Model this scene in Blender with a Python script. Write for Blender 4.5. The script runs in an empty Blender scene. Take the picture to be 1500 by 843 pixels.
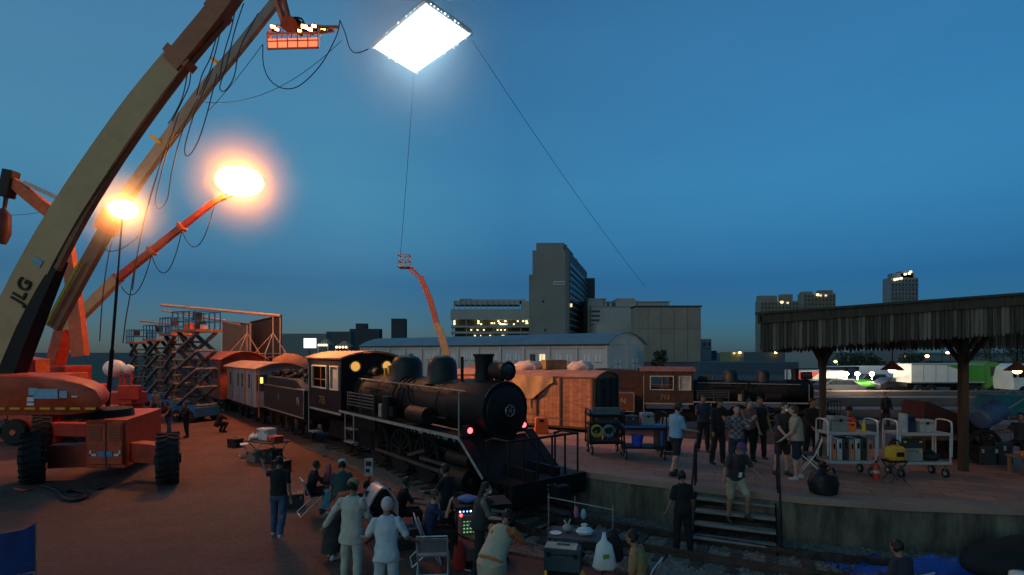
import bpy, bmesh, math, random
from mathutils import Vector as V, Matrix, noise
random.seed(7)
R = math.radians
scene = bpy.context.scene
COL = scene.collection
PI = math.pi
# ---- the camera stands 4 m above the ground, looks along +Y; W / G turn a sighting of the photograph into a place
F, HZ, H = 800.0, 515.0, 4.0
def W(px, py, d): return V(((px-750)/F*d, d, H+(HZ-py)/F*d))
def G(px, py, z=0.0):
    d = (H-z)*F/(py-HZ)
    return V(((px-750)/F*d, d, z))

# ------------------------------------------------------------------ materials
MATS = {}
def mat(name, col, rough=0.6, metal=0.0, var=0.15, scale=6.0, bump=0.0, bscale=40.0, col2=None, detail=6, spec=0.4, coat=0.0, stretch=None):
    if name in MATS: return MATS[name]
    m = bpy.data.materials.new(name); m.use_nodes = True
    nt = m.node_tree; b = nt.nodes['Principled BSDF']
    b.inputs['Roughness'].default_value = rough; b.inputs['Metallic'].default_value = metal
    b.inputs['Specular IOR Level'].default_value = spec
    b.inputs['Coat Weight'].default_value = coat
    tc = nt.nodes.new('ShaderNodeTexCoord'); src = tc.outputs['Object']
    if stretch:
        mp = nt.nodes.new('ShaderNodeMapping'); mp.inputs['Scale'].default_value = stretch
        nt.links.new(src, mp.inputs['Vector']); src = mp.outputs['Vector']
    n = nt.nodes.new('ShaderNodeTexNoise'); n.inputs['Scale'].default_value = scale; n.inputs['Detail'].default_value = detail
    n.inputs['Roughness'].default_value = 0.65
    nt.links.new(src, n.inputs['Vector'])
    r = nt.nodes.new('ShaderNodeValToRGB')
    c2 = col2 if col2 else tuple(min(1, c*(1+var)) for c in col)
    c1 = tuple(c*(1-var) for c in col) if not col2 else col
    r.color_ramp.elements[0].position = 0.33; r.color_ramp.elements[1].position = 0.68
    r.color_ramp.elements[0].color = (*c1, 1); r.color_ramp.elements[1].color = (*c2, 1)
    nt.links.new(n.outputs['Fac'], r.inputs['Fac']); nt.links.new(r.outputs['Color'], b.inputs['Base Color'])
    rr = nt.nodes.new('ShaderNodeMapRange'); rr.inputs['To Min'].default_value = max(0.05, rough-0.12); rr.inputs['To Max'].default_value = min(1, rough+0.12)
    nt.links.new(n.outputs['Fac'], rr.inputs['Value']); nt.links.new(rr.outputs['Result'], b.inputs['Roughness'])
    if bump:
        n2 = nt.nodes.new('ShaderNodeTexNoise'); n2.inputs['Scale'].default_value = bscale; n2.inputs['Detail'].default_value = 8
        nt.links.new(src, n2.inputs['Vector'])
        bp = nt.nodes.new('ShaderNodeBump'); bp.inputs['Strength'].default_value = bump; bp.inputs['Distance'].default_value = 0.02
        nt.links.new(n2.outputs['Fac'], bp.inputs['Height']); nt.links.new(bp.outputs['Normal'], b.inputs['Normal'])
    MATS[name] = m
    return m
def glow(name, col, strength):
    if name in MATS: return MATS[name]
    m = bpy.data.materials.new(name); m.use_nodes = True
    nt = m.node_tree; nt.nodes.remove(nt.nodes['Principled BSDF'])
    e = nt.nodes.new('ShaderNodeEmission'); e.inputs['Color'].default_value = (*col, 1); e.inputs['Strength'].default_value = strength
    nt.links.new(e.outputs[0], nt.nodes['Material Output'].inputs['Surface'])
    MATS[name] = m
    return m

def planks(m, per_m, axis='X', dark=.35, w=.07):
    """boards: dark joints every 1/per_m metres along one object axis, each board a little different"""
    nt = m.node_tree; b = nt.nodes['Principled BSDF']; old = b.inputs['Base Color'].links[0].from_socket; tc = nt.nodes['Texture Coordinate']
    sp = nt.nodes.new('ShaderNodeSeparateXYZ'); nt.links.new(tc.outputs['Object'], sp.inputs[0])
    mu = nt.nodes.new('ShaderNodeMath'); mu.operation = 'MULTIPLY'; mu.inputs[1].default_value = per_m; nt.links.new(sp.outputs[axis], mu.inputs[0])
    fr = nt.nodes.new('ShaderNodeMath'); fr.operation = 'FRACT'; nt.links.new(mu.outputs[0], fr.inputs[0])
    gt = nt.nodes.new('ShaderNodeMath'); gt.operation = 'GREATER_THAN'; gt.inputs[1].default_value = w; nt.links.new(fr.outputs[0], gt.inputs[0])
    fl = nt.nodes.new('ShaderNodeMath'); fl.operation = 'FLOOR'; nt.links.new(mu.outputs[0], fl.inputs[0])
    wn = nt.nodes.new('ShaderNodeTexWhiteNoise'); wn.noise_dimensions = '1D'; nt.links.new(fl.outputs[0], wn.inputs['W'])
    mr = nt.nodes.new('ShaderNodeMapRange'); mr.inputs['To Min'].default_value = .72; mr.inputs['To Max'].default_value = 1.12; nt.links.new(wn.outputs['Value'], mr.inputs['Value'])
    lo = nt.nodes.new('ShaderNodeMapRange'); lo.inputs['To Min'].default_value = dark; nt.links.new(gt.outputs[0], lo.inputs['Value'])
    pr = nt.nodes.new('ShaderNodeMath'); pr.operation = 'MULTIPLY'; nt.links.new(mr.outputs[0], pr.inputs[0]); nt.links.new(lo.outputs[0], pr.inputs[1])
    sc = nt.nodes.new('ShaderNodeVectorMath'); sc.operation = 'SCALE'; nt.links.new(old, sc.inputs[0]); nt.links.new(pr.outputs[0], sc.inputs['Scale']); nt.links.new(sc.outputs[0], b.inputs['Base Color'])
    return m
# ------------------------------------------------------------------ mesh builder
def frame(axis, up=V((0, 0, 1))):
    a = V(axis).normalized(); up = V(up)
    if abs(a.dot(up)) > 0.98: up = V((0, 1, 0))
    x = up.cross(a).normalized(); y = a.cross(x)
    return x, y, a
class MB:
    def __init__(s, o=(0, 0, 0)): s.v = []; s.f = []; s.mi = []; s.cur = 0; s.o = V(o)
    def mat(s, i): s.cur = i; return s
    def add(s, vs, fs):
        k = len(s.v); s.v += [V(p)-s.o for p in vs]; s.f += [tuple(i+k for i in f) for f in fs]; s.mi += [s.cur]*len(fs); return s
    def hexa(s, p): return s.add(p, [(0,3,2,1),(4,5,6,7),(0,1,5,4),(1,2,6,5),(2,3,7,6),(3,0,4,7)])
    def box(s, c, size, yaw=0.0, mtx=None):
        c = V(c); a, b, d = (q/2 for q in size)
        M = mtx if mtx is not None else Matrix.Rotation(yaw, 3, 'Z')
        return s.hexa([c+M@V(p) for p in ((-a,-b,-d),(a,-b,-d),(a,b,-d),(-a,b,-d),(-a,-b,d),(a,-b,d),(a,b,d),(-a,b,d))])
    def lim(s, x0, x1, y0, y1, z0, z1): return s.box(((x0+x1)/2, (y0+y1)/2, (z0+z1)/2), (abs(x1-x0), abs(y1-y0), abs(z1-z0)))
    def bar(s, a, b, w, h=None, up=V((0, 0, 1))):
        a, b = V(a), V(b); h = h or w; x, y, _ = frame(b-a, up)
        q = [(-w/2,-h/2),(w/2,-h/2),(w/2,h/2),(-w/2,h/2)]
        return s.hexa([a+x*i+y*j for i, j in q]+[b+x*i+y*j for i, j in q])
    def tube(s, pts, r, n=8, cap=True):
        pts = [V(p) for p in pts]; rs = r if isinstance(r, (list, tuple)) else [r]*len(pts)
        vs = []; fs = []; px = None
        for i, p in enumerate(pts):
            t = (pts[min(i+1, len(pts)-1)]-pts[max(i-1, 0)])
            if t.length < 1e-6: t = V((0, 0, 1))
            t.normalize()
            if px is None: x, y, _ = frame(t)
            else:
                x = (px-t*px.dot(t))
                if x.length < 1e-4: x, _, _ = frame(t)
                x.normalize(); y = t.cross(x)
            px = x
            for k in range(n):
                a = 2*PI*k/n; vs.append(p+(x*math.cos(a)+y*math.sin(a))*rs[i])
        for i in range(len(pts)-1):
            for k in range(n):
                fs.append((i*n+k, i*n+(k+1) % n, (i+1)*n+(k+1) % n, (i+1)*n+k))
        if cap: fs.append(tuple(range(n-1, -1, -1))); fs.append(tuple((len(pts)-1)*n+k for k in range(n)))
        return s.add(vs, fs)
    def cyl(s, a, b, r, r2=None, n=20): return s.tube([a, b], [r, r if r2 is None else r2], n)
    def lathe(s, prof, o, axis=(0, 0, 1), n=24):
        o = V(o); x, y, a = frame(V(axis)); vs = []; fs = []
        for (r, h) in prof:
            for k in range(n):
                t = 2*PI*k/n; vs.append(o+a*h+(x*math.cos(t)+y*math.sin(t))*r)
        m = len(prof)
        for i in range(m-1):
            for k in range(n): fs.append((i*n+k, i*n+(k+1) % n, (i+1)*n+(k+1) % n, (i+1)*n+k))
        fs.append(tuple(range(n-1, -1, -1))); fs.append(tuple((m-1)*n+k for k in range(n)))
        return s.add(vs, fs)
    def ell(s, c, r, n=14, m=9, mtx=None):
        c = V(c); M = mtx or Matrix.Identity(3); vs = [c+M@V((0, 0, -r[2]))]; fs = []
        for i in range(1, m):
            t = -PI/2+PI*i/m
            for k in range(n):
                a = 2*PI*k/n; vs.append(c+M@V((r[0]*math.cos(t)*math.cos(a), r[1]*math.cos(t)*math.sin(a), r[2]*math.sin(t))))
        vs.append(c+M@V((0, 0, r[2]))); L = len(vs)-1
        for k in range(n): fs.append((0, 1+(k+1) % n, 1+k))
        for i in range(m-2):
            for k in range(n):
                a = 1+i*n; fs.append((a+k, a+(k+1) % n, a+n+(k+1) % n, a+n+k))
        a = 1+(m-2)*n
        for k in range(n): fs.append((a+k, a+(k+1) % n, L))
        return s.add(vs, fs)
    def loft(s, rings, cap=True):
        n = len(rings[0]); vs = [p for r in rings for p in r]; fs = []
        for i in range(len(rings)-1):
            for k in range(n): fs.append((i*n+k, i*n+(k+1) % n, (i+1)*n+(k+1) % n, (i+1)*n+k))
        if cap: fs.append(tuple(range(n-1, -1, -1))); fs.append(tuple((len(rings)-1)*n+k for k in range(n)))
        return s.add(vs, fs)
    def prism(s, poly, a, b):   # poly: points as (i, j) mapped by the functions a, b to the two ends
        return s.loft([[V(a(p)) for p in poly], [V(b(p)) for p in poly]])
    def prism_y(s, poly, y0, y1): return s.prism(poly, lambda p: (p[0], y0, p[1]), lambda p: (p[0], y1, p[1]))
    def prism_x(s, poly, x0, x1): return s.prism(poly, lambda p: (x0, p[0], p[1]), lambda p: (x1, p[0], p[1]))
    def prism_z(s, poly, z0, z1): return s.prism(poly, lambda p: (p[0], p[1], z0), lambda p: (p[0], p[1], z1))
    def torus(s, c, axis, R0, r, n=24, m=8, a0=0, a1=2*PI):
        x, y, a = frame(V(axis)); c = V(c); full = abs(a1-a0-2*PI) < 1e-6
        pts = [c+(x*math.cos(a0+(a1-a0)*k/n)+y*math.sin(a0+(a1-a0)*k/n))*R0 for k in range(n+(0 if full else 1))]
        if not full: return s.tube(pts, r, m)
        rings = []
        for k in range(n):
            t = 2*PI*k/n; d = x*math.cos(t)+y*math.sin(t)
            rings.append([c+d*(R0+r*math.cos(2*PI*j/m))+a*(r*math.sin(2*PI*j/m)) for j in range(m)])
        rings.append(rings[0]); return s.loft(rings, cap=False)
    def build(s, name, mats, parent=None, smooth=35, bevel=0, jit=0, jfreq=3.0):
        if jit:
            for p in s.v:
                p += noise.noise_vector(p*jfreq)*jit
        me = bpy.data.meshes.new(name); me.from_pydata([tuple(p) for p in s.v], [], s.f)
        mats = mats if isinstance(mats, (list, tuple)) else [mats]
        for m in mats: me.materials.append(m)
        me.polygons.foreach_set('material_index', s.mi)
        bm = bmesh.new(); bm.from_mesh(me); bmesh.ops.recalc_face_normals(bm, faces=bm.faces); bm.to_mesh(me); bm.free()
        if smooth:
            me.polygons.foreach_set('use_smooth', [True]*len(me.polygons)); me.set_sharp_from_angle(angle=R(smooth))
        o = bpy.data.objects.new(name, me); COL.objects.link(o)
        if parent is not None: o.parent = parent
        if bevel:
            b = o.modifiers.new('edge', 'BEVEL'); b.width = bevel; b.segments = 2; b.limit_method = 'ANGLE'; b.angle_limit = R(40)
        return o
def tag(o, label=None, cat=None, group=None, kind=None):
    if label: o['label'] = label
    if cat: o['category'] = cat
    if group: o['group'] = group
    if kind: o['kind'] = kind
    return o
def thing(name, label, cat, loc=(0, 0, 0), yaw=0.0, group=None, scale=1.0):
    o = bpy.data.objects.new(name, None); COL.objects.link(o)
    o.location = loc; o.rotation_euler = (0, 0, yaw); o.scale = scale if isinstance(scale, tuple) else (scale,)*3; o.empty_display_size = 0.3
    return tag(o, label, cat, group)
def copy_tree(o, parent=None):
    c = o.copy(); COL.objects.link(c); c.parent = parent
    for ch in list(o.children): copy_tree(ch, c)
    return c
def text(name, s, size, loc, right, up, m, parent=None, depth=0.004, align='CENTER'):
    cu = bpy.data.curves.new(name, 'FONT'); cu.body = s; cu.size = size; cu.align_x = align; cu.align_y = 'CENTER'; cu.extrude = depth; cu.offset = size*.012 if depth > .01 else 0
    t = bpy.data.objects.new(name, cu); COL.objects.link(t)
    me = bpy.data.meshes.new_from_object(t.evaluated_get(bpy.context.evaluated_depsgraph_get()))
    bpy.data.objects.remove(t)
    rx = V(right).normalized(); uy = V(up).normalized(); nz = rx.cross(uy)
    M = Matrix((rx, uy, nz)).transposed()
    for v in me.vertices: v.co = M @ v.co + V(loc)
    me.materials.clear(); me.materials.append(m)
    o = bpy.data.objects.new(name, me); COL.objects.link(o); o.parent = parent
    return o
def sag(a, b, drop, n=14):
    a, b = V(a), V(b); return [a.lerp(b, i/n)-V((0, 0, drop*4*(i/n)*(1-i/n))) for i in range(n+1)]
def spline(pts, n=6):
    pts = [V(p) for p in pts]; out = []
    for i in range(len(pts)-1):
        p0, p1, p2, p3 = pts[max(i-1, 0)], pts[i], pts[i+1], pts[min(i+2, len(pts)-1)]
        for k in range(n):
            t = k/n; out.append(0.5*((2*p1)+(p2-p0)*t+(2*p0-5*p1+4*p2-p3)*t*t+(3*p1-p0-3*p2+p3)*t**3))
    return out+[pts[-1]]

# ------------------------------------------------------------------ palette
black = mat('black_iron', (0.007, 0.007, 0.008), 0.6, 0.0, 0.4, 3, 0.15, 30, spec=.25)
soot = mat('sooty_iron', (0.010, 0.0095, 0.009), 0.62, 0.0, 0.5, 2.5, 0.25, 25, col2=(0.024, 0.017, 0.014), spec=.25)
blackpaint = mat('black_paint', (0.007, 0.0075, 0.009), 0.5, 0, 0.3, 2, spec=.3)
rubber = mat('tyre_rubber', (0.018, 0.018, 0.018), 0.85, 0, 0.4, 5, 0.3, 60)
steel = mat('grey_steel', (0.25, 0.25, 0.25), 0.45, 0.6, 0.3, 5)
alu = mat('pale_aluminium', (0.55, 0.56, 0.56), 0.4, 0.5, 0.15, 6)
whitep = mat('white_paint', (0.72, 0.71, 0.68), 0.5, 0, 0.12, 4)
dirtywhite = mat('dirty_white_paint', (0.45, 0.43, 0.38), 0.6, 0, 0.25, 5)
brass = mat('brass', (0.5, 0.3, 0.08), 0.35, 0.8, 0.2, 6)
orange = mat('machine_orange', (0.34, 0.034, 0.012), 0.5, 0, 0.2, 2.6, 0.12, 14, col2=(0.62, 0.068, 0.018), detail=12)
orange2 = mat('faded_orange', (0.48, 0.13, 0.05), 0.55, 0, 0.3, 2.5, 0.08, 12)
redp = mat('machine_red', (0.45, 0.04, 0.02), 0.5, 0, 0.25, 3)
cream = mat('cream_boom_paint', (0.50, 0.30, 0.14), 0.55, 0, 0.25, 1.2, 0.05, 10, col2=(0.62, 0.40, 0.20))
greyboom = mat('grey_boom_paint', (0.22, 0.21, 0.17), 0.45, 0, 0.25, 1.5)
blue = mat('lift_blue', (0.02, 0.12, 0.30), 0.5, 0, 0.25, 3)
darkgrey = mat('dark_grey', (0.05, 0.05, 0.052), 0.6, 0, 0.3, 5)
midgrey = mat('mid_grey', (0.18, 0.18, 0.18), 0.6, 0, 0.2, 5)
cablem = mat('cable_black', (0.01, 0.01, 0.012), 0.6)
glassm = mat('dark_glass', (0.02, 0.025, 0.03), 0.12, 0, 0.2, 2, spec=0.8)
paleglass = mat('pale_glass', (0.35, 0.36, 0.36), 0.15, 0, 0.3, 4, spec=0.8)
bluep = mat('blue_plastic', (0.03, 0.10, 0.35), 0.5)
yellowp = mat('yellow_plastic', (0.65, 0.42, 0.02), 0.5)
orangep = mat('orange_plastic', (0.75, 0.16, 0.03), 0.45)
concrete = mat('concrete', (0.20, 0.19, 0.175), 0.85, 0, 0.25, 1.2, 0.3, 25)
rust = mat('rusty_brown', (0.20, 0.085, 0.045), 0.8, 0, 0.35, 2.5, 0.2, 30)
woodm = mat('dark_wood', (0.09, 0.06, 0.04), 0.75, 0, 0.4, 4, 0.4, 20, stretch=(8, 8, 0.6))
woodh = mat('plain_wood', (0.22, 0.12, 0.06), 0.7, 0, 0.35, 4, 0.3, 20)
# ================================================================== setting: ground, platform, rails
def asphalt():
    m = mat('asphalt', (0.105, 0.047, 0.034), 0.85, 0, 0.4, 0.35, 0.3, 60, col2=(0.185, 0.088, 0.063))
    nt = m.node_tree; b = nt.nodes['Principled BSDF']
    old = b.inputs['Base Color'].links[0].from_socket
    tc = nt.nodes['Texture Coordinate']
    n = nt.nodes.new('ShaderNodeTexNoise'); n.inputs['Scale'].default_value = 0.16; n.inputs['Detail'].default_value = 9; n.inputs['Roughness'].default_value = 0.7
    nt.links.new(tc.outputs['Object'], n.inputs['Vector'])
    n3 = nt.nodes.new('ShaderNodeTexNoise'); n3.inputs['Scale'].default_value = 9; n3.inputs['Detail'].default_value = 8
    nt.links.new(tc.outputs['Object'], n3.inputs['Vector'])
    r = nt.nodes.new('ShaderNodeMapRange'); r.inputs['From Min'].default_value = 0.4; r.inputs['From Max'].default_value = 0.6
    r.inputs['To Min'].default_value = 0.62; r.inputs['To Max'].default_value = 1.08
    nt.links.new(n.outputs['Fac'], r.inputs['Value'])
    r3 = nt.nodes.new('ShaderNodeMapRange'); r3.inputs['From Min'].default_value = 0.3; r3.inputs['From Max'].default_value = 0.7
    r3.inputs['To Min'].default_value = 0.75; r3.inputs['To Max'].default_value = 1.2
    nt.links.new(n3.outputs['Fac'], r3.inputs['Value'])
    mu = nt.nodes.new('ShaderNodeMath'); mu.operation = 'MULTIPLY'
    nt.links.new(r.outputs[0], mu.inputs[0]); nt.links.new(r3.outputs[0], mu.inputs[1])
    sc = nt.nodes.new('ShaderNodeVectorMath'); sc.operation = 'SCALE'
    nt.links.new(old, sc.inputs[0]); nt.links.new(mu.outputs[0], sc.inputs['Scale'])
    nt.links.new(sc.outputs[0], b.inputs['Base Color'])
    return m
g = MB(); S = 4000
g.add([(-1500, -120, 0), (1500, -120, 0), (1500, 1600, 0), (-1500, 1600, 0)], [(0, 1, 2, 3)])
tag(g.build('ground', asphalt()), kind='structure')

# island platform: its front edge bends gently beside the track; points as plan positions, left to right
edge_front = [V((-9.0, 26.8, 0)), V((-2.6, 19.0, 0)), V((1.72, 13.62, 0)), V((4.5, 12.0, 0)), V((6.8, 11.0, 0)), V((9.9, 10.45, 0)), V((14, 10.2, 0)), V((24, 10.6, 0))]
edge_back = [V((-5.2, 30.0, 0)), V((-0.6, 22.4, 0)), V((3.2, 19.8, 0)), V((6.6, 18.5, 0)), V((9.0, 17.3, 0)), V((12.0, 16.7, 0)), V((16, 16.4, 0)), V((26, 16.6, 0))]
PZ = 1.0
ef = spline(edge_front[2:], 6); ef = edge_front[:2]+ef
eb = spline(edge_back[2:], 6); eb = edge_back[:2]+eb
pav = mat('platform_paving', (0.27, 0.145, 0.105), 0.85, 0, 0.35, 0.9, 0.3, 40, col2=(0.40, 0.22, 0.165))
def joints():
    nt = pav.node_tree; b = nt.nodes['Principled BSDF']; old = b.inputs['Base Color'].links[0].from_socket; tc = nt.nodes['Texture Coordinate']
    mp = nt.nodes.new('ShaderNodeMapping'); mp.inputs['Rotation'].default_value = (0, 0, R(24)); nt.links.new(tc.outputs['Object'], mp.inputs[0])
    br = nt.nodes.new('ShaderNodeTexBrick'); br.inputs['Color1'].default_value = (1, 1, 1, 1); br.inputs['Color2'].default_value = (.78, .8, .82, 1); br.inputs['Mortar'].default_value = (.45, .45, .45, 1)
    br.inputs['Scale'].default_value = 1.0; br.inputs['Mortar Size'].default_value = .014; br.inputs['Brick Width'].default_value = .9; br.inputs['Row Height'].default_value = .45; nt.links.new(mp.outputs[0], br.inputs['Vector'])
    mx = nt.nodes.new('ShaderNodeMix'); mx.data_type = 'RGBA'; mx.blend_type = 'MULTIPLY'; mx.inputs[0].default_value = 1; nt.links.new(old, mx.inputs[6]); nt.links.new(br.outputs['Color'], mx.inputs[7]); nt.links.new(mx.outputs[2], b.inputs['Base Color'])
joints()
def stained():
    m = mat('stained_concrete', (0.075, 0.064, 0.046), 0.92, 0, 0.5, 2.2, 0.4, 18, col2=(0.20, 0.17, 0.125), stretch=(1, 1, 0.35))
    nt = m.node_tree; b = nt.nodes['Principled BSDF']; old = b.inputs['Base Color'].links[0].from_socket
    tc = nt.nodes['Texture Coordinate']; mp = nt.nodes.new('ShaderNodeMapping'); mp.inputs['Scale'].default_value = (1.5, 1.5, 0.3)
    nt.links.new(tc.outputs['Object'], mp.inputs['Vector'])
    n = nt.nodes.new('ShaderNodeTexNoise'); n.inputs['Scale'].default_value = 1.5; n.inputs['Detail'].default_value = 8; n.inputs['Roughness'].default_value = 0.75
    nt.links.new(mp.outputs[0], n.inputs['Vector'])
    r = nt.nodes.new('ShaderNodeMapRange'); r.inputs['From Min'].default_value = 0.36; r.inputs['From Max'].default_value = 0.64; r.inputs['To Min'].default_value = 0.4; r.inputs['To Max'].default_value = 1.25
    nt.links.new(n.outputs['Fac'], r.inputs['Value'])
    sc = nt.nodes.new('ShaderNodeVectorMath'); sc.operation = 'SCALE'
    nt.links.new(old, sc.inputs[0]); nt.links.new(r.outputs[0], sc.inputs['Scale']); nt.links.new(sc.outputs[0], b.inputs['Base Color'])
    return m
p = MB(); n = len(ef)
top = [v+V((0, 0, PZ)) for v in ef]+[v+V((0, 0, PZ)) for v in reversed(eb)]
bot = [v.copy() for v in ef]+[v.copy() for v in reversed(eb)]
vs = top+bot; N = len(top); fs = []
for i in range(n-1): fs.append((i, i+1, N-2-i, N-1-i))
p.add(top, fs)
p.mat(1)
side = [(i, (i+1) % N, (i+1) % N+N, i+N) for i in range(N)]
p.add(vs, side)
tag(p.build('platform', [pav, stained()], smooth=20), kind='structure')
# coping along the front edge, a little proud of the wall
def offset(path, d):
    out = []
    for i, q in enumerate(path):
        t = (path[min(i+1, len(path)-1)]-path[max(i-1, 0)]).normalized(); out.append(q+V((t.y, -t.x, 0))*d)
    return out
cp = MB(); a = offset(ef, 0.05); b = offset(ef, -0.42)
cp.loft([[x+V((0, 0, PZ-0.13)), x+V((0, 0, PZ+0.012)), y+V((0, 0, PZ+0.012)), y+V((0, 0, PZ-0.13))] for x, y in zip(a, b)])
cope = mat('coping_stone', (0.26, 0.16, 0.125), 0.85, 0, 0.3, 1.5, 0.3, 30, col2=(0.34, 0.21, 0.165))
tag(cp.build('platform_kerb', cope, smooth=20, jit=0.012, jfreq=2.0), kind='structure')
# ballast strip and two rails in the cutting before the platform wall
bal = MB(); rail_path = ef[2:]
rail_path = [V((1.0, 13.1, 0)) + V((-.623, .783, 0))*k for k in (14, 7)]+[V((0.2, 12.7, 0))]+offset(ef[4:], 1.45)[0:]
rp = spline(rail_path, 4)
i1 = offset(rp, -1.5); i2 = offset(rp, 1.6)
bal.loft([[x+V((0, 0, 0.004)), x+V((0, 0, 0.05)), y+V((0, 0, 0.05)), y+V((0, 0, 0.004))] for x, y in zip(i1, i2)])
balm = mat('ballast', (0.08, 0.064, 0.052), 0.95, 0, 0.6, 9, 0.25, 22, col2=(0.24, 0.20, 0.165), detail=10)
tag(bal.build('track_bed', balm, smooth=20), kind='structure')
rl = MB()
for d in (-0.5, 0.5):
    q = offset(rp, d)
    rl.loft([[x+V((0, 0, 0.05)), x+V((0, 0, 0.2)), y+V((0, 0, 0.2)), y+V((0, 0, 0.05))] for x, y in zip(offset(q, -0.035), offset(q, 0.035))])
railm = mat('rail_steel', (0.07, 0.05, 0.04), 0.5, 0.5, 0.4, 6)
tag(rl.build('railway_rails', railm, smooth=20), kind='structure')
st = MB()
acc = 0.0
for i in range(1, len(rp)-1):
    seg = rp[i+1]-rp[i]; L_ = seg.length; t = seg.normalized()
    while acc < L_:
        c = rp[i]+t*acc; acc += .62
        if c.y < 26: st.box(c+V((0, 0, 0.045+.004*math.sin(acc*9))), (0.2, 1.9, 0.08), math.atan2(t.y, t.x)+.02*math.sin(acc*13))
    acc -= L_
tag(st.build('railway_sleepers', mat('old_sleeper', (0.06, 0.045, 0.035), 0.85, 0, 0.5, 6, 0.4, 30), smooth=0), kind='structure')
# loose stones on the bed
gr = MB(); rnd = random.Random(3)
for k in range(2600):
    i = rnd.randrange(1, len(rp)-1); c = rp[i].lerp(rp[i+1], rnd.random()); t = (rp[i+1]-rp[i]).normalized()
    c = c+V((t.y, -t.x, 0))*rnd.uniform(-1.45, 1.7)+V((0, 0, 0.05)); r = rnd.uniform(0.02, 0.06)
    gr.ell(c, (r, r*rnd.uniform(.6, 1), r*.7), 5, 4)
tag(gr.build('track_gravel', mat('stone_bits', (0.09, 0.08, 0.07), 0.9, 0, 0.5, 3, col2=(0.22, 0.20, 0.18)), smooth=0), 'loose grey stones scattered along the track bed', 'gravel', kind='stuff')
# the yard beyond the platform: low kerbs between sidings
yd = mat('yard_concrete', (0.13, 0.09, 0.072), 0.85, 0, 0.3, 0.8, 0.2, 20, col2=(0.19, 0.135, 0.11))
for (y0, z1) in ((27.5, 0.35), (33.0, 0.5), (40.0, 0.6), (47, 0.55)):
    k = MB(); k.lim(y0*0.56, y0*1.05+30, y0, y0+1.6, 0, z1)
    tag(k.build('siding_kerb', yd, smooth=0, bevel=0.04), kind='structure')
k = MB()
for y0 in (30.4, 31.4, 36.4, 37.4, 43.2, 44.2): k.lim(y0*0.42, 90, y0, y0+0.07, 0, 0.16)
tag(k.build('siding_rails', railm, smooth=0), kind='structure')
lw = MB(); lw.add([(-150, 80, 0.01), (-22, 80, 0.01), (-40, 200, 0.01), (-260, 200, 0.01)], [(0, 1, 2, 3)])
tag(lw.build('lawn', mat('lawn_green', (0.05, 0.085, 0.03), 0.9, 0, 0.4, 0.3, 0.4, 5), smooth=0), kind='structure')
# ================================================================== locomotives and carriages (local: x forward, y left, z up)
lampred = glow('tail_lamp_red', (1, 0.05, 0.06), 8)
warmglass = glow('lit_cab_glass', (1.0, 0.50, 0.12), 0.8)
cabroof = mat('cab_roof_canvas', (0.44, 0.23, 0.15), 0.85, 0, 0.3, 3, 0.35, 20)
edgew = mat('edge_line_paint', (0.30, 0.275, 0.24), 0.6, 0, 0.3, 5)
figures = mat('figure_yellow', (0.30, 0.22, 0.07), 0.5, 0, 0.2, 8)
def spoked(o, r, name, parent, y, x, z, n=12):
    m = MB(); m.torus((x, y, z), (0, 1, 0), r, 0.055, 28, 6); m.cyl((x, y-.09, z), (x, y+.09, z), 0.13, None, 14)
    for k in range(n):
        a = 2*PI*k/n; m.bar((x, y, z), (x+math.cos(a)*r, y, z+math.sin(a)*r), 0.05, 0.06, (0, 1, 0))
    m.prism([(math.cos(a)*r*.96, math.sin(a)*r*.96) for a in [R(200+14*i) for i in range(10)]], lambda p: (x+p[0], y-.04, z+p[1]), lambda p: (x+p[0], y+.04, z+p[1]))
    return m.build(name, soot, parent)
def framed_opening(y, x0, x1, z0, z1, parent, m, w=0.07, name='window_frame'):
    f = MB(); t = 0.05
    for a in ((x0-w, x1+w, z0-w, z0), (x0-w, x1+w, z1, z1+w), (x0-w, x0, z0, z1), (x1, x1+w, z0, z1)):
        f.lim(a[0], a[1], y-t, y+t, a[2], a[3])
    return f.build(name, m, parent)
def wall_with_holes(mb, y0, y1, x0, x1, z0, z1, holes):
    """a wall in the XZ plane with rectangular openings (x0,x1,z0,z1), holes share one height band"""
    hz0, hz1 = holes[0][2], holes[0][3]
    mb.lim(x0, x1, y0, y1, z0, hz0); mb.lim(x0, x1, y0, y1, hz1, z1)
    cur = x0
    for h in sorted(holes): mb.lim(cur, h[0], y0, y1, hz0, hz1); cur = h[1]
    mb.lim(cur, x1, y0, y1, hz0, hz1)
def arc_roof(mb, x0, x1, hw, ze, zc, th=0.06, n=12, ov=0.0):
    o = []; i_ = []
    for k in range(n+1):
        t = -1+2*k/n; o.append((t*(hw+ov), ze+(zc-ze)*(1-t*t)))
    poly = o+[(p[0]*0.97, p[1]-th) for p in reversed(o)]
    mb.prism_x(poly, x0, x1)
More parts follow.
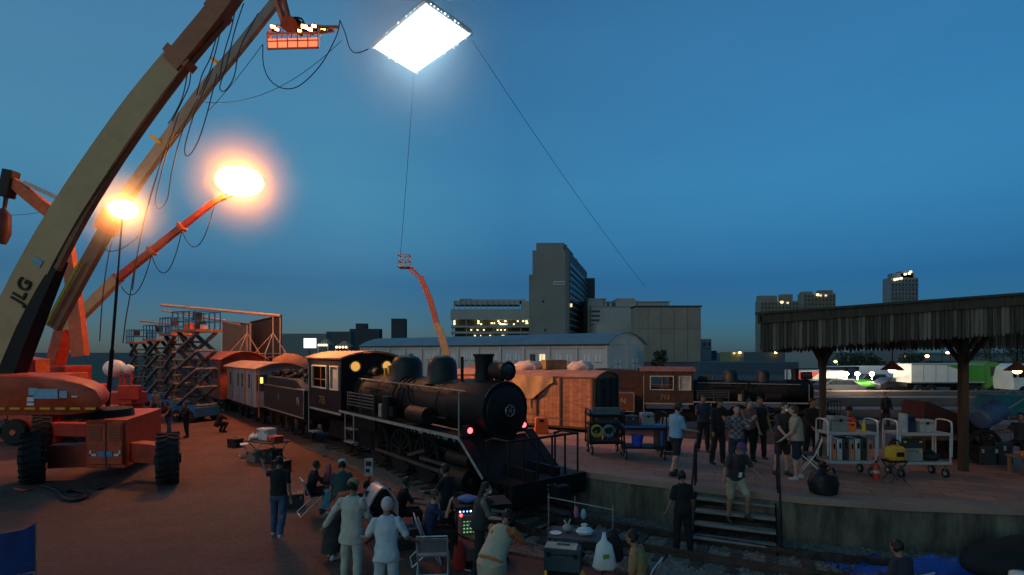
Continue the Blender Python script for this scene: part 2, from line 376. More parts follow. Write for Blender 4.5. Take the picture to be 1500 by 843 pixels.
def loco(label, num, loc, yaw, scale, cabmat, roofmat, lit=True, lamps=True):
    t = thing('steam_locomotive', label, 'locomotive', loc, yaw, 'steam locomotives', scale)
    B = lambda: MB()
    BZ = 2.5
    m = B(); m.lathe([(0.70, 0), (0.70, 6.5)], (-7.8, 0, BZ), (1, 0, 0), 40)
    for x in (-7.2, -5.9, -4.1, -2.0): m.lathe([(0.715, 0), (0.715, 0.06)], (x, 0, BZ), (1, 0, 0), 40)
    m.lim(-7.8, -6.0, -0.68, 0.68, 1.3, 2.4)   # firebox
    boiler = m.build('boiler', soot, t)
    m = B()
    for k in range(5): m.cyl((-7.6, -1.0, 2.12+0.105*k), (-5.3, -1.0, 2.12+0.105*k), 0.028, None, 8)
    for x in (-7.5, -6.4, -5.4): m.lim(x, x+.05, -1.04, -.96, 1.95, 2.58)
    m.build('cooling_pipes', mat('pipe_grey', (0.09, 0.085, 0.08), 0.5, 0.3), t)
    m = B()
    for (x, s) in ((-4.5, 0), (-4.2, .1), (-3.9, .15)):
        m.tube(spline([(x, -.25, 3.2), (x+.1, -.62, 3.02), (x-.1+s, -.79, 2.5), (x-.55, -.85, 2.05), (x-.6, -.9, 1.95)], 5), 0.03, 6)
    m.tube(spline([(-4.7, -.4, 3.1), (-3.6, -.75, 2.9), (-3.2, -.8, 2.4), (-2.2, -.85, 2.2), (-1.2, -.8, 2.2)], 5), 0.035, 6)
    m.tube(spline([(-6.5, -.8, 2.75), (-5, -.8, 2.75), (-4.6, -.82, 2.5), (-4.6, -.85, 2.0)], 5), 0.03, 6)
    m.build('feed_pipe', black, t)
    m = B(); m.cyl((-2.9, -0.95, 2.2), (-1.9, -0.95, 2.2), 0.24, None, 16); m.build('air_tank', soot, t); m = B(); m.cyl((-4.4, -0.98, 1.9), (-4.4, -0.98, 2.6), 0.17, None, 14); m.lim(-4.5, -3.95, -1.03, -.9, 2.0, 2.3); m.build('air_pump', soot, t)
    m = B(); m.lim(-4.75, -4.55, -1.13, -.98, 1.95, 2.35); m.build('mechanical_lubricator', edgew, t)
    m = B(); m.cyl((-7.4, -0.62, 3.03), (-0.5, -0.66, 2.96), 0.022, None, 8)
    for x in (-7.2, -5.2, -3.2, -1.2): m.cyl((x, -0.55, 2.9), (x, -.645, 2.99), 0.02, None, 6)
    m.build('boiler_handrail', edgew, t)
    m = B(); m.lathe([(0.745, -1.65), (0.745, 0.0), (0.72, 0.04)], (0.3, 0, BZ), (1, 0, 0), 40)
    sb = m.build('smokebox', black, t)
    m = B(); m.torus((0.31, 0, BZ), (1, 0, 0), 0.72, 0.018, 40, 6, R(60), R(150)); m.build('rim_line', edgew, sb)
    m = B(); m.lathe([(0.62, 0.03), (0.60, 0.07), (0.45, 0.13), (0.22, 0.17), (0.02, 0.18)], (0.3, 0, BZ), (1, 0, 0), 36)
    for z in (2.25, 2.75): m.bar((0.41, -.5, z), (0.41, .62, z), 0.06, 0.04)
    dr = m.build('smokebox_door', blackpaint, t)
    m = B(); m.torus((0.52, 0, BZ), (1, 0, 0), 0.14, 0.018, 20, 6)
    for a in (0, 60, 120): m.bar((0.52, -.14*math.cos(R(a)), BZ-.14*math.sin(R(a))), (0.52, .14*math.cos(R(a)), BZ+.14*math.sin(R(a))), .02)
    m.cyl((0.45, 0, BZ), (.56, 0, BZ), 0.03, None, 8); m.build('door_handwheel', steel, dr)
    m = B(); m.lathe([(0.34, 3.12), (0.25, 3.28), (0.23, 3.5), (0.26, 3.86), (0.29, 3.88), (0.29, 3.93), (0.22, 3.93), (0.2, 3.6)], (-0.62, 0, 0), (0, 0, 1), 24); m.build('chimney', black, t)
    m = B(); m.cyl((-1.25, -.28, 3.1), (-1.25, -.28, 3.85), 0.045, None, 10); m.build('exhaust_pipe', black, t)
    dome = mat('dome_green_black', (0.010, 0.014, 0.013), 0.55, 0.0, 0.4, 3)
    for x, r in ((-2.76, 0.44), (-5.0, 0.50)):
        m = B(); m.lathe([(r+.12, 3.05), (r+.02, 3.2), (r, 3.55), (r*.95, 3.68), (r*.76, 3.80), (r*.4, 3.87), (0.02, 3.88)], (x, 0, 0), (0, 0, 1), 28); m.build('dome', dome, t)
    m = B(); m.cyl((-6.5, 0.1, 3.1), (-6.5, .1, 3.5), .07, None, 10); m.cyl((-6.3, -.15, 3.1), (-6.3, -.15, 3.42), .06, None, 10); m.build('safety_valve', brass, t)
    m = B(); m.cyl((-7.3, -.2, 3.25), (-6.7, -.2, 3.25), 0.16, None, 14); m.cyl((-7.05, -.2, 3.1), (-7.05, -.2, 3.45), .08, None, 10); m.build('turbo_generator', soot, t)
    m = B(); m.lathe([(0.2, -.6), (0.225, -.55), (0.225, 0), (0.245, 0.03), (.21, .03), (.21, -.02)], (0.42, 0, 3.5), (1, 0, 0), 26); m.lim(-.05, .2, -.06, .06, 3.15, 3.3)
    hl = m.build('headlamp', soot, t); m = B(); m.lathe([(0.21, 0), (0.15, .03), (.02, .045)], (0.415, 0, 3.5), (1, 0, 0), 24); m.build('lamp_glass', glassm, hl)
    # running board and its white edge
    m = B(); m.lim(-7.85, 0, -1.2, -.6, 1.84, 1.89); m.lim(-7.85, 0, .6, 1.2, 1.84, 1.89); m.lim(-.2, 0, -.6, .6, 1.84, 1.89)
    for sy in (-1, 1): m.hexa([(0, sy*1.2-.3*(sy > 0), 1.84), (1.0, sy*1.2-.3*(sy > 0), 1.02), (1.0, sy*1.2+.3*(sy < 0), 1.02), (0, sy*1.2+.3*(sy < 0), 1.84), (0, sy*1.2-.3*(sy > 0), 1.89), (1.0, sy*1.2-.3*(sy > 0), 1.07), (1.0, sy*1.2+.3*(sy < 0), 1.07), (0, sy*1.2+.3*(sy < 0), 1.89)])
    m.hexa([(0.003, -.9, 1.7), (.95, -.9, 1.0), (.95, .9, 1.0), (.003, .9, 1.7), (0.03, -.9, 1.8), (1.0, -.9, 1.05), (1.0, .9, 1.05), (.03, .9, 1.8)])
    rb = m.build('running_board', soot, t)
    m = B(); m.lim(-7.85, -.0, -1.215, -1.203, 1.82, 1.905); m.bar((0, -1.209, 1.862), (1.03, -1.209, 1.04), 0.012, 0.075); m.build('edge_line', edgew, rb)
    m = B(); m.cyl((-.12, -1.12, 1.89), (-.12, -1.12, 2.95), .02, None, 8); m.ell((-.12, -1.12, 2.97), (.035,)*3, 8, 6); m.build('stanchion', edgew, t)
    # front deck, beam, railing
    m = B(); m.lim(1.0, 1.9, -1.1, 1.1, 1.0, 1.06); m.lim(1.9, 2.05, -1.15, 1.15, .6, 1.07)
    fd = m.build('front_deck', black, t)
    text('number_lettering', num, .2, (2.056, 0, .87), (0, 1, 0), (0, 0, 1), edgew, fd)
    m = B(); m.lim(2.05, 2.4, -.1, .1, .72, .92); m.lim(2.3, 2.5, -.16, .16, .66, .98); m.build('coupler', soot, fd)
    m = B()
    ys = [-1.1, -.68, -.25, .2, .62, 1.05]
    for y in ys: m.cyl((1.86, y, 1.06), (1.86, y, 2.0), .025, None, 8)
    m.tube([(1.0, -1.1, 1.9), (1.3, -1.1, 2.0), (1.86, -1.1, 2.0), (1.86, 1.05, 2.0), (1.3, 1.05, 2.0), (1.0, 1.05, 1.9)], .028, 8)
    for y in (-1.1, 1.05): m.cyl((1.05, y, 1.06), (1.05, y, 1.92), .025, None, 8)
    m.build('front_railing', blackpaint, t)
    for y in (-.95, .78):
        m = B(); m.lim(-.08, .12, y-.12, y+.12, 1.9, 2.16); lp = m.build('marker_lamp', black, t)
        if lamps:
            m = B(); m.lathe([(.075, 0), (.06, .03), (.01, .045)], (.125, y, 2.04), (1, 0, 0), 14); m.build('lamp_glass', lampred, lp)
    # frames, cylinders, wheels
    m = B(); m.lim(-11, 1.9, -.42, -.34, .55, 1.25); m.lim(-11, 1.9, .34, .42, .55, 1.25); m.lim(-1.2, .2, -.4, .4, .6, 1.8); m.build('frame', black, t)
    for sy in (-1, 1):
        m = B(); m.cyl((-.95, sy*.92, .78), (.15, sy*.92, .78), .3, None, 24); m.cyl((-.9, sy*.88, 1.25), (.1, sy*.88, 1.25), .17, None, 18); m.cyl((-1.1, sy*.92, .78), (.3, sy*.92, .78), .12, None, 12)
        m.build('cylinder', soot, t)
        for x in (-2.7, -4.3, -5.9): spoked(t, .66, 'driving_wheel', t, sy*.56, x, .87, 13)
        spoked(t, .36, 'pilot_wheel', t, sy*.56, .75, .57, 9); spoked(t, .4, 'trailing_wheel', t, sy*.56, -8.6, .61, 9)
        m = B(); m.bar((-1.1, sy*.92, .78), (-4.3, sy*.74, .72), .06, .1); m.bar((-2.7, sy*.7, .72), (-5.9, sy*.7, .72), .05, .1); m.bar((-2.3, sy*.85, 1.2), (-3.4, sy*.8, .9), .05, .09); m.lim(-2.4, -1.1, sy*.92-.05, sy*.92+.05, .95, 1.03)
        m.build('side_rod', mat('rod_steel', (.12, .115, .11), .4, .6), t)
    m = B()
    for x in (-7.35, -6.6): m.tube(spline([(x, -1.17, 1.84), (x+.03, -1.19, 1.5), (x+.05, -1.19, .9)], 4), .022, 6)
    m.lim(-7.35, -6.6, -1.23, -1.0, .84, .88); m.lim(-7.35, -6.6, -1.23, -1.0, 1.3, 1.33); m.build('side_step', edgew, t)
    # cab
    holes = [(-10.75, -9.2, 2.62, 3.42), (-8.75, -8.0, 2.62, 3.42)]
    m = B()
    wall_with_holes(m, -1.15, -1.1, -11.2, -7.8, 1.7, 3.74, holes); wall_with_holes(m, 1.1, 1.15, -11.2, -7.8, 1.7, 3.74, holes)
    # front wall with two round lights
    m.lim(-7.85, -7.803, -1.1, 1.1, 1.7, 3.05)
    arcz = lambda y: 3.72+.26*(1-(y/1.2)**2)
    poly = [(-1.1, 3.05), (1.1, 3.05)]+[(y, arcz(y)-.03) for y in [1.1-.22*k for k in range(11)]]
    m.prism_x(poly, -7.85, -7.803)
    m.lim(-11.2, -7.86, -1.1, 1.1, 1.68, 1.74)
    m.lim(-11.2, -11.15, -1.1, -.5, 1.7, 3.74); m.lim(-11.2, -11.15, .5, 1.1, 1.7, 3.74)
    cab = m.build('cab', cabmat, t)
    for h in holes:
        for y in (-1.16, 1.16):
            fr = framed_opening(y, h[0], h[1], h[2], h[3], cab, dirtywhite, .05)
    for y in (-1.12, 1.12):
        m = B(); m.lim(-8.75, -8.0, y-.006, y+.006, 2.62, 3.42); m.build('window_pane', paleglass if y < 0 else glassm, cab)  # near pane's whitish reflection is put into its base colour
    m = B(); m.lim(-9.98, -9.94, -1.14, -1.1, 2.62, 3.42); m.lim(-10.75, -9.2, -1.14, -1.1, 2.9, 2.93); m.build('window_bar', woodh, cab)
    for y in (-.62, .62):
        m = B(); m.torus((-7.79, y, 3.45), (1, 0, 0), .2, .03, 24, 6); pf = m.build('round_window_frame', brass, cab)
        m = B(); m.lathe([(.195, 0), (.195, .006)], (-7.801, y, 3.45), (1, 0, 0), 22); m.build('round_window_pane', warmglass if lit else glassm, cab)
    m = B(); arc_roof(m, -11.5, -7.6, 1.2, 3.76, 4.02, .05, 14, .06); m.build('cab_roof', roofmat, t)
    m = B(); m.lim(-11.2, -7.8, -1.165, -1.153, 1.69, 1.77); m.build('edge_line', edgew, cab)
    m = B(); m.cyl((-11.23, -1.17, .75), (-11.23, -1.17, 3.5), .025, None, 8); m.lim(-11.2, -10.6, -1.2, -.9, .75, .79); m.build('grab_rail', edgew, t)
    text('number_lettering', num, .42, (-9.75, -1.156, 2.12), (1, 0, 0), (0, 0, 1), figures, cab)
    if lit:
        m = B(); m.ell((-9.2, .3, 3.62), (.09, .09, .07), 12, 8); m.build('cab_lamp', glow('cab_bulb', (1, .45, .1), 60), cab)
    m = B(); m.lim(-8.0, -7.87, -.7, .7, 1.75, 3.2); m.cyl((-8.2, -.3, 2.6), (-8.2, -.3, 3.0), .12, None, 12); m.build('backhead', soot, t)
    return t
def tender(label, letter, loc, yaw, scale, col, left):
    t = thing('tender', label, 'tender', loc, yaw, 'locomotive tenders', scale)
    m = MB(); m.lim(-18.2, -11.9, -1.15, 1.15, 1.15, 2.35)
    m.prism_y([(-18.2, 2.35), (-12.6, 2.35), (-13.4, 2.75), (-18.2, 2.75)], -1.0, 1.0); b = m.build('tank', col, t, bevel=.04)
    m = MB(); m.lim(-18.2, -11.9, -1.165, -1.152, 1.17, 1.22); m.lim(-11.95, -11.9, -1.165, -1.152, 1.22, 2.35); m.lim(-13.0, -11.9, -1.165, -1.0, 2.352, 2.385); m.build('edge_line', edgew, b)
    text('lettering', letter, .5, (-12.7, -1.156, 1.85), (1, 0, 0), (0, 0, 1), edgew, b)
    if left: text('lettering', left, .42, (-15.6, -1.156, 1.85), (1, 0, 0), (0, 0, 1), edgew, b)
    m = MB(); m.lim(-18.4, -11.6, -.9, .9, .95, 1.15); m.build('frame', black, t)
    for x in (-17.2, -15.7, -14.2, -12.8):
        for y in (-.56, .56): spoked(t, .38, 'wheel', t, y, x, .6, 9)
    m = MB(); rnd = random.Random(4)
    for k in range(70): r = rnd.uniform(.12, .28); m.ell((rnd.uniform(-18, -13.4), rnd.uniform(-.8, .8), 2.72+rnd.uniform(0, .25)), (r, r*.8, r*.7), 6, 4)
    m.build('coal_heap', black, t, smooth=0, jit=.06, jfreq=6)
    return t
U = V((-.623, .783, 0)); NN = V((.783, .623, 0)); C0 = V((-.37, 14.19, 0)); YAW = math.atan2(-.783, .623)
loco('large black steam locomotive with lit round cab windows and red marker lamps', '715', C0, YAW, 1.0, blackpaint, cabroof)
tender('black tender with white letters behind the near locomotive', 'N', C0, YAW, 1.0, mat('tender_black', (.02, .018, .016), .5, 0, .4, 2), 'I')
# second locomotive across the platform: its side faces us
Y2 = R(-9); S2 = (.7, .8, .8)
def at2(): return W(1178, 500, 27.2).xy.to_3d()
brownblack = mat('brown_cab_paint', (.055, .03, .018), .5, 0, .35, 3)
loco('brown-black steam locomotive standing beyond the platform, its boiler dark', '713', at2(), Y2, S2, brownblack, mat('red_brown_roof', (.22, .09, .065), .85, 0, .3, 3, .2, 20), lit=False, lamps=False)
tender('brown tender coupled behind the far locomotive, mostly behind the wagon', 'N', at2(), Y2, S2, mat('tender_brown', (.12, .05, .025), .6, 0, .35, 3), None)

def wheelset(t, x, m=None):
    for y in (-.56, .56):
        w = MB(); w.cyl((x, y-.06, .45), (x, y+.06, .45), .42, None, 24); w.cyl((x, y-.1, .45), (x, y+.1, .45), .1, None, 10); w.build('wheel', soot, t)
def coach(label, name, a, b, hw, z0, ze, zc, body, roofm, doors=True, end=None, wood=False, lat=0.0):
    """a carriage on the near line between distances a and b behind the locomotive's front corner"""
    L = b-a; t = thing(name, label, 'carriage', C0+U*((a+b)/2)+NN*lat, YAW, 'carriages coupled behind the near locomotive')
    m = MB(); h = L/2
    poly = [(-hw, z0), (hw, z0), (hw, ze)]+[(hw-2*hw*k/10, ze+(zc-ze)*(1-(1-2*k/10)**2)) for k in range(1, 10)]+[(-hw, ze)]
    m.prism_x(poly, -h, h); bd = m.build('body', body, t, smooth=30)
    m = MB(); arc_roof(m, -h-.5, h+.55, hw, ze+.03, zc+.07, .06, 12, .14); m.build('roof', roofm, t, jit=.02, jfreq=2)
    m = MB(); m.lim(-h, h, -hw*.8, hw*.8, z0-.25, z0); m.build('underframe', black, t)
    for x in (-h+1.0, -h+2.4, h-2.4, h-1.0): wheelset(t, x)
    return t, bd, h
blgrey = mat('faded_blue_coach', (.30, .30, .31), .6, 0, .3, 2, .1, 10, col2=(.42, .40, .38))
planks(blgrey, 4.0, dark=.6)
t, bd, h = coach('pale blue-grey guard carriage with wooden doors and lit end window', 'guard_carriage', 19.6, 26.6, 1.2, 1.04, 3.05, 3.35, blgrey, mat('pink_grey_roof', (.42, .25, .19), .8, 0, .3, 2, .2, 15))
for x, w_ in ((2.3, .9), (.7, .75), (-.3, .75), (-2.3, .9)):
    m = MB(); m.lim(x-w_/2, x+w_/2, -1.235, -1.203, 1.12, 2.95); d = m.build('door', mat('door_blue_grey', (.24, .25, .27), .6, 0, .25, 3), t, bevel=.01)
    m = MB(); m.lim(x-.14, x+.14, -1.25, -1.236, 2.0, 2.75); m.build('door_window', glassm, d)
m = MB(); m.lim(-3.2, -2.75, -1.23, -1.203, 1.05, 3.0); m.lim(1.25, 1.5, -1.23, -1.203, 1.05, 3.0); m.build('timber_post', orange2, t)
m = MB(); m.lim(h, h+.03, -.4, .4, 1.1, 2.9); m.lim(h, h+.03, -1.15, -.62, 1.9, 2.75); m.build('end_panel', mat('end_dark', (.06, .065, .08), .6), t)
m = MB(); m.lim(h+.03, h+.045, -.98, -.84, 2.3, 2.62); m.build('lit_window', glow('lit_window_glow', (1, .55, .12), 2.2), t)
m = MB()
for y in (-1.15, 1.15): m.cyl((h+.5, y, 1.0), (h+.5, y, 3.1), .04, None, 8)
m.cyl((h+.5, -1.15, .55), (h+.5, -1.15, 1.1), .04, None, 8); m.build('porch_post', orange2, t)
redc = mat('red_coach', (.36, .07, .035), .6, 0, .35, 2, .1, 12)
planks(redc, 3.5, dark=.6)
t, bd, h = coach('tall red-orange carriage behind the pale guard carriage', 'red_carriage', 27.8, 36.5, 1.35, .9, 3.45, 3.95, redc, mat('red_roof', (.42, .12, .06), .8, 0, .3, 2, .2, 15))
for x in (-3, -1.5, 0, 1.5, 3):
    m = MB(); m.lim(x-.35, x+.35, -1.375, -1.352, 2.2, 3.0); m.build('window', glassm, t)
m = MB(); m.lim(h+.002, h+.03, -.45, .45, 1.0, 2.9); m.build('end_door', mat('end_door_dark', (.05, .03, .03), .6), t)
brc = mat('brown_coach', (.17, .08, .055), .7, 0, .35, 2, .1, 12)
for k, (a, b, lb) in enumerate([(38, 47, 'brown carriage behind the red carriage and the blue scissor lifts'), (48.2, 58, 'brown carriage farther along the row past the scissor lifts'), (59.5, 72, 'farthest rust brown carriage at the end of the train')]):
    t, bd, h = coach(lb, 'brown_carriage', a, b, 1.35, .9, 3.3, 3.8, brc, mat('brown_roof', (.26, .15, .12), .8, 0, .3, 2, .2, 15))
    for x in (-3.6, -2.2, -.8, .8, 2.2, 3.6):
        m = MB(); m.lim(x-.4, x+.4, -1.375, -1.352, 2.0, 2.8); m.build('window', glassm, t)

# covered goods wagon at the far side of the platform
def at_axis(p, d): return math.atan2(d.y, d.x)
pr = V((3.2, 21.1, 0)); ax = V((.865, -.5, 0)).normalized(); nn = V((.5, .865, 0)).normalized()
L = 6.9; t = thing('goods_wagon', 'rust brown covered goods wagon with bundles on its curved roof', 'wagon', pr-ax*L/2+nn*1.25, at_axis(pr, ax))
m = MB(); hw = 1.25; h = L/2
poly = [(-hw, .95), (hw, .95), (hw, 2.98)]+[(hw-2*hw*k/12, 2.98+.2*(1-(1-2*k/12)**2)) for k in range(1, 12)]+[(-hw, 2.98)]
wg = mat('wagon_boards', (.38, .16, .09), .75, 0, .35, 3, .4, 14, stretch=(1, 1, 3))
planks(wg, 5.5); m.prism_x(poly, -h, h); bd = m.build('body', wg, t)
m = MB(); arc_roof(m, -h-.1, h+.1, hw, 3.0, 3.22, .05, 14, .08); m.build('roof', mat('wagon_roof', (.33, .16, .11), .8, 0, .3, 2.5, .3, 20), t)
m = MB()
for x in (-h+.1, -1.9, -.45, .95, 2.0, h-.08): m.lim(x-.035, x+.035, -hw-.05, -hw-.002, .97, 2.98)
m.lim(-h, h, -hw-.045, -hw-.003, .95, 1.03); m.build('rib', mat('rib_dark', (.05, .028, .02), .6), t)
m = MB(); m.lim(-.4, .9, -hw-.04, -hw-.003, 1.05, 2.9); dd = m.build('sliding_door', wg, t); m = MB(); m.lim(.65, .7, -hw-.08, -hw-.04, 1.7, 2.1); m.build('handle', steel, dd)
m = MB(); m.lim(h+.002, h+.06, -1.23, 1.23, .97, 2.9)
for y in (-1.1, -.4, .4, 1.1): m.lim(h+.06, h+.14, y-.05, y+.05, .97, 2.95)
for z in (1.5, 2.1, 2.6): m.lim(h+.06, h+.1, -1.2, 1.2, z, z+.05)
m.build('end_wall', mat('end_boards', (.035, .03, .026), .8, 0, .4, 4, .3, 20), t)
m = MB(); m.lim(-h, h, -1, 1, .7, .95); m.build('underframe', black, t)
for x in (-h+1.2, h-1.2): wheelset(t, x)
base = pr-ax*L/2+nn*1.25
for i, (x, y, rx, mt, lb) in enumerate([(-.1, -.1, .62, whitep, 'pale canvas bundle on the goods wagon roof, left of the wooden crate'), (2.2, .3, .55, whitep, 'low pale canvas bundle near the end of the goods wagon roof')]):
    c = base+ax*x+nn*y+V((0, 0, 3.2)); m = MB(c); m.ell(c+V((0, 0, .12)), (rx, .42, .27), 18, 10)
    o = m.build('canvas_bundle', mat('pink_canvas', (.55, .42, .38), .9, 0, .2, 3, .4, 10), jit=.09, jfreq=3.5); o.location = c; tag(o, lb, 'bundle', 'bundles on the goods wagon roof')
c = base+ax*1.0+nn*.2+V((0, 0, 3.23)); m = MB(c); m.box(c+V((0, 0, .2)), (.95, .6, .4), .3)
for k in range(3): m.box(c+V((0, 0, .07+.13*k)), (.97, .62, .03), .3)
o = m.build('wooden_crate', woodh); o.location = c; tag(o, 'wooden crate on the goods wagon roof between two bundles', 'crate')
# tan cloth hung at the wagon corner and barrier tape
c = W(768, 556, 20.6); t0 = MB(c)
rows = []
for i in range(7):
    row = []
    for j in range(11):
        u_, v_ = j/10, i/6
        q = W(750+60*u_, 549+3*u_+v_*(11+22*math.sin(PI*min(1, u_*1.15))+2*math.sin(u_*17)), 22.75-.88*u_)+V((0, .05*math.sin(u_*14+v_*2), 0)); row.append(q)
    rows.append(row)
vs = [q for r in rows for q in r]+[q+V((.01, .02, 0)) for r in rows for q in r]; n_ = 77
fs = [(i*11+j, i*11+j+1, i*11+j+12, i*11+j+11) for i in range(6) for j in range(10)]; fs += [tuple(n_+q for q in reversed(f)) for f in fs]
t0.add(vs, fs); o = t0.build('hanging_cloth', mat('tan_cloth', (.46, .27, .14), .9, 0, .2, 4, .2, 20)); o.location = c; tag(o, 'tan cloth hanging over the corner of the goods wagon', 'cloth')
c = W(764, 604, 18.6); m = MB(c); m.tube(sag(c, W(872, 619, 20.5), .06), .012, 5); o = m.build('barrier_tape', mat('tape_pale', (.6, .3, .22), .6)); o.location = c; tag(o, 'pale barrier tape stretched before the goods wagon', 'tape')
# heap of dark covers behind the wagon, seen over its end
c = V((5.9, 31.6, 0)); m = MB(c)
m.loft([[c+V((x, y, z)) for x, y in ((-w_, -1), (w_, -1), (w_, 1), (-w_, 1))] for z, w_ in ((0.0, 1.6), (2.5, 1.55), (2.85, 1.3), (3.0, .8))])
o = m.build('covered_load', mat('red_brown_tarp', (.16, .06, .04), .85, 0, .4, 2, .4, 8), jit=.12, jfreq=1.4, smooth=50); o.location = c; tag(o, 'red-brown tarpaulin covered load between wagon and far locomotive', 'load')
# ================================================================== lifts, booms and lamps
def wheel(t, c, r, w, yaw, rimm, name='wheel', lugs=22):
    M = Matrix.Rotation(yaw, 3, 'Z'); ax = M@V((1, 0, 0)); c = V(c)
    m = MB(); m.lathe([(r*.55, -w/2), (r*.86, -w/2), (r*.97, -w*.36), (r*.97, w*.36), (r*.86, w/2), (r*.55, w/2)], c, ax, 36)
    x, y, a = frame(ax)
    for k in range(lugs):
        for sgn in (-1, 1):
            an = 2*PI*(k+.25*sgn)/lugs; d = x*math.cos(an)+y*math.sin(an); tn = a.cross(d)
            m.bar(c+d*r*.985+a*(sgn*.02*w), c+d*r*.985+a*(sgn*w*.5)+tn*(.12*r), .07*r, .06*r, d)
    ty = m.build(name, rubber, t)
    m = MB(); m.lathe([(r*.1, -w*.5), (r*.56, -w*.46), (r*.56, w*.46), (r*.1, w*.5)], c, ax, 24); m.lathe([(r*.22, -w*.6), (r*.22, w*.6)], c, ax, 14)
    m.build('rim', rimm, ty); return ty
def beam(mb, pts, wd, dp):
    """rectangular boom through pts; wd = heights across the boom seen from the side, dp = depths along Y"""
    rings = []
    for i, p in enumerate(pts):
        tn = (pts[min(i+1, len(pts)-1)]-pts[max(i-1, 0)]).normalized(); yv = V((0, 1, 0)); nv = yv.cross(tn).normalized(); yv = tn.cross(nv)
        a, b = wd[i]/2, dp[i]/2
        rings.append([p+nv*a-yv*b, p+nv*a+yv*b, p-nv*a+yv*b, p-nv*a-yv*b])
    mb.loft(rings)
def boom(mb, L, n=5):
    """L: (px, py, d, width px, depth m)"""
    c = spline([W(l[0], l[1], l[2]) for l in L], n); k = len(c)-1
    wd = []; dp = []
    for i in range(len(c)):
        q = i/k*(len(L)-1); j = min(int(q), len(L)-2); f = q-j
        wd.append((L[j][3]*(1-f)+L[j+1][3]*f)*c[i].y/F); dp.append(L[j][4]*(1-f)+L[j+1][4]*f)
    beam(mb, c, wd, dp); return c, wd
base = V((-13.4, 18.4, 0))
t = thing('boom_lift', 'huge orange boom lift at the left edge, cream boom with JLG lettering raised', 'boom lift', base, 0, 'boom lifts')
# chassis
m = MB(base); m.prism_z([(-13.2, 16.9), (-11.95, 16.9), (-13.1, 20.4), (-14.4, 20.4)], .38, 1.88); m.lim(-13.1, -12.0, 16.82, 16.92, .5, 1.8); ch = m.build('chassis', orange, t, bevel=.03)
for x0 in (-13.0, -12.4):
    m = MB(base)
    for k in range(6): m.lim(x0, x0+.36, 16.79, 16.825, 1.25+.08*k, 1.29+.08*k)
    m.build('louvre_slats', mat('louvre_dark', (.2, .05, .02), .5), ch)
m = MB(base); m.lim(-12.53, -12.49, 16.8, 16.83, .4, 1.85); m.build('panel_seam', darkgrey, ch)
m = MB(base)
for x0, x1, z0, z1 in ((-13.0, -12.95, .78, .95), (-13.0, -12.8, .78, .84), (-12.1, -12.05, .78, .95), (-12.25, -12.05, .78, .84)): m.lim(x0, x1, 16.8, 16.826, z0, z1)
m.build('white_decal', whitep, ch)
m = MB(base); m.lim(-12.75, -12.3, 16.8, 16.83, .76, .92); m.build('blue_decal', mat('decal_blue', (.08, .2, .42), .5), ch)
wl = [(W(48, 515, 16.6).x, 16.6, 0), (W(246, 515, 16.6).x, 16.6, 0), (W(214, 515, 22.6).x, 22.6, .25), (W(62, 515, 21.5).x, 21.5, .25)]
for i, (x, y, yw) in enumerate(wl):
    wheel(t, V((x, y, .76))-base, .76, .58, math.atan2(-x, y)*.92, darkgrey)
for p0, p1, hh, ww in (((-13.1, 17.3, .75), (wl[0][0]+.25, 17.0, .75), .7, .55), ((-11.9, 17.3, .85), (wl[1][0]-.25, 17.0, .8), .6, .5), ((-13.4, 20.0, 1.1), (wl[2][0]+.1, 22.6, .95), .5, .5), ((-14, 20.0, 1.1), (wl[3][0]+.3, 21.6, .95), .5, .5)):
    m = MB(base); m.bar(p0, p1, ww, hh); m.build('axle', mat('axle_orange', (.40, .035, .012), .5, 0, .3, 2), t, bevel=.02)
m = MB(base); m.cyl((-13.5, 17.9, 1.88), (-13.5, 17.9, 2.12), .95, .9, 32); m.build('turntable_ring', black, t)
# turret body
pr_ = [(-18.6, 2.12), (-12.75, 2.12), (-12.2, 2.2), (-11.98, 2.42), (-11.95, 2.62), (-12.1, 2.85), (-12.5, 3.05), (-13.2, 3.2), (-14.1, 3.3), (-18.6, 3.36)]
m = MB(base); m.loft([[V((p[0]*k+(1-k)*-15.2-(y-15.9)*.62, y, p[1]*k+(1-k)*2.7)) for p in pr_] for y, k in ((15.95, .93), (16.02, .985), (16.2, 1), (18.0, 1), (18.3, .96))]); hd = m.build('counterweight_body', orange, t, smooth=50)
m = MB(base); k0 = 15.94
for j in range(7): m.lim(-15.1+.42*j*1.05, -14.8+.42*j*1.05, k0-.012, k0+.02, 2.3, 2.36)
m.build('yellow_decal', yellowp, hd)
dcl = mat('decal_paleblue', (.22, .40, .55), .5); m = MB(base); m.lim(-13.95, -13.25, k0-.012, k0+.02, 2.62, 2.9); m.lim(-13.2, -12.98, k0-.012, k0+.02, 2.64, 2.84); m.lim(-14.1, -13.85, k0-.015, k0+.02, 2.72, 2.93); m.build('blue_decal', dcl, hd)
m = MB(base); m.lim(-14.15, -13.95, k0-.012, k0+.02, 2.42, 2.5); m.lim(-14.15, -13.95, k0-.012, k0+.02, 2.54, 2.66); m.lim(-12.85, -12.68, k0-.012, k0+.02, 2.66, 2.7); m.build('white_decal', whitep, hd)
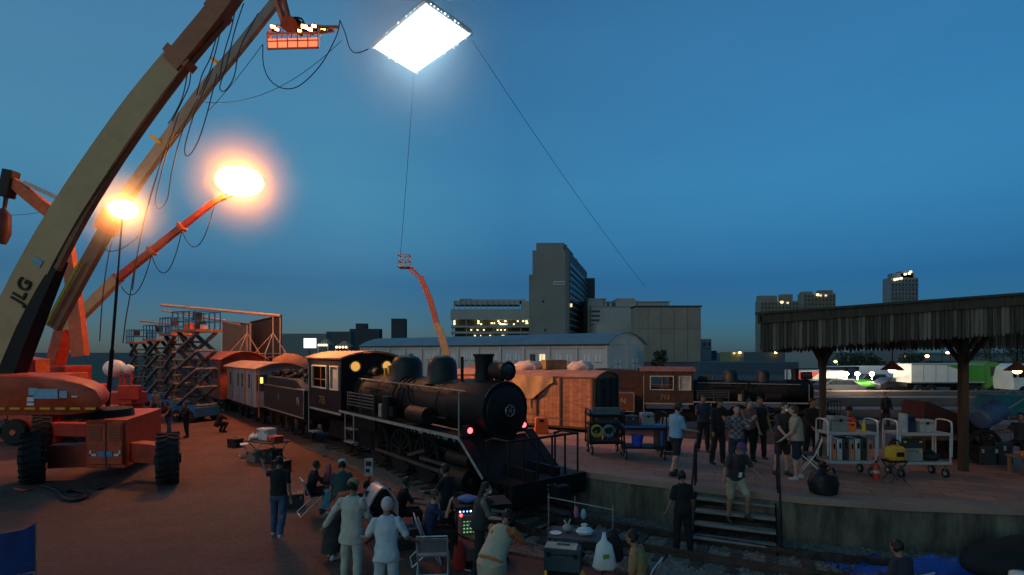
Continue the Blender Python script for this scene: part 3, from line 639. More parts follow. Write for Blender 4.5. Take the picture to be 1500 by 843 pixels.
# boom sections
m = MB(base); c1, w1 = boom(m, [(-12, 552, 17.6, 58, .42), (17, 478, 17.6, 52, .42), (57, 392, 17.4, 46, .4), (102, 312, 17.2, 43, .38), (154, 232, 17.0, 41, .36), (208, 156, 16.8, 39, .36), (263, 86, 16.6, 35, .34)])
bs = m.build('boom_section', cream, t, smooth=20)
m = MB(base); c2, w2 = boom(m, [(255, 97, 16.6, 28, .42), (284, 62, 16.5, 28, .42), (318, 20, 16.4, 27, .42), (352, -28, 16.3, 26, .4), (420, -120, 16.1, 25, .4)]); m.build('boom_section', mat('orange_boom', (.42, .12, .045), .5, 0, .25, 2), t, smooth=20)
m = MB(base); boom(m, [(84, 396, 17.3, 6, .2), (125, 318, 17.15, 6, .2), (175, 237, 17.0, 6, .2), (228, 159, 16.8, 6, .2), (279, 92, 16.6, 6, .2), (330, 32, 16.5, 6, .2)])
m.build('cable_tray', mat('tray_lit_brown', (.26, .11, .06), .6, 0, .3, 3), t, smooth=20)  # tray colour lightened to look orange-brown lit
m = MB(base); boom(m, [(16, 552, 17.5, 24, .5), (44, 482, 17.45, 20, .5), (72, 420, 17.4, 14, .4), (92, 382, 17.35, 6, .3)]); m.build('lift_cylinder', black, t, smooth=20)
for (px, py, wpx) in ((264, 86, 41), (320, 18, 32)):
    m = MB(base); boom(m, [(px-4, py+5, 16.6, wpx, .46), (px+4, py-5, 16.6, wpx, .46)], 2); m.build('boom_collar', orange2, t, bevel=.01)
def on_boom(px, py):   # a spot on the near face of the cream boom section: point, along, across, outward
    i = min(range(1, len(c1)-1), key=lambda k: (V((c1[k].x/c1[k].y, (c1[k].z-H)/c1[k].y))-V(((px-750)/F, (HZ-py)/F))).length)
    tn = (c1[i+1]-c1[i-1]).normalized(); nv = V((0, 1, 0)).cross(tn).normalized(); yv = tn.cross(nv)
    p_ = W(px, py, c1[i].y-.21); return p_-yv*.015, tn, -nv, -yv
p_, tn, up_, out_ = on_boom(33, 426)
text('maker_lettering', 'JLG', .58, p_-base+out_*.01, tn, up_, blackpaint, bs, .02)
p_, tn, up_, out_ = on_boom(56, 384)
m = MB(base); m.box(p_+out_*.01, (.24, .3, .03), mtx=Matrix((tn, up_, out_)).transposed()); m.build('blue_decal', dcl, bs)
# second tall boom, grey, with a basket of lamps
base = V((-19.6, 24.6, 0))
t = thing('boom_lift', 'grey telescopic boom lift leaning right, glowing orange lamp basket at its tip', 'boom lift', base, 0, 'boom lifts')
m = MB(base); boom(m, [(78, 480, 24.6, 19, .3), (110, 420, 24.5, 19, .3), (138, 370, 24.4, 18, .3), (162, 326, 24.3, 18, .3)]); m.build('boom_section', mat('brown_boom', (.10, .07, .05), .5, 0, .3, 2), t, smooth=20)
m = MB(base); boom(m, [(158, 332, 24.3, 16, .3), (192, 279, 24.2, 16, .3), (243, 208, 24.1, 15, .28), (302, 128, 24, 14, .26), (352, 68, 24, 13, .25), (408, -2, 24, 12, .25)]); m.build('boom_section', greyboom, t, smooth=20)
m = MB(base); boom(m, [(68, 476, 24.3, 4, .1), (92, 430, 24.2, 4, .1), (118, 383, 24.1, 3, .1)]); m.build('hose_guide', mat('guide_green', (.14, .22, .03), .6), t)
m = MB(base); boom(m, [(153, 339, 24.3, 25, .55), (168, 312, 24.3, 25, .55)], 2); m.build('boom_collar', orange, t)
for px, py in ((231, 205), (320, 92)):
    m = MB(base); boom(m, [(px-2, py+3, 24.05, 18, .34), (px+1, py-1, 24.05, 18, .34)], 2); m.build('boom_band', yellowp, t)
m = MB(base); m.lim(-21.6, -17.6, 23.4, 26, .5, 1.6); m.build('chassis', orange, t, bevel=.03)
for x in (-21.2, -18.2):
    for y in (23.4, 26.0): wheel(t, V((x, y, .55))-base, .55, .4, R(90), orange2)
m = MB(base); m.lim(-21.4, -18.9, 23.7, 25.6, 1.62, 2.5); m.build('turret', orange, t, bevel=.05)
m = MB(base); m.bar(W(403, -8, 24), W(418, 40, 23.6), .22, .2); m.bar(W(414, -8, 24), W(425, 36, 23.6), .16, .16); m.cyl(W(424, 36, 23.0), W(424, 36, 24.2), .32, None, 16); m.build('jib', orange2, t)
bc = W(431, 56, 23.4)
def P2(px, py, dd=0): return W(px, py, 23.4+dd)
m = MB(base)
cr = [P2(392, 72, -.2), P2(466, 70, -.5), P2(468, 62, .9), P2(398, 62, 1.2)]; ct = [P2(391, 50, -.2), P2(466, 48, -.5), P2(472, 38, .9), P2(402, 38, 1.2)]
for a in (cr, ct):
    for i in range(4): m.bar(a[i], a[(i+1) % 4], .06)
for i in range(4):
    for k in range(5): m.bar(cr[i].lerp(cr[(i+1) % 4], k/5), ct[i].lerp(ct[(i+1) % 4], k/5), .04)
    m.bar(cr[i].lerp(ct[i], .5), cr[(i+1) % 4].lerp(ct[(i+1) % 4], .5), .04)
bk = m.build('basket', orangep, t)
m = MB(base); m.hexa([p_+V((0, 0, -.05)) for p_ in cr]+[p_ for p_ in cr]); m.build('basket_floor', redp, bk)
m = MB(base); m.bar(P2(466, 40), P2(497, 40), .1); m.bar(P2(466, 49), P2(490, 46), .06); m.build('outrigger_bar', orange2, bk)
m = MB(base); m.ell(P2(428, 37, .2), (.5, .35, .28), 12, 8); m.tube(spline([P2(412, 40), P2(420, 28), P2(440, 27), P2(446, 36)], 4), .04, 6); m.build('rotator', black, bk)
basketlamp = glow('basket_lamp', (1, .42, .10), 26); panelglow = glow('panel_glow_red', (1, .20, .09), 1.6)
for px, py, r in ((402, 42, .09), (408, 46, .07), (448, 42, .12), (456, 46, .09), (462, 41, .08), (441, 48, .07), (475, 44, .09), (484, 43, .07)):
    m = MB(base); m.box(P2(px, py, .3), (r*2.4, .3, r*1.6), .4); lf = m.build('lamp_fixture', black, bk)
    m = MB(base); m.box(P2(px, py, .3)+V((0, -.16, -.02)), (r*2.1, .02, r*1.3), .4); m.build('lamp_lens', basketlamp, lf)
m = MB(base); u0, u1 = cr[0].lerp(ct[0], .08)+V((0, .06, 0)), cr[1].lerp(ct[1], .08)+V((0, .06, 0)); v0, v1 = cr[0].lerp(ct[0], .72)+V((0, .06, 0)), cr[1].lerp(ct[1], .72)+V((0, .06, 0)); th = V((0, .03, 0))
m.hexa([u0, u1, u1+th, u0+th, v0, v1, v1+th, v0+th]); m.build('self_lit_panel', panelglow, bk)  # panel's own emission stands for the basket lamps' light on it
# orange boom with the glowing balloon lamp
base = V((-25.4, 31, 0))
t = thing('boom_lift', 'slim orange and cream boom lift holding up the larger glare-sized balloon lamp', 'boom lift', base, 0, 'boom lifts')
m = MB(base); boom(m, [(92, 484, 31, 15, .4), (118, 462, 31, 14, .4), (172, 408, 31, 13, .4)]); m.build('boom_section', cream, t, smooth=20)
m = MB(base); boom(m, [(168, 412, 31, 10, .3), (220, 370, 31, 9, .3), (262, 336, 31, 8, .26), (316, 294, 31, 7, .22)]); m.build('boom_section', orange, t, smooth=20)
for px, py in ((173, 407), (222, 368), (266, 333)):
    m = MB(base); boom(m, [(px-2, py+1.6, 31, 12.5, .42), (px+2, py-1.6, 31, 12.5, .42)], 2); m.build('boom_collar', orange2, t)
m = MB(base); m.bar(W(314, 296, 31), W(330, 289, 31), .25, .2); m.tube([W(322, 292, 31), W(338, 288, 31), W(350, 283, 31)], .06, 8); m.build('jib', orange2, t)
m = MB(base); m.lim(-27.6, -23.4, 29.8, 32.4, .5, 1.5); m.build('chassis', orange, t, bevel=.03)
m = MB(base); m.lim(-27.4, -24.6, 30.1, 32.0, 1.52, 3.2); m.bar((-26, 31, 3.0), W(95, 482, 31), .8, .6); m.build('turret', orange, t, bevel=.05)
for x in (-27.0, -24.0):
    for y in (29.7, 32.4): wheel(t, V((x, y, .55))-base, .55, .4, R(90), orange2)
LAMP1 = W(351, 266, 31)
def bloom(name, c, r, label, m1):  # lamp body swollen to the size of its lens glare
    o = MB(c); o.ell(c, r, 28, 16); b = o.build(name, m1); b.location = c; return tag(b, label, 'balloon lamp', 'glowing orange lamps')
bloom('bloom_lamp', LAMP1, (1.25, 1.1, .82), 'larger yellow-white glare-sized balloon lamp on the slim orange boom', glow('bloom_glow', (1.0, .31, .045), 130))
# mast lamp
LAMP2 = W(181, 307, 20.5); b0 = V((W(152, 515, 20.5).x, 20.5, 0))
t = thing('lamp_mast', 'thin black telescopic mast carrying the smaller glowing lamp', 'lamp mast', b0)
m = MB(b0); top = LAMP2-V((0.05, 0, .3))
m.tube([b0, b0.lerp(top, .45)], .075, 8); m.tube([b0.lerp(top, .44), b0.lerp(top, .75)], .05, 8); m.tube([b0.lerp(top, .74), top], .03, 8); m.build('pole', black, t)
for k in range(3):
    a = 2*PI*k/3+.4; m = MB(b0); m.bar(b0+V((0, 0, 1.6)), b0+V((math.cos(a)*1.1, math.sin(a)*1.1, .04)), .05); m.bar(b0+V((0, 0, .7)), b0+V((math.cos(a)*.65, math.sin(a)*.65, .66)), .035); m.build('leg', black, t)
bloom('bloom_lamp', LAMP2, (.48, .42, .34), 'smaller glowing yellow lamp on the thin mast', glow('mast_lamp_glow', (1.0, .38, .08), 110))
# orange crane with a folded arm
base = V((-25.2, 27.5, 0))
t = thing('mobile_crane', 'orange mobile crane behind the boom lifts with a folded hook arm', 'crane', base)
m = MB(base); boom(m, [(118, 522, 27, 20, .35), (113, 470, 27, 18, .35), (107, 420, 27, 16, .35), (98, 345, 27, 13, .3)]); m.build('lift_arm', mat('crane_orange', (.45, .10, .03), .5, 0, .3, 2), t, smooth=20)
m = MB(base); boom(m, [(100, 330, 26.6, 19, .4), (60, 300, 26.3, 17, .4), (30, 276, 26.1, 15, .36), (14, 262, 26.0, 13, .36)]); m.build('fold_arm', orange2, t, smooth=20)
m = MB(base); boom(m, [(88, 292, 26.3, 6, .2), (36, 268, 26.1, 6, .2)]); m.build('cylinder', steel, t)
m = MB(base); m.box(W(13, 270, 26), (.5, .5, 1.3), mtx=Matrix.Rotation(.2, 3, 'Y')); m.build('arm_head', soot, t, bevel=.04)
m = MB(base); m.tube([W(8, 282, 26), W(5, 305, 26)], .05, 6); m.tube([W(12, 282, 26), W(8, 305, 26)], .05, 6); m.lathe([(.1, .4), (.3, .1), (.3, -.8), (.12, -1.3)], W(5, 318, 26), (0, 0, 1), 14); m.build('hook_block', mat('hook_red', (.08, .025, .025), .6), t)
m = MB(base); m.lim(-28.5, -22.3, 26, 29.2, .7, 1.7); m.build('carrier', orange, t, bevel=.04)
m = MB(base); m.lim(-23.9, -22.2, 26.4, 28.6, 1.72, 2.9); m.prism_y([(-26.5, 1.72), (-24, 1.72), (-24, 3.6), (-26.0, 3.9), (-26.5, 3.2)], 26.3, 28.4); m.build('housing', mat('crane_orange2', (.5, .12, .03), .5, 0, .3, 2), t, bevel=.04)
m = MB(base); m.lim(-24.4, -22.9, 25.7, 26.28, 2.0, 3.6); cb = m.build('cab', redp, t, bevel=.05)
m = MB(base); m.lim(-24.2, -23.1, 25.66, 25.695, 2.7, 3.45); m.build('cab_window', glassm, cb)
m = MB(base); rnd = random.Random(9)
for k in range(9): m.box((rnd.uniform(-28, -24.6), 26+rnd.uniform(-.2, .2), rnd.uniform(1.8, 3.0)), (rnd.uniform(.2, .6), .4, rnd.uniform(.2, .6)))
m.tube(spline([(-27, 25.9, 2.9), (-26.4, 25.8, 2.2), (-25.6, 25.8, 2.6), (-25, 25.8, 2.0)], 5), .07, 6); m.build('engine_parts', soot, t, bevel=.02)
for x in (-27.8, -26, -23.4):
    for y in (26, 29): wheel(t, V((x, y, .6))-base, .6, .4, R(90), orange2)
# far boom lift before the warehouse
base = V((-5.9, 52, 0))
t = thing('boom_lift', 'distant boom lift with red arm and empty cage, before the white warehouse', 'boom lift', base, 0, 'boom lifts')
m = MB(base); boom(m, [(655, 523, 52, 11, .5), (646, 490, 52, 10, .5), (638, 474, 52, 9, .5)]); m.build('boom_section', cream, t)
m = MB(base); boom(m, [(641, 480, 52, 8, .4), (630, 440, 52, 8, .4), (616, 406, 52, 7, .4)]); m.build('boom_section', mat('salmon_red', (.55, .12, .08), .5), t)
m = MB(base); m.bar(W(616, 406, 52), W(602, 392, 52), .3, .25); m.bar(W(612, 408, 52), W(598, 394, 52), .12, .12); m.build('jib', orange2, t)
m = MB(base); a = W(592, 383, 52)
for z in (-.55, 0, .55):
    q = [a+V((x, y, z)) for x, y in ((-.5, -.6), (.5, -.6), (.5, .6), (-.5, .6))]
    for i in range(4): m.bar(q[i], q[(i+1) % 4], .07)
for x in (-.5, 0, .5):
    for y in (-.6, .6): m.bar(a+V((x, y, -.6)), a+V((x, y, .6)), .07)
m.lim(a.x-.5, a.x+.5, 51.4, 52.6, a.z-.65, a.z-.58); m.build('cage', mat('cage_pale', (.45, .35, .28), .5), t)
m = MB(base); m.lim(-7.4, -4.6, 51, 53, .4, 1.4); m.bar((-6.2, 52, 1.4), W(655, 523, 52), .5, .5); m.build('chassis', orange, t)
for x in (-7, -5):
    for y in (51, 53): wheel(t, V((x, y, .45))-base, .45, .35, R(90), orange2, lugs=10)
# scissor lifts
scg = mat('scissor_grey', (.20, .17, .15), .55, .1, .35, 3); scd = mat('scissor_dark', (.05, .05, .05), .55, .2, .3, 3)
def scissor(label, loc, yaw, hgt, L=1.95, n=4):
    t = thing('scissor_lift', label, 'scissor lift', loc, yaw, 'blue scissor lifts by the train')
    h = L/2; m = MB(); m.lim(-h, h, -.75, .75, .3, .85); b = m.build('base', blue, t, bevel=.03)
    for q in ((-h-.02, -h+.5, -.8, -.752, .35, .75), (h-.5, h+.02, -.8, -.752, .3, 1.0)): m = MB(); m.lim(*q); m.build('side_box', mat('lift_blue2', (.03, .18, .42), .5), b)
    for x in (-h+.35, h-.35):
        for y in (-.7, .7): wheel(t, (x, y, .35), .35, .26, R(90), steel, lugs=12)
    z0, z1 = .95, hgt; dz = (z1-z0)/n
    for k in range(n):
        for y in (-.55, .55):
            m = MB(); m.bar((-h+.1, y, z0+k*dz), (h-.1, y, z0+(k+1)*dz), .1, .24, (0, 1, 0)); m.build('scissor_arm', scg, t)
            m = MB(); m.bar((h-.1, y*.84, z0+k*dz), (-h+.1, y*.84, z0+(k+1)*dz), .1, .24, (0, 1, 0)); m.build('scissor_arm', scd, t)
        for x, zz in ((-h+.1, 0), (h-.1, 0), (0, .5)): m = MB(); m.cyl((x, -.62, z0+(k+zz)*dz), (x, .62, z0+(k+zz)*dz), .065, None, 8); m.build('cross_pin', scg, t)
    m = MB(); m.cyl((-.7, 0, 1.2), (.3, 0, 2.2), .12, None, 10); m.cyl((-.1, 0, 1.8), (.7, 0, 2.6), .08, None, 10); m.build('hydraulic_ram', scg, t)
    m = MB(); m.lim(-h-.1, h+.1, -.8, .8, z1+.05, z1+.2); pl = m.build('platform_deck', orange2, t)
    m = MB()
    for z in (z1+.65, z1+1.2):
        for a, c in (((-h, -.78), (h, -.78)), ((h, -.78), (h, .78)), ((h, .78), (-h, .78)), ((-h, .78), (-h, -.78))): m.bar((*a, z), (*c, z), .045)
    for x in [-h+2*h*i/4 for i in range(5)]:
        for y in (-.78, .78): m.bar((x, y, z1+.2), (x, y, z1+1.22), .05)
    m.build('guard_rail', blue, pl)
    m = MB(); m.lim(h-.3, h-.05, -.7, -.3, z1+.7, z1+1.15); m.build('control_box', darkgrey, pl)
    return t
for lb, px, d, ht, yw in (('nearest blue scissor lift, raised, with folded grey arms', 288, 31.5, 5.05, -.45), ('blue scissor lift directly left of the nearest one, raised as high', 262, 35.5, 4.95, -.7), ('blue scissor lift third along the row, raised beside the brown carriages', 236, 40.5, 4.7, -.6), ('farthest blue scissor lift at the left end of the row', 206, 46.5, 4.6, -.7)):
    c = W(px, 515, d); scissor(lb, (c.x, c.y, 0), yw, ht)
# long lit tubes carried across the lift platforms
tubem = mat('lit_tube_alu', (.50, .34, .26), .4, .3, .15, 5)  # aluminium with the orange lamplight mixed into its colour
for i, (a, b, r, lb) in enumerate([((236, 447, 36), (411, 463, 36), .1, 'upper long metal pipe lying across the scissor lift rails'), ((237, 455, 37), (330, 470, 37), .07, 'shorter metal pipe below the long one on the lift rails'), ((205, 470, 39), (262, 476, 39), .08, 'short metal pipe at the left end over the lifts'), ((300, 466, 36.5), (352, 476, 36.5), .06, 'thin metal pipe resting beside the grey screen')]):
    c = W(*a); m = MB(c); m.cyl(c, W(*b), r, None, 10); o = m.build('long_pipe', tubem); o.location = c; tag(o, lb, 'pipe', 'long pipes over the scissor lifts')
# dark screens on braced frames behind the carriages
def screen(lb, pts, d0, d1, m_):
    a, b = W(pts[0][0], 515, d0), W(pts[1][0], 515, d1); a.z = b.z = 0; t = thing('blackout_screen', lb, 'screen', (a+b)/2, 0, 'blackout screens behind the train'); o = (a+b)/2
    za, zb = W(0, pts[0][1], d0).z, W(0, pts[1][1], d1).z
    dv = (b-a).normalized(); nv = V((dv.y, -dv.x, 0))*.06; m = MB(o)
    m.hexa([a, b, b-nv, a-nv, a+V((0, 0, za)), b+V((0, 0, zb)), b-nv+V((0, 0, zb)), a-nv+V((0, 0, za))]); m.build('panel', m_, t)
    m = MB(o); f = nv*1.2
    m.bar(a+f+V((0, 0, za)), b+f+V((0, 0, zb)), .06); m.bar(a+f, a+f+V((0, 0, za)), .05); m.bar(b+f, b+f+V((0, 0, zb)), .07)
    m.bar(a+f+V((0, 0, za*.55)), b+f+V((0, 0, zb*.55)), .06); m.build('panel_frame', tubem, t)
    return t
screen('grey blackout screen left of the dark one', ((326, 470), (368, 474)), 42, 40.5, mat('screen_grey', (.11, .09, .08), .8, 0, .2, 2))
screen('tall dark blackout screen with metal bracing at its right end', ((366, 472), (412, 461)), 42.5, 38.6, mat('screen_dark', (.045, .026, .024), .85, 0, .2, 2))
for lb, px, py, d in (('triangular metal brace before the dark screen', 400, 460, 37.6), ('triangular metal brace before the grey screen', 362, 476, 38.6)):
    c = W(px, 515, d); c.z = 0; m = MB(c); tp = W(px, py, d); mid = W(px, 488, d)
    m.bar(c, tp, .06)
    for dx, dy in ((-1.1, -.4), (1.1, -.5), (0, -1.2)): q = W(px, 518, d)+V((dx, dy, 0)); m.bar(mid, q, .055); m.bar(q, V((q.x, q.y, 0)), .055); m.bar(q, W(px, 518, d), .045)
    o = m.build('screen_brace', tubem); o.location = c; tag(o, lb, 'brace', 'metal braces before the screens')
# big square soft light hung over the set
SC = [W(609, 107, 39.0), W(545, 68, 36.8), W(623, 2, 33.5), W(691, 49, 35.6)]
cen = sum(SC, V())/4
t = thing('soft_light', 'big square white soft light hanging in the sky', 'soft light', cen)
nrm = (SC[1]-SC[0]).cross(SC[3]-SC[0]).normalized(); nrm = -nrm if nrm.z < 0 else nrm
inn = [cen+(p_-cen)*.93 for p_ in SC]
m = MB(cen); m.hexa(inn+[p_+nrm*.1 for p_ in inn]); m.build('light_face', glow('soft_light_glow', (.45, .80, 1.0), 15), t)
m = MB(cen); m.hexa([p_+nrm*.12 for p_ in SC]+[p_+nrm*.3 for p_ in SC]); m.build('backing', mat('backing_silver', (.25, .3, .33), .6), t)
fr = MB(cen)
for i in range(4): fr.bar(SC[i], SC[(i+1) % 4], .16)
pa = fr.build('rig_frame', alu, t)
lm = glow('edge_led', (.55, .85, 1.0), 5)
for i in range(4):
    m = MB(cen)
    for k in range(14): q = SC[i].lerp(SC[(i+1) % 4], (k+.5)/14); m.ell(q-nrm*.03+(q-cen).normalized()*random.uniform(-.02, .1), (random.uniform(.03, .07),)*3, 6, 5)
    m.build('edge_lights', lm, pa)
# wires and cables
def cable(lb, pts, r, sm=True, n=6, nm='cable', grp='power cables hanging from the booms'):
    q = spline(pts, n) if sm else [V(p) for p in pts]; m = MB(q[0]); m.tube(q, r, 5); o = m.build(nm, cablem); o.location = q[0]; return tag(o, lb, 'cable', grp)
for lb, a, b in (('thin guy wire from the soft light down towards the far building', (692, 60, 36), (945, 420, 60)), ('thin guy wire from the soft light straight down to the far lift', (606, 112, 39), (586, 378, 50))):
    cable(lb, sag(W(*a), W(*b), .5), .018, False, nm='guy_wire', grp='guy wires of the soft light')
D = 23.0
hang = [('cable loop hanging high between both booms', [(357, 5), (344, 45), (332, 95), (322, 128), (330, 133), (343, 112), (352, 70), (378, 20)]),
 ('cable strand beside the high loop between both booms', [(345, 14), (338, 45), (328, 80), (321, 120)]),
 ('cable hanging in a long loop from the grey boom above the larger lamp', [(312, 100), (300, 130), (285, 165), (271, 215), (275, 229), (288, 212), (301, 175), (318, 108)]),
 ('cable hanging in a narrow loop from the grey boom left of the larger lamp', [(262, 165), (250, 205), (236, 255), (228, 292), (233, 306), (245, 292), (252, 250), (268, 190), (290, 145)]),
 ('long cable dropping from the grey boom to the ground gear', [(268, 190), (248, 210), (228, 262), (212, 320), (196, 400), (191, 430), (184, 470), (180, 503)]),
 ('cable strand falling along the long dropping cable', [(250, 200), (240, 225), (222, 285), (205, 350), (194, 425)]),
 ('cable tied under the cream boom tip', [(275, 105), (268, 140), (257, 165), (246, 182)]),
 ('second cable tied under the cream boom tip', [(280, 98), (277, 125), (266, 150), (252, 178)]),
 ('cable strand from the orange boom end across to the grey boom', [(318, 52), (308, 85), (296, 110), (288, 140)]),
 ('cable strand right beside the one from the orange boom end', [(322, 50), (316, 75), (306, 108), (292, 140)]),
 ('thin cable hanging from the smaller lamp down beside its mast', [(170, 330), (158, 380), (150, 440), (146, 500)]),
 ('slack cable slung right of the smaller lamp mast', [(152, 360), (158, 368), (175, 366), (192, 356), (203, 346)]),
 ('cable hanging from the lamp basket in a wide loop', [(385, 65), (386, 95), (396, 118), (416, 130), (440, 125), (470, 95), (492, 55), (498, 30)]),
 ('short cable curling from the lamp bar towards the soft light', [(498, 30), (506, 50), (512, 70), (522, 78), (540, 72)])]
for lb, p in hang: cable(lb, [W(x, y, D) for x, y in p], .022)
cable('thin line between basket and cream boom', sag(W(384, 66, D), W(305, 163, D), .1), .012, False)
cable('thin cable slung from the basket past the larger lamp', sag(W(500, 60, D), W(300, 150, D+1), .8), .012, False)
for lb, a, b, s in (('cable loop under the tip of the orange boom', (314, 300), (266, 337), 1.6), ('cable loop under the middle of the orange boom', (266, 340), (222, 374), 1.6), ('cable loop under the cream end of the orange boom', (222, 374), (178, 420), 1.2)):
    cable(lb, sag(W(*a, 30.7), W(*b, 30.7), s), .025, False)
cable('thin line behind the folded crane arm', sag(W(4, 315, 27), W(150, 270, 30), .5), .012, False)
# ================================================================== background buildings
bconc = mat('tower_concrete', (.27, .25, .22), .9, 0, .12, .08, .1, 2)
bdark = mat('weathered_block', (.26, .215, .165), .9, 0, .28, .12, .1, 2, col2=(.36, .30, .235))
bpale = mat('pale_render', (.38, .37, .34), .85, 0, .1, .1)
bwin = mat('window_dark', (.05, .055, .06), .3, 0, .3, .5)
litw = glow('window_lit', (.95, .8, .45), 1.1); litw2 = glow('garage_lamp', (1, .86, .45), 3.0); amber = glow('street_amber', (1, .5, .12), 9)
def zt(py, d): return W(0, py, d).z
def xt(px, d): return W(px, 0, d).x
def block(mb, px0, px1, py, d, depth, z0=0): mb.lim(xt(px0, d), xt(px1, d), d, d+depth, z0, zt(py, d))
d = 220; o = V((xt(808, d), d, 0))
t = thing('office_tower', 'tall bare concrete tower slab with a white name board, left of the grey block', 'tower', o)
x0, x1 = xt(780, d), xt(828, d); zt_ = zt(358, d)
# the tower turns its long window side a little to the right: footprint as a skewed slab
sk = V((15.5, 60, 0)); A = V((x0, d, 0)); B_ = V((x1, d, 0)); C_ = V((xt(834, d), d+1, 0))
m = MB(o); fp = [A, B_, C_, C_+sk, A+sk]; m.prism_z([(p_.x, p_.y) for p_ in fp], 0, zt_-2.5)
m.prism_z([(x0+1.5, d+.3), (x1-.6, d+.3), (x1+6, d+25), (x0+8, d+25)], zt_-2.5, zt_+.6); wl_ = m.build('wall', bconc, t, smooth=0)
m = MB(o); m.lim(x0-1.2, x0+3, d+1.5, d+8, 0, zt_-12); m.build('stair_shaft', bconc, t, smooth=0)
sd = sk.normalized(); sn = V((sd.y, -sd.x, 0))
for k in range(13):
    z = 8+k*(zt_-14)/12.6
    m = MB(o); a = C_+sk*.02+sn*.12; b = C_+sk*.96+sn*.12
    m.bar(a+V((0, 0, z)), b+V((0, 0, z)), .25, 1.5); w_ = m.build('window_band', bwin, t, smooth=0)
    m = MB(o); m.bar(a+V((0, 0, z-1.2))+sn*.15, b+V((0, 0, z-1.2))+sn*.15, .6, .7); m.build('ledge', bconc, t, smooth=0)
m = MB(o); q = C_+sk*1.0; m.prism_z([(q.x, q.y), (q.x+4.0, q.y-.5), (q.x+4.5, q.y+10), (q.x, q.y+10)], 0, zt_-5.5); m.build('end_shaft', mat('dark_shaft', (.10, .10, .095), .9), t, smooth=0)
m = MB(o); m.lim(xt(811, d), xt(829, d)-.3, d-.35, d-.02, zt(418, d), zt(412.5, d)); nb = m.build('name_board', mat('board_white', (.55, .6, .6), .6), t, smooth=0)
m = MB(o); rnd = random.Random(2)
for k in range(9): m.lim(xt(812.5+1.7*k, d), xt(813.6+1.7*k, d), d-.42, d-.36, zt(416.6+rnd.uniform(-.4, .3), d), zt(414, d))
m.build('lettering', mat('lettering_grey', (.12, .14, .16), .6), nb, smooth=0)
for px, py in ((794, 440), (797, 482)):
    m = MB(o); m.lim(xt(px, d), xt(px+3, d), d-.1, d+.1, zt(py+4, d), zt(py, d)); m.build('window', bwin, t, smooth=0)
m = MB(o); m.lim(x1+2.2, x1+3.0, d+1.5, d+1.9, 22, 23.4); m.build('lit_window', litw, t)
for px, zz in ((829, 2.2), (842, 1.5), (851, 1.2)):
    m = MB(o); q = C_+sk*((px-829)/26); m.cyl((q.x-1, q.y+1, zt_-3), (q.x-1, q.y+1, zt_+zz-2), .25, None, 6); m.build('roof_mast', bdark, t)
# parking building with lit decks
d = 226; o = V((xt(720, d), d, 0)); t = thing('parking_building', 'pale parking building with rows of lamps on its open decks', 'parking building', o)
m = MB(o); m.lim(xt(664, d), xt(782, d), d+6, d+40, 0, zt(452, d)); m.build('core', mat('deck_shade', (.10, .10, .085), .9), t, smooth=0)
m = MB(o)
for a, b in ((468, 453), (480, 477.5), (489, 486), (497, 494)): m.lim(xt(660, d), xt(782, d), d, d+7, zt(a, d), zt(b, d))
for px in range(662, 784, 20): m.lim(xt(px, d), xt(px+1.2, d), d+1, d+2, 0, zt(453, d))
m.build('deck', bpale, t, smooth=0)
m = MB(o); m.lim(xt(664, d), xt(762, d), d+2, d+12, zt(446, d), zt(440, d)); m.lim(xt(678, d), xt(770, d), d+4, d+20, zt(440, d), zt(437.5, d)); m.lim(xt(764, d), xt(782, d), d+1, d+12, zt(453, d), zt(441, d)); m.lim(xt(672, d), xt(690, d), d+4, d+20, zt(438, d), zt(436.5, d))
for k in range(13): m.lim(xt(664+8*k, d), xt(665+8*k, d), d+1.5, d+2.5, zt(453, d), zt(440, d))
m.build('roof_frames', bpale, t, smooth=0)
rnd = random.Random(5)
for k in range(26):
    px = rnd.choice([662, 664, 682, 694, 700]) if k < 6 else 700+80*rnd.random()**.8; py = rnd.choice([470, 473, 474.5])
    m = MB(o); m.box((xt(px, d), d+4.5, zt(py, d)), (rnd.uniform(.5, .9), .5, .5)); m.build('deck_lamp', litw2, t, smooth=0)
for k in range(12):
    m = MB(o); m.box((xt(682+rnd.uniform(0, 60), d), d+4.5, zt(rnd.choice([483, 491.5]), d)), (.6, .5, .4)); m.build('deck_lamp', litw2, t, smooth=0)
# factory halls right of the tower
d = 235; o = V((xt(920, d), d, 0)); t = thing('factory_hall', 'stepped pale factory hall between the tower and the grey block', 'factory', o)
m = MB(o); m.lim(xt(866, d), xt(944, d), d, d+30, 0, zt(449, d)); m.lim(xt(863, d), xt(889, d), d+4, d+24, 0, zt(436, d)); m.lim(xt(905, d), xt(936, d), d+5, d+24, 0, zt(438, d)); m.lim(xt(910, d), xt(936, d), d+8, d+20, 0, zt(434.5, d)); m.lim(xt(936, d), xt(986, d), d+6, d+30, 0, zt(440, d)); m.lim(xt(864, d), xt(940, d), d-20, d-1, 0, zt(478, d))
m.build('wall', bpale, t, smooth=0)
m = MB(o); m.lim(xt(884, d), xt(891, d), d+3.2, d+3.9, zt(438, d), zt(436.6, d)); m.lim(xt(866, d), xt(944, d), d-.3, d-.05, zt(450, d), zt(449, d)); m.lim(xt(864, d), xt(988, d), d+5.4, d+5.9, zt(441, d), zt(440, d)); m.build('parapet', bdark, t, smooth=0)
for k in range(5):
    m = MB(o); m.lim(xt(866, d), xt(880+rnd.uniform(-3, 2), d), d-.2, d-.02, zt(458+6.5*k, d), zt(455+6.5*k, d)); m.build('window_band', bwin, t, smooth=0)
for px in (890, 897):
    m = MB(o); m.lathe([(1.1, 0), (1.1, 2), (.2, 2.6)], (xt(px, d), d+4, zt(449, d)), (0, 0, 1), 14); m.build('roof_tank', steel, t)
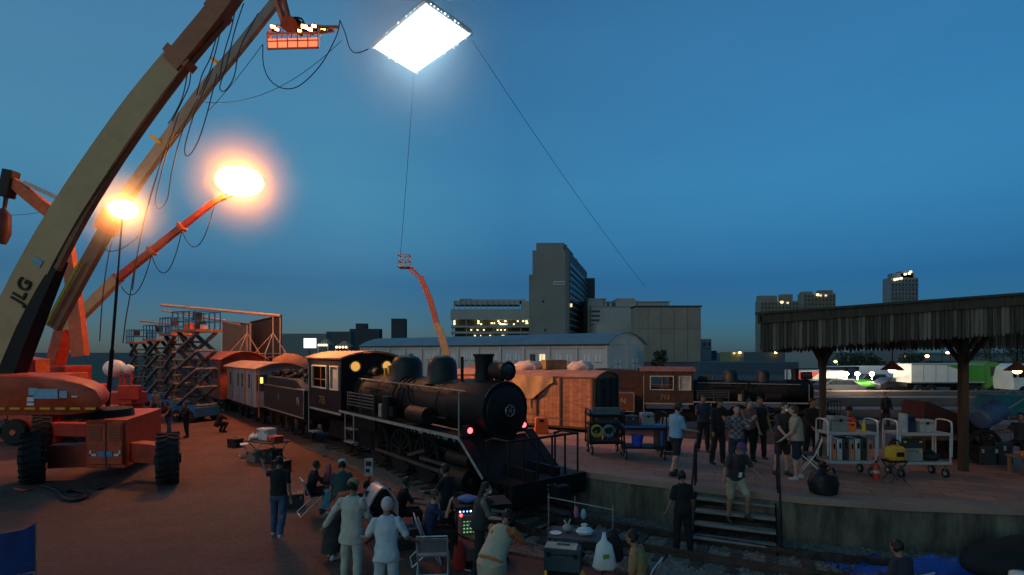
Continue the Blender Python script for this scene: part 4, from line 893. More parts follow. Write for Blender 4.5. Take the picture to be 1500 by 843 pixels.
d = 200; o = V((xt(979, d), d, 0)); t = thing('concrete_block_building', 'windowless weathered grey concrete block right of the tower', 'building', o)
m = MB(o); m.lim(xt(931, d), xt(1027, d), d, d+8, 0, zt(450, d)); m.build('wall', bdark, t, smooth=0, bevel=.3)
m = MB(o); m.lim(xt(930, d), xt(1028, d), d-.4, d+8.4, zt(450, d), zt(448, d)); m.build('parapet', mat('parapet_dark', (.05, .055, .055), .8), t, smooth=0)
m = MB(o)
for px in (949, 968, 987, 1007): m.lim(xt(px, d), xt(px+.6, d), d-.05, d+.1, 0, zt(450, d))
m.lim(xt(931, d), xt(1027, d), d-.04, d+.1, zt(482, d), zt(481.5, d)); m.build('panel_joint', mat('joint_dark', (.11, .11, .1), .9), t, smooth=0)
# white warehouse with a curved roof
a0 = W(890, 515, 62); a0.z = 0; ex = V((-.75, .66, 0)).normalized(); Lw = 49; Ww = 8.6
t = thing('warehouse', 'long white warehouse with curved grey roof and small windows', 'warehouse', a0, math.atan2(ex.y, ex.x))
ze, zc = zt(503.5, 62), zt(487, 64)
wwh = mat('warehouse_white', (.50, .49, .46), .8, 0, .12, .3, .1, 4, col2=(.60, .585, .55))
m = MB(); poly = [(0, 0), (0, ze)]+[(-Ww*k/12, ze+(zc-ze)*(1-(1-k/6)**2)) for k in range(1, 12)]+[(-Ww, ze), (-Ww, 0)]
m.prism_x(poly, 0, Lw); wl_ = m.build('wall', wwh, t, smooth=30)
m = MB(); rp_ = [(-Ww/2+(Ww/2+.35)*(1-2*k/14), ze+.05+(zc-ze)*(1-(1-2*k/14)**2)) for k in range(15)]
m.prism_x(rp_+[(p_[0], p_[1]-.12) for p_ in reversed(rp_)], -.3, Lw+.4); m.build('roof', mat('roof_sheet', (.22, .25, .28), .5, .2, .2, .4, .15, 4), t)
m = MB()
for k in range(13): x = k*Lw/12; m.lim(x-.14, x+.14, 0.004, .3, 0, ze-.2)
m.lim(0, Lw, .004, .2, ze-.5, ze-.3); m.build('pilaster', wwh, t, smooth=0)
m = MB(); m.lim(-.3, Lw, .1, .42, ze-.2, ze-.02); m.build('eave_shadow', bwin, t, smooth=0)  # dark strip drawn as the shadow line under the roof edge
rnd = random.Random(6)
for k in range(12):
    for q in (.3, .68):
        x = (k+q)*Lw/12; m = MB(); m.lim(x-.42, x+.42, .004, .06, ze-2.1, ze-1.25); m.build('window', litw if (k, q) in ((2, .3),) else (bwin if rnd.random() < .25 else mat('white_shutter', (.68, .70, .70), .5)), t, smooth=0)
        m = MB(); m.lim(x-.5, x+.5, .02, .1, ze-2.2, ze-2.1); m.lim(x-.03, x+.03, .02, .1, ze-2.1, ze-1.25); m.build('window_frame', bdark, t, smooth=0)
for y in (-2.2, -6.2):
    m = MB(); m.lim(-.06, -.004, y-.7, y+.7, 1.9, 3.1); wd_ = m.build('window', mat('white_shutter', (.40, .44, .46), .5), t, smooth=0); m = MB(); m.lim(-.09, -.062, y-.03, y+.03, 1.9, 3.1); m.lim(-.09, -.062, y-.7, y+.7, 2.5, 2.56); m.build('window_bar', bwin, wd_, smooth=0)
m = MB(); m.lim(-.12, -.005, -4.4, -4.2, 0, ze+.6); m.lim(-.1, -.005, -Ww, 0, ze-.05, ze+.1); m.build('gable_trim', wwh, t, smooth=0)
# far skyline
def far_block(lb, px0, px1, py, d, depth, m_, name='far_building', floors=0, lit=0, cat='building', grp='distant buildings', top=None):
    o = V((xt((px0+px1)/2, d), d, 0)); t = thing(name, lb, cat, o, 0, grp); m = MB(o); depth = min(depth, 9); block(m, px0, px1, py, d, depth); m.build('wall', m_, t, smooth=0)
    if top:
        for (a, b, c) in top: m = MB(o); m.lim(xt(a, d), xt(b, d), d+depth*.2, d+depth*.8, zt(py, d), zt(c, d)); m.build('rooftop', m_, t, smooth=0)
    zt0 = zt(py, d); rnd = random.Random(int(px0))
    for k in range(floors):
        z = zt0-(k+.65)*3.3
        if z < 6: break
        m = MB(o); nb = max(2, int((px1-px0)/5)); 
        xs = [px0+.3]+[px0+(px1-px0)*(j+q)/nb for j in range(nb) for q in (.22, .8)]+[px1-.3]; k0 = len(m.v)
        m.v += [V((xt(x, d), d-.2, zz))-m.o for x in xs for zz in (z-.9, z+.7)]
        for j in range(len(xs)-1): m.f.append((k0+2*j, k0+2*j+2, k0+2*j+3, k0+2*j+1)); m.mi.append(1-j % 2)
        m.build('glazing', [bwin, m_], t, smooth=0)
        m = MB(o); m.lim(xt(px0, d), xt(px1, d), d-.7, d-.01, z-1.75, z-1.35); m.build('ledge', m_, t, smooth=0)
    for k in range(lit):
        m = MB(o); px = rnd.uniform(px0+2, px1-3); z = zt0-rnd.uniform(1.0, 2.5); q_ = d/400; z = zt0-(zt0-z)*q_; m.lim(xt(px, d), xt(px, d)+1.6*q_, d-.9, d-.75, z, z+1.3*q_); m.build('lit_window', amber if k == 0 else litw, t, smooth=0)
    return t
rt = mat('tower_beige', (.25, .22, .18), .85, 0, .15, .1); rt2 = mat('tower_grey', (.22, .24, .26), .85, 0, .15, .1); sky_d = mat('skyline_hazy_dark', (.055, .06, .07), .9, 0, .2, .05)  # slight distance haze mixed into the bluish dark skyline colour
d = 420
far_block('beige apartment block at the canopy corner, broken roofline', 1114, 1170, 441, d, 30, rt, 'apartment_block', 12, 2, 'apartment block', top=[(1114, 1140, 433), (1147, 1163, 431)])
far_block('beige twin-topped apartment block above the canopy', 1177, 1224, 430, 430, 30, rt, 'apartment_block', 12, 3, 'apartment block', top=[(1178, 1192, 427), (1203, 1222, 425)])
t = far_block('slender grey glass tower with lit crown above the canopy', 1305, 1345, 407, 400, 24, rt2, 'apartment_tower', 14, 0, 'tower', top=[(1310, 1342, 400), (1322, 1340, 397)])
o = t.location
for px, py in ((1311, 410), (1315, 409), (1320, 408), (1326, 402), (1332, 401), (1334, 398.5)):
    m = MB(o); m.box((xt(px, 399), 399, zt(py, 399)), (1.6, .6, 1.3)); m.build('crown_lamp', litw2, t, smooth=0)
far_block('low dark slab on the horizon beside the lit work area', 512, 556, 482, 420, 30, sky_d, top=[(520, 536, 474)])
far_block('small dark square tower on the horizon left of the far lift', 573, 593, 467, 420, 15, sky_d)
far_block('long low pale shed on the far left horizon', 412, 478, 489, 300, 30, mat('shed_pale', (.2, .22, .2), .9))
far_block('low dark shed on the horizon behind the lit work area', 478, 514, 486, 360, 30, mat('shed_dark', (.09, .10, .10), .9))
far_block('narrow pale building right of the grey block', 1028, 1042, 497, 240, 15, rt2, floors=6)
far_block('dark low building right of the narrow pale one', 1040, 1050, 514, 260, 12, sky_d)
far_block('yellowish low house behind the far locomotive', 1070, 1100, 516, 180, 10, mat('house_yellow', (.30, .26, .13), .85), lit=2)
far_block('grey flat house under the canopy corner', 1117, 1150, 516, 110, 10, mat('house_grey', (.10, .115, .12), .85), lit=1)
far_block('white house seen between the canopy posts', 1166, 1198, 514, 130, 12, mat('house_white', (.35, .36, .34), .8), floors=4)
far_block('pale building behind the canopy post, above the trucks', 1275, 1310, 514, 190, 14, mat('house_pale2', (.2, .22, .23), .85), floors=3)
far_block('long low dark shed behind the trucks', 1050, 1170, 531, 100, 12, mat('shed_blue', (.07, .10, .13), .8))
# elevated road
o = V((110, 150, 0)); t = thing('elevated_road', 'pale elevated road on piers beyond the trucks', 'bridge', o)
m = MB(o); m.lim(66, 190, 148, 158, zt(530, 150), zt(524, 150)); m.lim(66, 190, 147.6, 148, zt(529, 150), zt(521.5, 150)); m.build('deck', mat('road_pale', (.20, .205, .20), .9), t, smooth=0)
m = MB(o)
for k in range(8): m.lim(70+16*k, 71.4+16*k, 151, 155, 0, zt(530, 150))
m.build('pier', mat('road_pale', (.2, .2, .2)), t, smooth=0)
for i, (px, py, r) in enumerate([(1224, 530, .28), (1280, 530, .24), (1326, 523, .25), (1358, 522, .34), (1388, 517, .3), (1112, 527, .22), (1479, 496, .16), (1228, 534, .15)]):
    d = 118+3*i; c = V((xt(px, d), d, 0)); lb = ['amber street lamp left of the pendant lamp, lower left of the canopy', 'amber street lamp just left of the hanging pendant lamp', 'amber street lamp just right of the hanging pendant lamp', 'brightest amber street lamp between the two canopy posts', 'amber street lamp beside the right canopy post', 'amber street lamp by the flat grey house', 'small amber street lamp high at the right edge', 'faint amber street lamp below the first one'][i]
    t = thing('street_lamp', lb, 'street lamp', c, 0, 'amber street lamps'); m = MB(); z = zt(py, d); m.cyl((.6, 0, 0), (.6, 0, z+.3), .09, None, 8); m.bar((.6, 0, z+.3), (0, 0, z+.35), .1); m.build('pole', darkgrey, t)
    m = MB(); m.ell((0, 0, z), (r*1.3, r, r), 10, 7); m.build('lamp_head', amber, t)
for i, (px, h) in enumerate([(1470, 9.5), (1456, 8.5), (1380, 7.6)]):
    d = 105+i*6; c = V((xt(px, d), d, 0)); m = MB(); m.cyl((0, 0, 0), (0, 0, h), .1, .07, 8); m.bar((-.8, 0, h-.5), (.8, 0, h-.5), .08); o = m.build('utility_pole', darkgrey); o.location = c
    tag(o, ['thin utility pole at the right edge beyond the trucks', 'thin utility pole left of the right-edge pole', 'thin utility pole above the white truck box'][i], 'pole', 'utility poles')
# trees
def tree(lb, px, d, h, rx, seed, trunk=True, low=.25):
    c = V((xt(px, d), d, 0)); t = thing('tree', lb, 'tree', c, 0, 'trees beyond the yard'); rnd = random.Random(seed)
    m = MB(); m.tube([(0, 0, 0), (.1, 0, h*.3), (-.05, .1, h*.6), (0, 0, h*.8)], [.25, .2, .13, .05], 8)
    for k in range(5): a = rnd.uniform(0, 6.28); m.tube([(0, 0, h*(.3+.08*k)), (math.cos(a)*rx*.6, math.sin(a)*rx*.6, h*(.5+.08*k))], [.09, .03], 5)
    m.build('trunk', woodm, t)
    m = MB(); cl = [(V((rnd.gauss(0, .45)*rx, rnd.gauss(0, .45)*rx, h*rnd.uniform(low+.15, .92))), rnd.uniform(.25, .48)*rx) for _ in range(11)]
    for k in range(900):
        q, r = rnd.choice(cl); dv = V((rnd.gauss(0, 1), rnd.gauss(0, 1), rnd.gauss(0, 1))).normalized(); p_ = q+dv*r*rnd.random()**.4
        s = rnd.uniform(.12, .3); e = V((rnd.gauss(0, 1), rnd.gauss(0, 1), rnd.gauss(0, .7))).normalized()*s; f = e.cross(V((rnd.gauss(0, 1), rnd.gauss(0, 1), rnd.gauss(0, 1)))).normalized()*s*.6
        m.mat(k % 2); m.add([p_-e, p_+f, p_+e, p_-f], [(0, 1, 2, 3)])
    m.build('crown', [mat('leaf_dark', (.035, .05, .028), .8), mat('leaf_mid', (.055, .075, .04), .8)], t, smooth=0)
for i, (px, d, h, rx, lb) in enumerate([(970, 66, 4.2, 1.3, 'small bushy tree before the grey block'), (1240, 92, 3.6, 3.2, 'dark tree behind the red and white truck'), (1262, 97, 3.2, 2.6, 'dark low tree left of the pendant lamp'), (1425, 120, 8.6, 5, 'broad dark tree right of the right canopy post'), (1450, 126, 7.5, 5, 'dark tree right of the broad one, behind the green truck'), (1498, 122, 6, 5, 'dark tree at the right edge'), (1345, 98, 3.3, 2.4, 'low dark tree behind the white truck'), (430, 110, 3.2, 2.5, 'low bushy tree on the lawn by the dark screen'), (500, 120, 4.5, 3, 'small tree behind the lit work area')]):
    tree(lb, px, d, h, rx, i+20)
# trucks
def truck(lb, x0, x1, d, zt_, cols, cab=None, red=False):
    o = V(((x0+x1)/2, d, 0)); t = thing('box_truck', lb, 'truck', o, 0, 'parked box trucks'); h = (x1-x0)/2
    m = MB(); m.lim(-h, h, 0, 2.4, 1.1, zt_); b = m.build('cargo_box', cols, t, smooth=0, bevel=.04)
    m = MB()
    for k in range(1, 6): x = -h+2*h*k/6; m.lim(x-.02, x+.02, -.02, -.002, 1.15, zt_-.1)
    m.lim(-h, h, -.04, -.002, zt_-.12, zt_); m.lim(-h, h, -.04, -.002, 1.1, 1.22); m.build('box_trim', mat('trim_grey', (.4, .38, .36), .6), b, smooth=0)
    if red:
        m = MB(); m.prism_y([(-h, zt_-.1), (h*.05, zt_-.1), (-h*.35, zt_-.7), (-h*.75, zt_-1.4), (-h, zt_-2)], -.045, -.022); m.build('red_swoosh', mat('swoosh_red', (.6, .05, .03), .5), b, smooth=0)
    m = MB(); m.lim(-h, h+(1.8 if cab else 0), .5, 1.9, .7, 1.05); m.build('chassis', black, t, smooth=0)
    for x in ([-h+.8, -h+1.9, h-.8] + ([h+1.0] if cab else [])):
        for y in (.15, 2.25): wheel(t, (x, y, .48), .48, .28, R(90), steel, lugs=10)
    if cab:
        m = MB(); m.prism_y([(h+.15, .6), (h+2.0, .6), (h+2.05, 1.6), (h+1.75, 2.75), (h+1.3, 3.0), (h+.15, 3.1)], .05, 2.35); c = m.build('cab', cab, t, bevel=.05)
        m = MB(); m.prism_y([(h+.6, 1.75), (h+1.65, 1.75), (h+1.5, 2.6), (h+.6, 2.6)], .02, .048); m.build('side_window', glassm, c)
        m = MB(); m.prism_x([(.2, 1.7), (2.2, 1.7), (2.1, 2.7), (.3, 2.7)], h+1.92, h+1.95); m.build('windscreen', glassm, c)
        m = MB(); m.lim(h+2.03, h+2.07, .2, .5, .9, 1.15); m.build('headlight', paleglass, c)
        m = MB(); m.lim(h+1.7, h+1.95, -.15, .0, 1.9, 2.5); m.build('mirror', black, c)
    return t
tw = mat('truck_white', (.90, .82, .72), .5, 0, .1, 1)
truck('white truck box with a red swoosh, behind the left canopy post', xt(1167, 54), xt(1237, 54), 54, zt(543, 54), tw, red=True)
tgreen = mat('truck_green', (.09, .34, .04), .5)
d = 50; x0, x1 = xt(1335, d), xt(1442, d); t = truck('white and green box truck with a green cab, beside the right canopy post', x0, x1, d, zt(533, d), tw, cab=mat('cab_green', (.10, .32, .05), .45))
bx_ = [c for c in t.children if c.name.startswith('cargo_box')][0]; h = (x1-x0)/2; z = zt(533, d)
m = MB(); m.prism_y([(h*.5, 1.24), (h-.01, 1.24), (h-.01, z-.14), (-h*.05, z-.14), (h*.35, z-.6)], -.05, -.022); m.build('green_panel', tgreen, bx_, smooth=0)
truck('white cab truck at the right edge, front turned left', xt(1498, 49), xt(1580, 49), 49, zt(535, 49), tw)
o = V((xt(1475, 49), 48, 0)); t = thing('lorry_cab', 'white lorry cab facing left at the right edge', 'truck', o, 0, 'parked box trucks')
m = MB(); m.prism_y([(-.3, .6), (1.5, .6), (1.5, 2.9), (.4, 2.9), (-.1, 2.6), (-.35, 1.6)], 0, 2.3); m.build('cab', tw, t, bevel=.05)
m = MB(); m.prism_y([(.1, 1.7), (1.0, 1.7), (1.0, 2.5), (.2, 2.5)], -.03, -.002); m.build('side_window', glassm, t)
m = MB(); m.lim(-.42, -.2, -.2, -.05, 1.7, 2.3); m.build('mirror', black, t)
wheel(t, (.6, .1, .48), .48, .28, R(90), steel, lugs=10)
# white marquee, green awning and parked cars between the trucks
d = 58; o = V((xt(1300, d), d, 0)); t = thing('marquee', 'large white marquee roof between the two trucks', 'marquee', o)
m = MB(o); x0, x1 = xt(1257, d), xt(1342, d); z = zt(536, d); ze = zt(558, d)
m.prism_y([(x0, ze), (x1, ze), (x1-.2, z), (x0+.2, z)], d, d+.08); m.prism_x([(d+.08, z-.1), (d+6, z-.3), (d+6, z-.2), (d+.08, z)], x0, x1); m.build('roof', mat('marquee_white', (.92, .92, .9), .6), t, smooth=0)
m = MB(o)
for k in range(6): x = x0+(x1-x0)*k/5; m.cyl((x, d+.3, 0), (x, d+.3, ze+.3), .05, None, 6)
m.build('pole', alu, t)
d = 54; o = V((xt(1260, d), d, 0)); t = thing('green_awning', 'bright green awning with three lamps left of the pendant lamp', 'awning', o)
m = MB(o); x0, x1 = xt(1239, d), xt(1282, d); m.prism_x([(d-1.2, zt(564, d)), (d+1, zt(556, d)), (d+1, zt(557, d)), (d-1.2, zt(565.5, d))], x0, x1); m.prism_y([(x0, zt(565, d)), (x1, zt(565, d)), (x1, zt(562, d)), (x0, zt(562, d))], d-1.25, d-1.2); m.build('canvas', mat('awning_green', (.12, .42, .05), .7), t, smooth=0)
m = MB(o)
for x in (x0, x1): m.cyl((x, d-1, 0), (x, d-1, zt(564, d)), .05, None, 6)
m.build('pole', alu, t)
for px in (1240, 1256, 1277): m = MB(o); m.ell((xt(px, d-8), d-8, zt(548, d-8)), (.17, .17, .17), 8, 6); m.bar((xt(px, d-8), d-8, zt(547, d-8)), (xt(px, d), d, zt(556, d)), .04); m.build('lamp', glow('awning_lamp', (1, .88, .70), 75), t)
def car(lb, px, d, m_, hh=1.45):
    o = V((xt(px, d), d, 0)); t = thing('parked_car', lb, 'car', o, 0, 'cars parked in the yard')
    m = MB(); m.prism_y([(-2.1, .35), (2.1, .35), (2.1, .75), (1.6, .9), (.9, hh), (-1.1, hh), (-1.8, .95), (-2.1, .9)], 0, 1.7); b = m.build('body', m_, t, bevel=.06)
    m = MB(); m.prism_y([(-1.5, .95), (1.25, .95), (.82, hh-.08), (-1.0, hh-.08)], -.02, -.002); m.build('side_window', glassm, b)
    for x in (-1.3, 1.3):
        for y in (.1, 1.6): wheel(t, (x, y, .32), .32, .2, R(90), steel, lugs=8)
car('silver car parked under the green awning', 1236, 50, mat('car_silver', (.10, .105, .11), .4, .3)); car('dark grey car parked before the marquee', 1322, 52, mat('car_dark', (.05, .05, .06), .35, .3)); car('grey pickup-like car right of the silver one', 1284, 55, mat('car_grey', (.16, .16, .17), .35, .4), 1.7)
# lit work area far left of the warehouse
d = 75; o = V((xt(453, d), d, 0)); t = thing('lit_screen', 'bright white lit screen on a stand behind the guard carriage roof', 'lit screen', o)
m = MB(o); m.lim(xt(445, d), xt(462, d), d, d+.3, zt(510, d), zt(496, d)); m.build('panel', glow('screen_white', (.9, .92, .85), 2.2), t, smooth=0)
m = MB(o); m.lim(o.x-.1, o.x+.1, d+.05, d+.25, 0, zt(510, d)); m.build('stand', darkgrey, t)
for i, (px, py, w_, lb) in enumerate([(478, 499, 7, 'lit orange stall tent right of the white lit screen'), (505, 502, 9, 'wider lit stall tent left of the dome')]):
    d = 80; o = V((xt(px, d), d, 0)); t = thing('stall_tent', lb, 'tent', o, 0, 'lit stall tents'); z = zt(py, d); w2 = w_*d/F
    m = MB(); m.loft([[(-w2, -1.5, z-.6), (w2, -1.5, z-.6), (w2, 1.5, z-.6), (-w2, 1.5, z-.6)], [(-.2, -.2, z+.2), (.2, -.2, z+.2), (.2, .2, z+.2), (-.2, .2, z+.2)]]); m.build('roof', mat('tent_orange', (.45, .25, .15), .7), t, smooth=0)
    m = MB()
    for x in (-w2, w2): m.cyl((x, -1.4, 0), (x, -1.4, z-.6), .05, None, 6)
    m.build('pole', alu, t)
    for k in range(4): m = MB(); m.ell((-w2+2*w2*(k+.5)/4, -1.6, z-.7), (.17, .17, .17), 8, 6); m.build('lamp', litw2, t)
# canvas-covered loads seen between the dome and cab roofs
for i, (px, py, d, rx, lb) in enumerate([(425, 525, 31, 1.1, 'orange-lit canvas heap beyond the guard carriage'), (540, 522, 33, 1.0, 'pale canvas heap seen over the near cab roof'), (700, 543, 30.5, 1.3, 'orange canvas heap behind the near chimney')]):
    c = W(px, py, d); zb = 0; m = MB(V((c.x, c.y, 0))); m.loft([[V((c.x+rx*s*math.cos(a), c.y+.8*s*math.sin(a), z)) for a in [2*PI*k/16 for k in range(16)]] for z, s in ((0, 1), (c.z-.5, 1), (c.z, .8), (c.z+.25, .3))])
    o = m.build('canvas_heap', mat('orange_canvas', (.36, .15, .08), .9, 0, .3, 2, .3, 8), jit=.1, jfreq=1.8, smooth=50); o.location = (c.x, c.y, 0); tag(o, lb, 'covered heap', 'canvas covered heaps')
# ================================================================== people
def remesh(mb, vox, iters=4):
    me = bpy.data.meshes.new('tmp'); me.from_pydata([tuple(p) for p in mb.v], [], mb.f)
    bm = bmesh.new(); bm.from_mesh(me); bmesh.ops.recalc_face_normals(bm, faces=bm.faces); bm.to_mesh(me); bm.free()
    o = bpy.data.objects.new('tmp', me); COL.objects.link(o)
    r = o.modifiers.new('r', 'REMESH'); r.mode = 'VOXEL'; r.voxel_size = vox; r.use_smooth_shade = True
    s = o.modifiers.new('s', 'SMOOTH'); s.factor = 0.5; s.iterations = iters
    dg = bpy.context.evaluated_depsgraph_get(); dg.update()
    out = bpy.data.meshes.new_from_object(o.evaluated_get(dg)); bpy.data.objects.remove(o); bpy.data.meshes.remove(me)
    return out
def put(me, name, m, parent, wr=0, wf=9):
    if wr:
        for v in me.vertices: v.co += noise.noise_vector(v.co*wf)*wr
    me.name = name; me.materials.clear(); me.materials.append(m); me.polygons.foreach_set('use_smooth', [True]*len(me.polygons))
    o = bpy.data.objects.new(name, me); COL.objects.link(o); o.parent = parent; return o
def cap_(mb, a, b, ra, rb):
    a, b = V(a), V(b); mb.tube([a, b], [ra, rb], 12); mb.ell(a, (ra,)*3, 12, 8); mb.ell(b, (rb,)*3, 12, 8)
def ring(c, rx, ry, M, n=18): return [c+M@V((rx*math.cos(2*PI*k/n), ry*math.sin(2*PI*k/n), 0)) for k in range(n)]
skin_a = mat('skin_light', (.42, .25, .18), .55, 0, .08, 5); skin_b = mat('skin_tan', (.26, .14, .09), .55, 0, .08, 5)
eyem = mat('eye_dark', (.015, .012, .012), .25)
def clothm(name, c, var=.18): return mat('cloth_'+name, c, .9, 0, var, 5, .7, 11)
hairm = mat('hair_black', (.012, .01, .009), .6, 0, .3, 20); hairb = mat('hair_brown', (.06, .035, .02), .6, 0, .3, 20); shoem = mat('shoe_dark', (.02, .02, .022), .6); shoew = mat('shoe_pale', (.4, .4, .4), .6)
maskm = mat('mask_white', (.6, .64, .66), .8)
def person(label, loc, face=0, h=1.75, skin=skin_b, top=None, sleeve=.45, bottom=None, legs='long', hl=(4, 3), hr=(-4, 3), kl=6, kr=6, al=(5, 9), ar=(5, 9), el=14, er=14, ia=0, ja=0,
           lean=3, head=(5, 0), hair=hairm, longhair=False, cap=None, brim=None, mask=None, shoes=shoem, seat=None, group='people of the crew on the set', long_top=0.0, skirt=None, vox=.014, lanyard=False, bag=None, vest=None, bulk=1.0):
    """face: heading in degrees, 0 looks away from the camera (+Y), 180 towards it; angles are joint flexions in degrees (forward positive)"""
    k = h/1.75; t = thing('person', label, 'person', loc, R(face), group, k)
    Rx = lambda a: Matrix.Rotation(-R(a), 3, 'X')
    def limb(fl, ab, s): return V((math.sin(R(ab))*s, math.sin(R(fl))*math.cos(R(ab)), -math.cos(R(fl))*math.cos(R(ab))))
    pel = V((0, 0, .93)); J = {}
    for s, n, (fl, ab), kn in ((-1, 'l', hl, kl), (1, 'r', hr, kr)):
        hp = pel+V((s*.09, 0, -.02)); kn_ = hp+limb(fl, ab, s)*.43; an = kn_+limb(fl-kn, ab*.6, s)*.41
        J['h'+n], J['k'+n], J['a'+n] = hp, kn_, an
    low = min(J['al'].z, J['ar'].z)-.085
    dz = (seat/k-.80) if seat is not None else -low
    for q in J: J[q] = J[q]+V((0, 0, dz))
    pel = pel+V((0, 0, dz)); T = Rx(lean); up = lambda x, y, z: pel+T@V((x, y, z))
    nk = up(0, 0, .52); ch = up(0, 0, .36)
    for s, n, (fl, ab), eb, inn in ((-1, 'l', al, el, ia), (1, 'r', ar, er, ja)):
        sh = up(s*.176*bulk, -.01, .447); e_ = sh+limb(fl, ab, s)*.285; fd = limb(fl+eb, ab, s); fd = (Matrix.Rotation(R(inn)*s, 3, 'Z')@fd).normalized(); w_ = e_+fd*.25
        J['s'+n], J['e'+n], J['w'+n], J['f'+n] = sh, e_, w_, fd
    HM = T@Matrix.Rotation(R(head[1]), 3, 'Z')@Rx(head[0]-lean*.6); hc = nk+HM@V((0, .025, .155))
    hd = lambda x, y, z: hc+HM@V((x, y, z))
    # body, one continuous surface
    m = MB()
    m.loft([ring(up(0, 0, z), rx*bulk, ry*bulk, T) for z, rx, ry in ((-.12, .12, .09), (-.05, .165, .115), (.04, .16, .112), (.16, .138, .10), (.28, .155, .112), (.40, .17, .112), (.47, .15, .09), (.51, .075, .06))])
    m.tube([nk-T@V((0, 0, .05)), hd(0, -.01, -.06)], [.058, .052], 12)
    m.ell(hc, (.073, .092, .108), 18, 12, HM); m.ell(hd(0, .03, -.06), (.055, .062, .058), 14, 9, HM)
    m.ell(hd(0, .098, -.018), (.014, .022, .026), 8, 6, HM); m.ell(hd(0, .082, -.068), (.026, .016, .012), 8, 6, HM)
    for s in (-1, 1): m.ell(hd(s*.075, -.005, -.01), (.012, .022, .034), 8, 6, HM)
    for s, n in ((-1, 'l'), (1, 'r')):
        cap_(m, J['h'+n], J['k'+n], .083, .056); cap_(m, J['k'+n], J['a'+n]+V((0, 0, .02)), .056, .036)
        m.ell(J['k'+n].lerp(J['a'+n], .28)+V((0, -.015, 0)), (.052, .055, .1), 10, 8)
        cap_(m, J['s'+n], J['e'+n], .054, .041); cap_(m, J['e'+n], J['w'+n], .041, .027)
        fd = J['f'+n]; w_ = J['w'+n]; sx = V((1, 0, 0)); px = (sx-fd*sx.dot(fd)).normalized() if abs(fd.x) < .95 else V((0, 0, 1)); pn = fd.cross(px)
        cap_(m, w_, w_+fd*.06, .026, .03)
        for j, (o_, ln) in enumerate(((-.028, .068), (-.009, .082), (.011, .076), (.03, .058))):
            a = w_+fd*.085+px*o_*1.0; b = a+fd*ln*.5+pn*(.01*s); c = b+(fd*.75+pn*.6*s).normalized()*ln*.5
            m.tube([w_+fd*.05+px*o_*.7, a, b, c], [.013, .0115, .0105, .009], 6)
        a = w_+fd*.035-px*s*.025; m.tube([a, a+(fd*.5-px*s*.8).normalized()*.035, a+(fd*.85-px*s*.5).normalized()*.068], [.013, .012, .009], 6)
        fo = Matrix.Rotation(0, 3, 'Z')@V((s*.12, 1, 0)).normalized(); an = J['a'+n]
        cap_(m, an+V((0, -.02, -.045)), an+fo*.13+V((0, 0, -.06)), .036, .026)
    body = put(remesh(m, vox, 3), 'body', skin, t)
    for s in (-1, 1):
        m = MB(); m.ell(hd(s*.028, .087, .012), (.011, .007, .007), 8, 6, HM); m.build('eye', eyem, t)
    # clothes
    if bottom:
        m = MB(); fr = {'long': 1.0, 'short': .0}[legs] if legs in ('long', 'short') else 0
        m.loft([ring(up(0, 0, z), rx*bulk, ry*bulk, T) for z, rx, ry in ((-.14, .13, .115), (-.05, .182, .135), (.05, .172, .126), (.085, .168, .122))])
        for n in 'lr':
            cap_(m, J['h'+n], J['k'+n]+(J['h'+n]-J['k'+n]).normalized()*(.06 if legs == 'short' else 0), .10, .085 if legs == 'short' else .08)
            if legs == 'long': cap_(m, J['k'+n], J['a'+n]+V((0, 0, .02)), .08, .064)
        put(remesh(m, vox*1.25, 3), 'trousers' if legs == 'long' else 'shorts', bottom, t, .012, 8)
    if skirt:
        m = MB(); a, b = (J['al']+J['ar'])/2, (J['kl']+J['kr'])/2
        m.loft([ring(c, rx, ry, Matrix.Identity(3)) for c, rx, ry in ((up(0, 0, .2), .165*bulk, .125*bulk), (up(0, 0, .06), .19*bulk, .145*bulk), (up(0, 0, -.07), .215*bulk, .18*bulk), (b, .21, .2), (a+V((0, 0, .07)), .22, .22))]); put(remesh(m, vox*1.3, 3), 'skirt', skirt, t, .015, 6)
    if top:
        m = MB(); lo = -.03-long_top
        wrk = .02 if vox < .013 else .013
        m.loft([ring(up(0, 0, z), rx*bulk, ry*bulk, T) for z, rx, ry in ((lo, .19+long_top*.08, .145+long_top*.1), (.06, .178, .135), (.16, .165, .127), (.28, .176, .132), (.39, .186, .13), (.455, .168, .11), (.50, .115, .088), (.53, .075, .07))])
        for n in 'lr':
            if sleeve > 0:
                cap_(m, J['s'+n], J['s'+n].lerp(J['e'+n], min(1, sleeve*1.6)), .063, .06 if sleeve < .6 else .055)
                if sleeve > .7: cap_(m, J['e'+n], J['e'+n].lerp(J['w'+n], .92), .058, .044)
        put(remesh(m, vox*1.25, 3), 'shirt', top, t, wrk, 8)
    if vest:
        m = MB(); m.loft([ring(up(0, 0, z), rx, ry, T) for z, rx, ry in ((-.06, .235, .195), (.05, .222, .178), (.2, .206, .166), (.38, .212, .162), (.455, .188, .132), (.5, .13, .10))]); put(remesh(m, vox*1.3, 2), 'vest', vest, t, .006)
    for n in 'lr':
        an = J['a'+n]; s = -1 if n == 'l' else 1; fo = V((s*.12, 1, 0)).normalized(); m = MB()
        cap_(m, an+V((0, -.025, -.04)), an+fo*.14+V((0, 0, -.055)), .046, .036); m.tube([an+V((0, -.005, -.05)), an+V((0, 0, .03))], [.05, .045], 10)
        for v in m.v: v.z = max(v.z, an.z-.088)
        put(remesh(m, .014, 2), 'shoe', shoes, t)
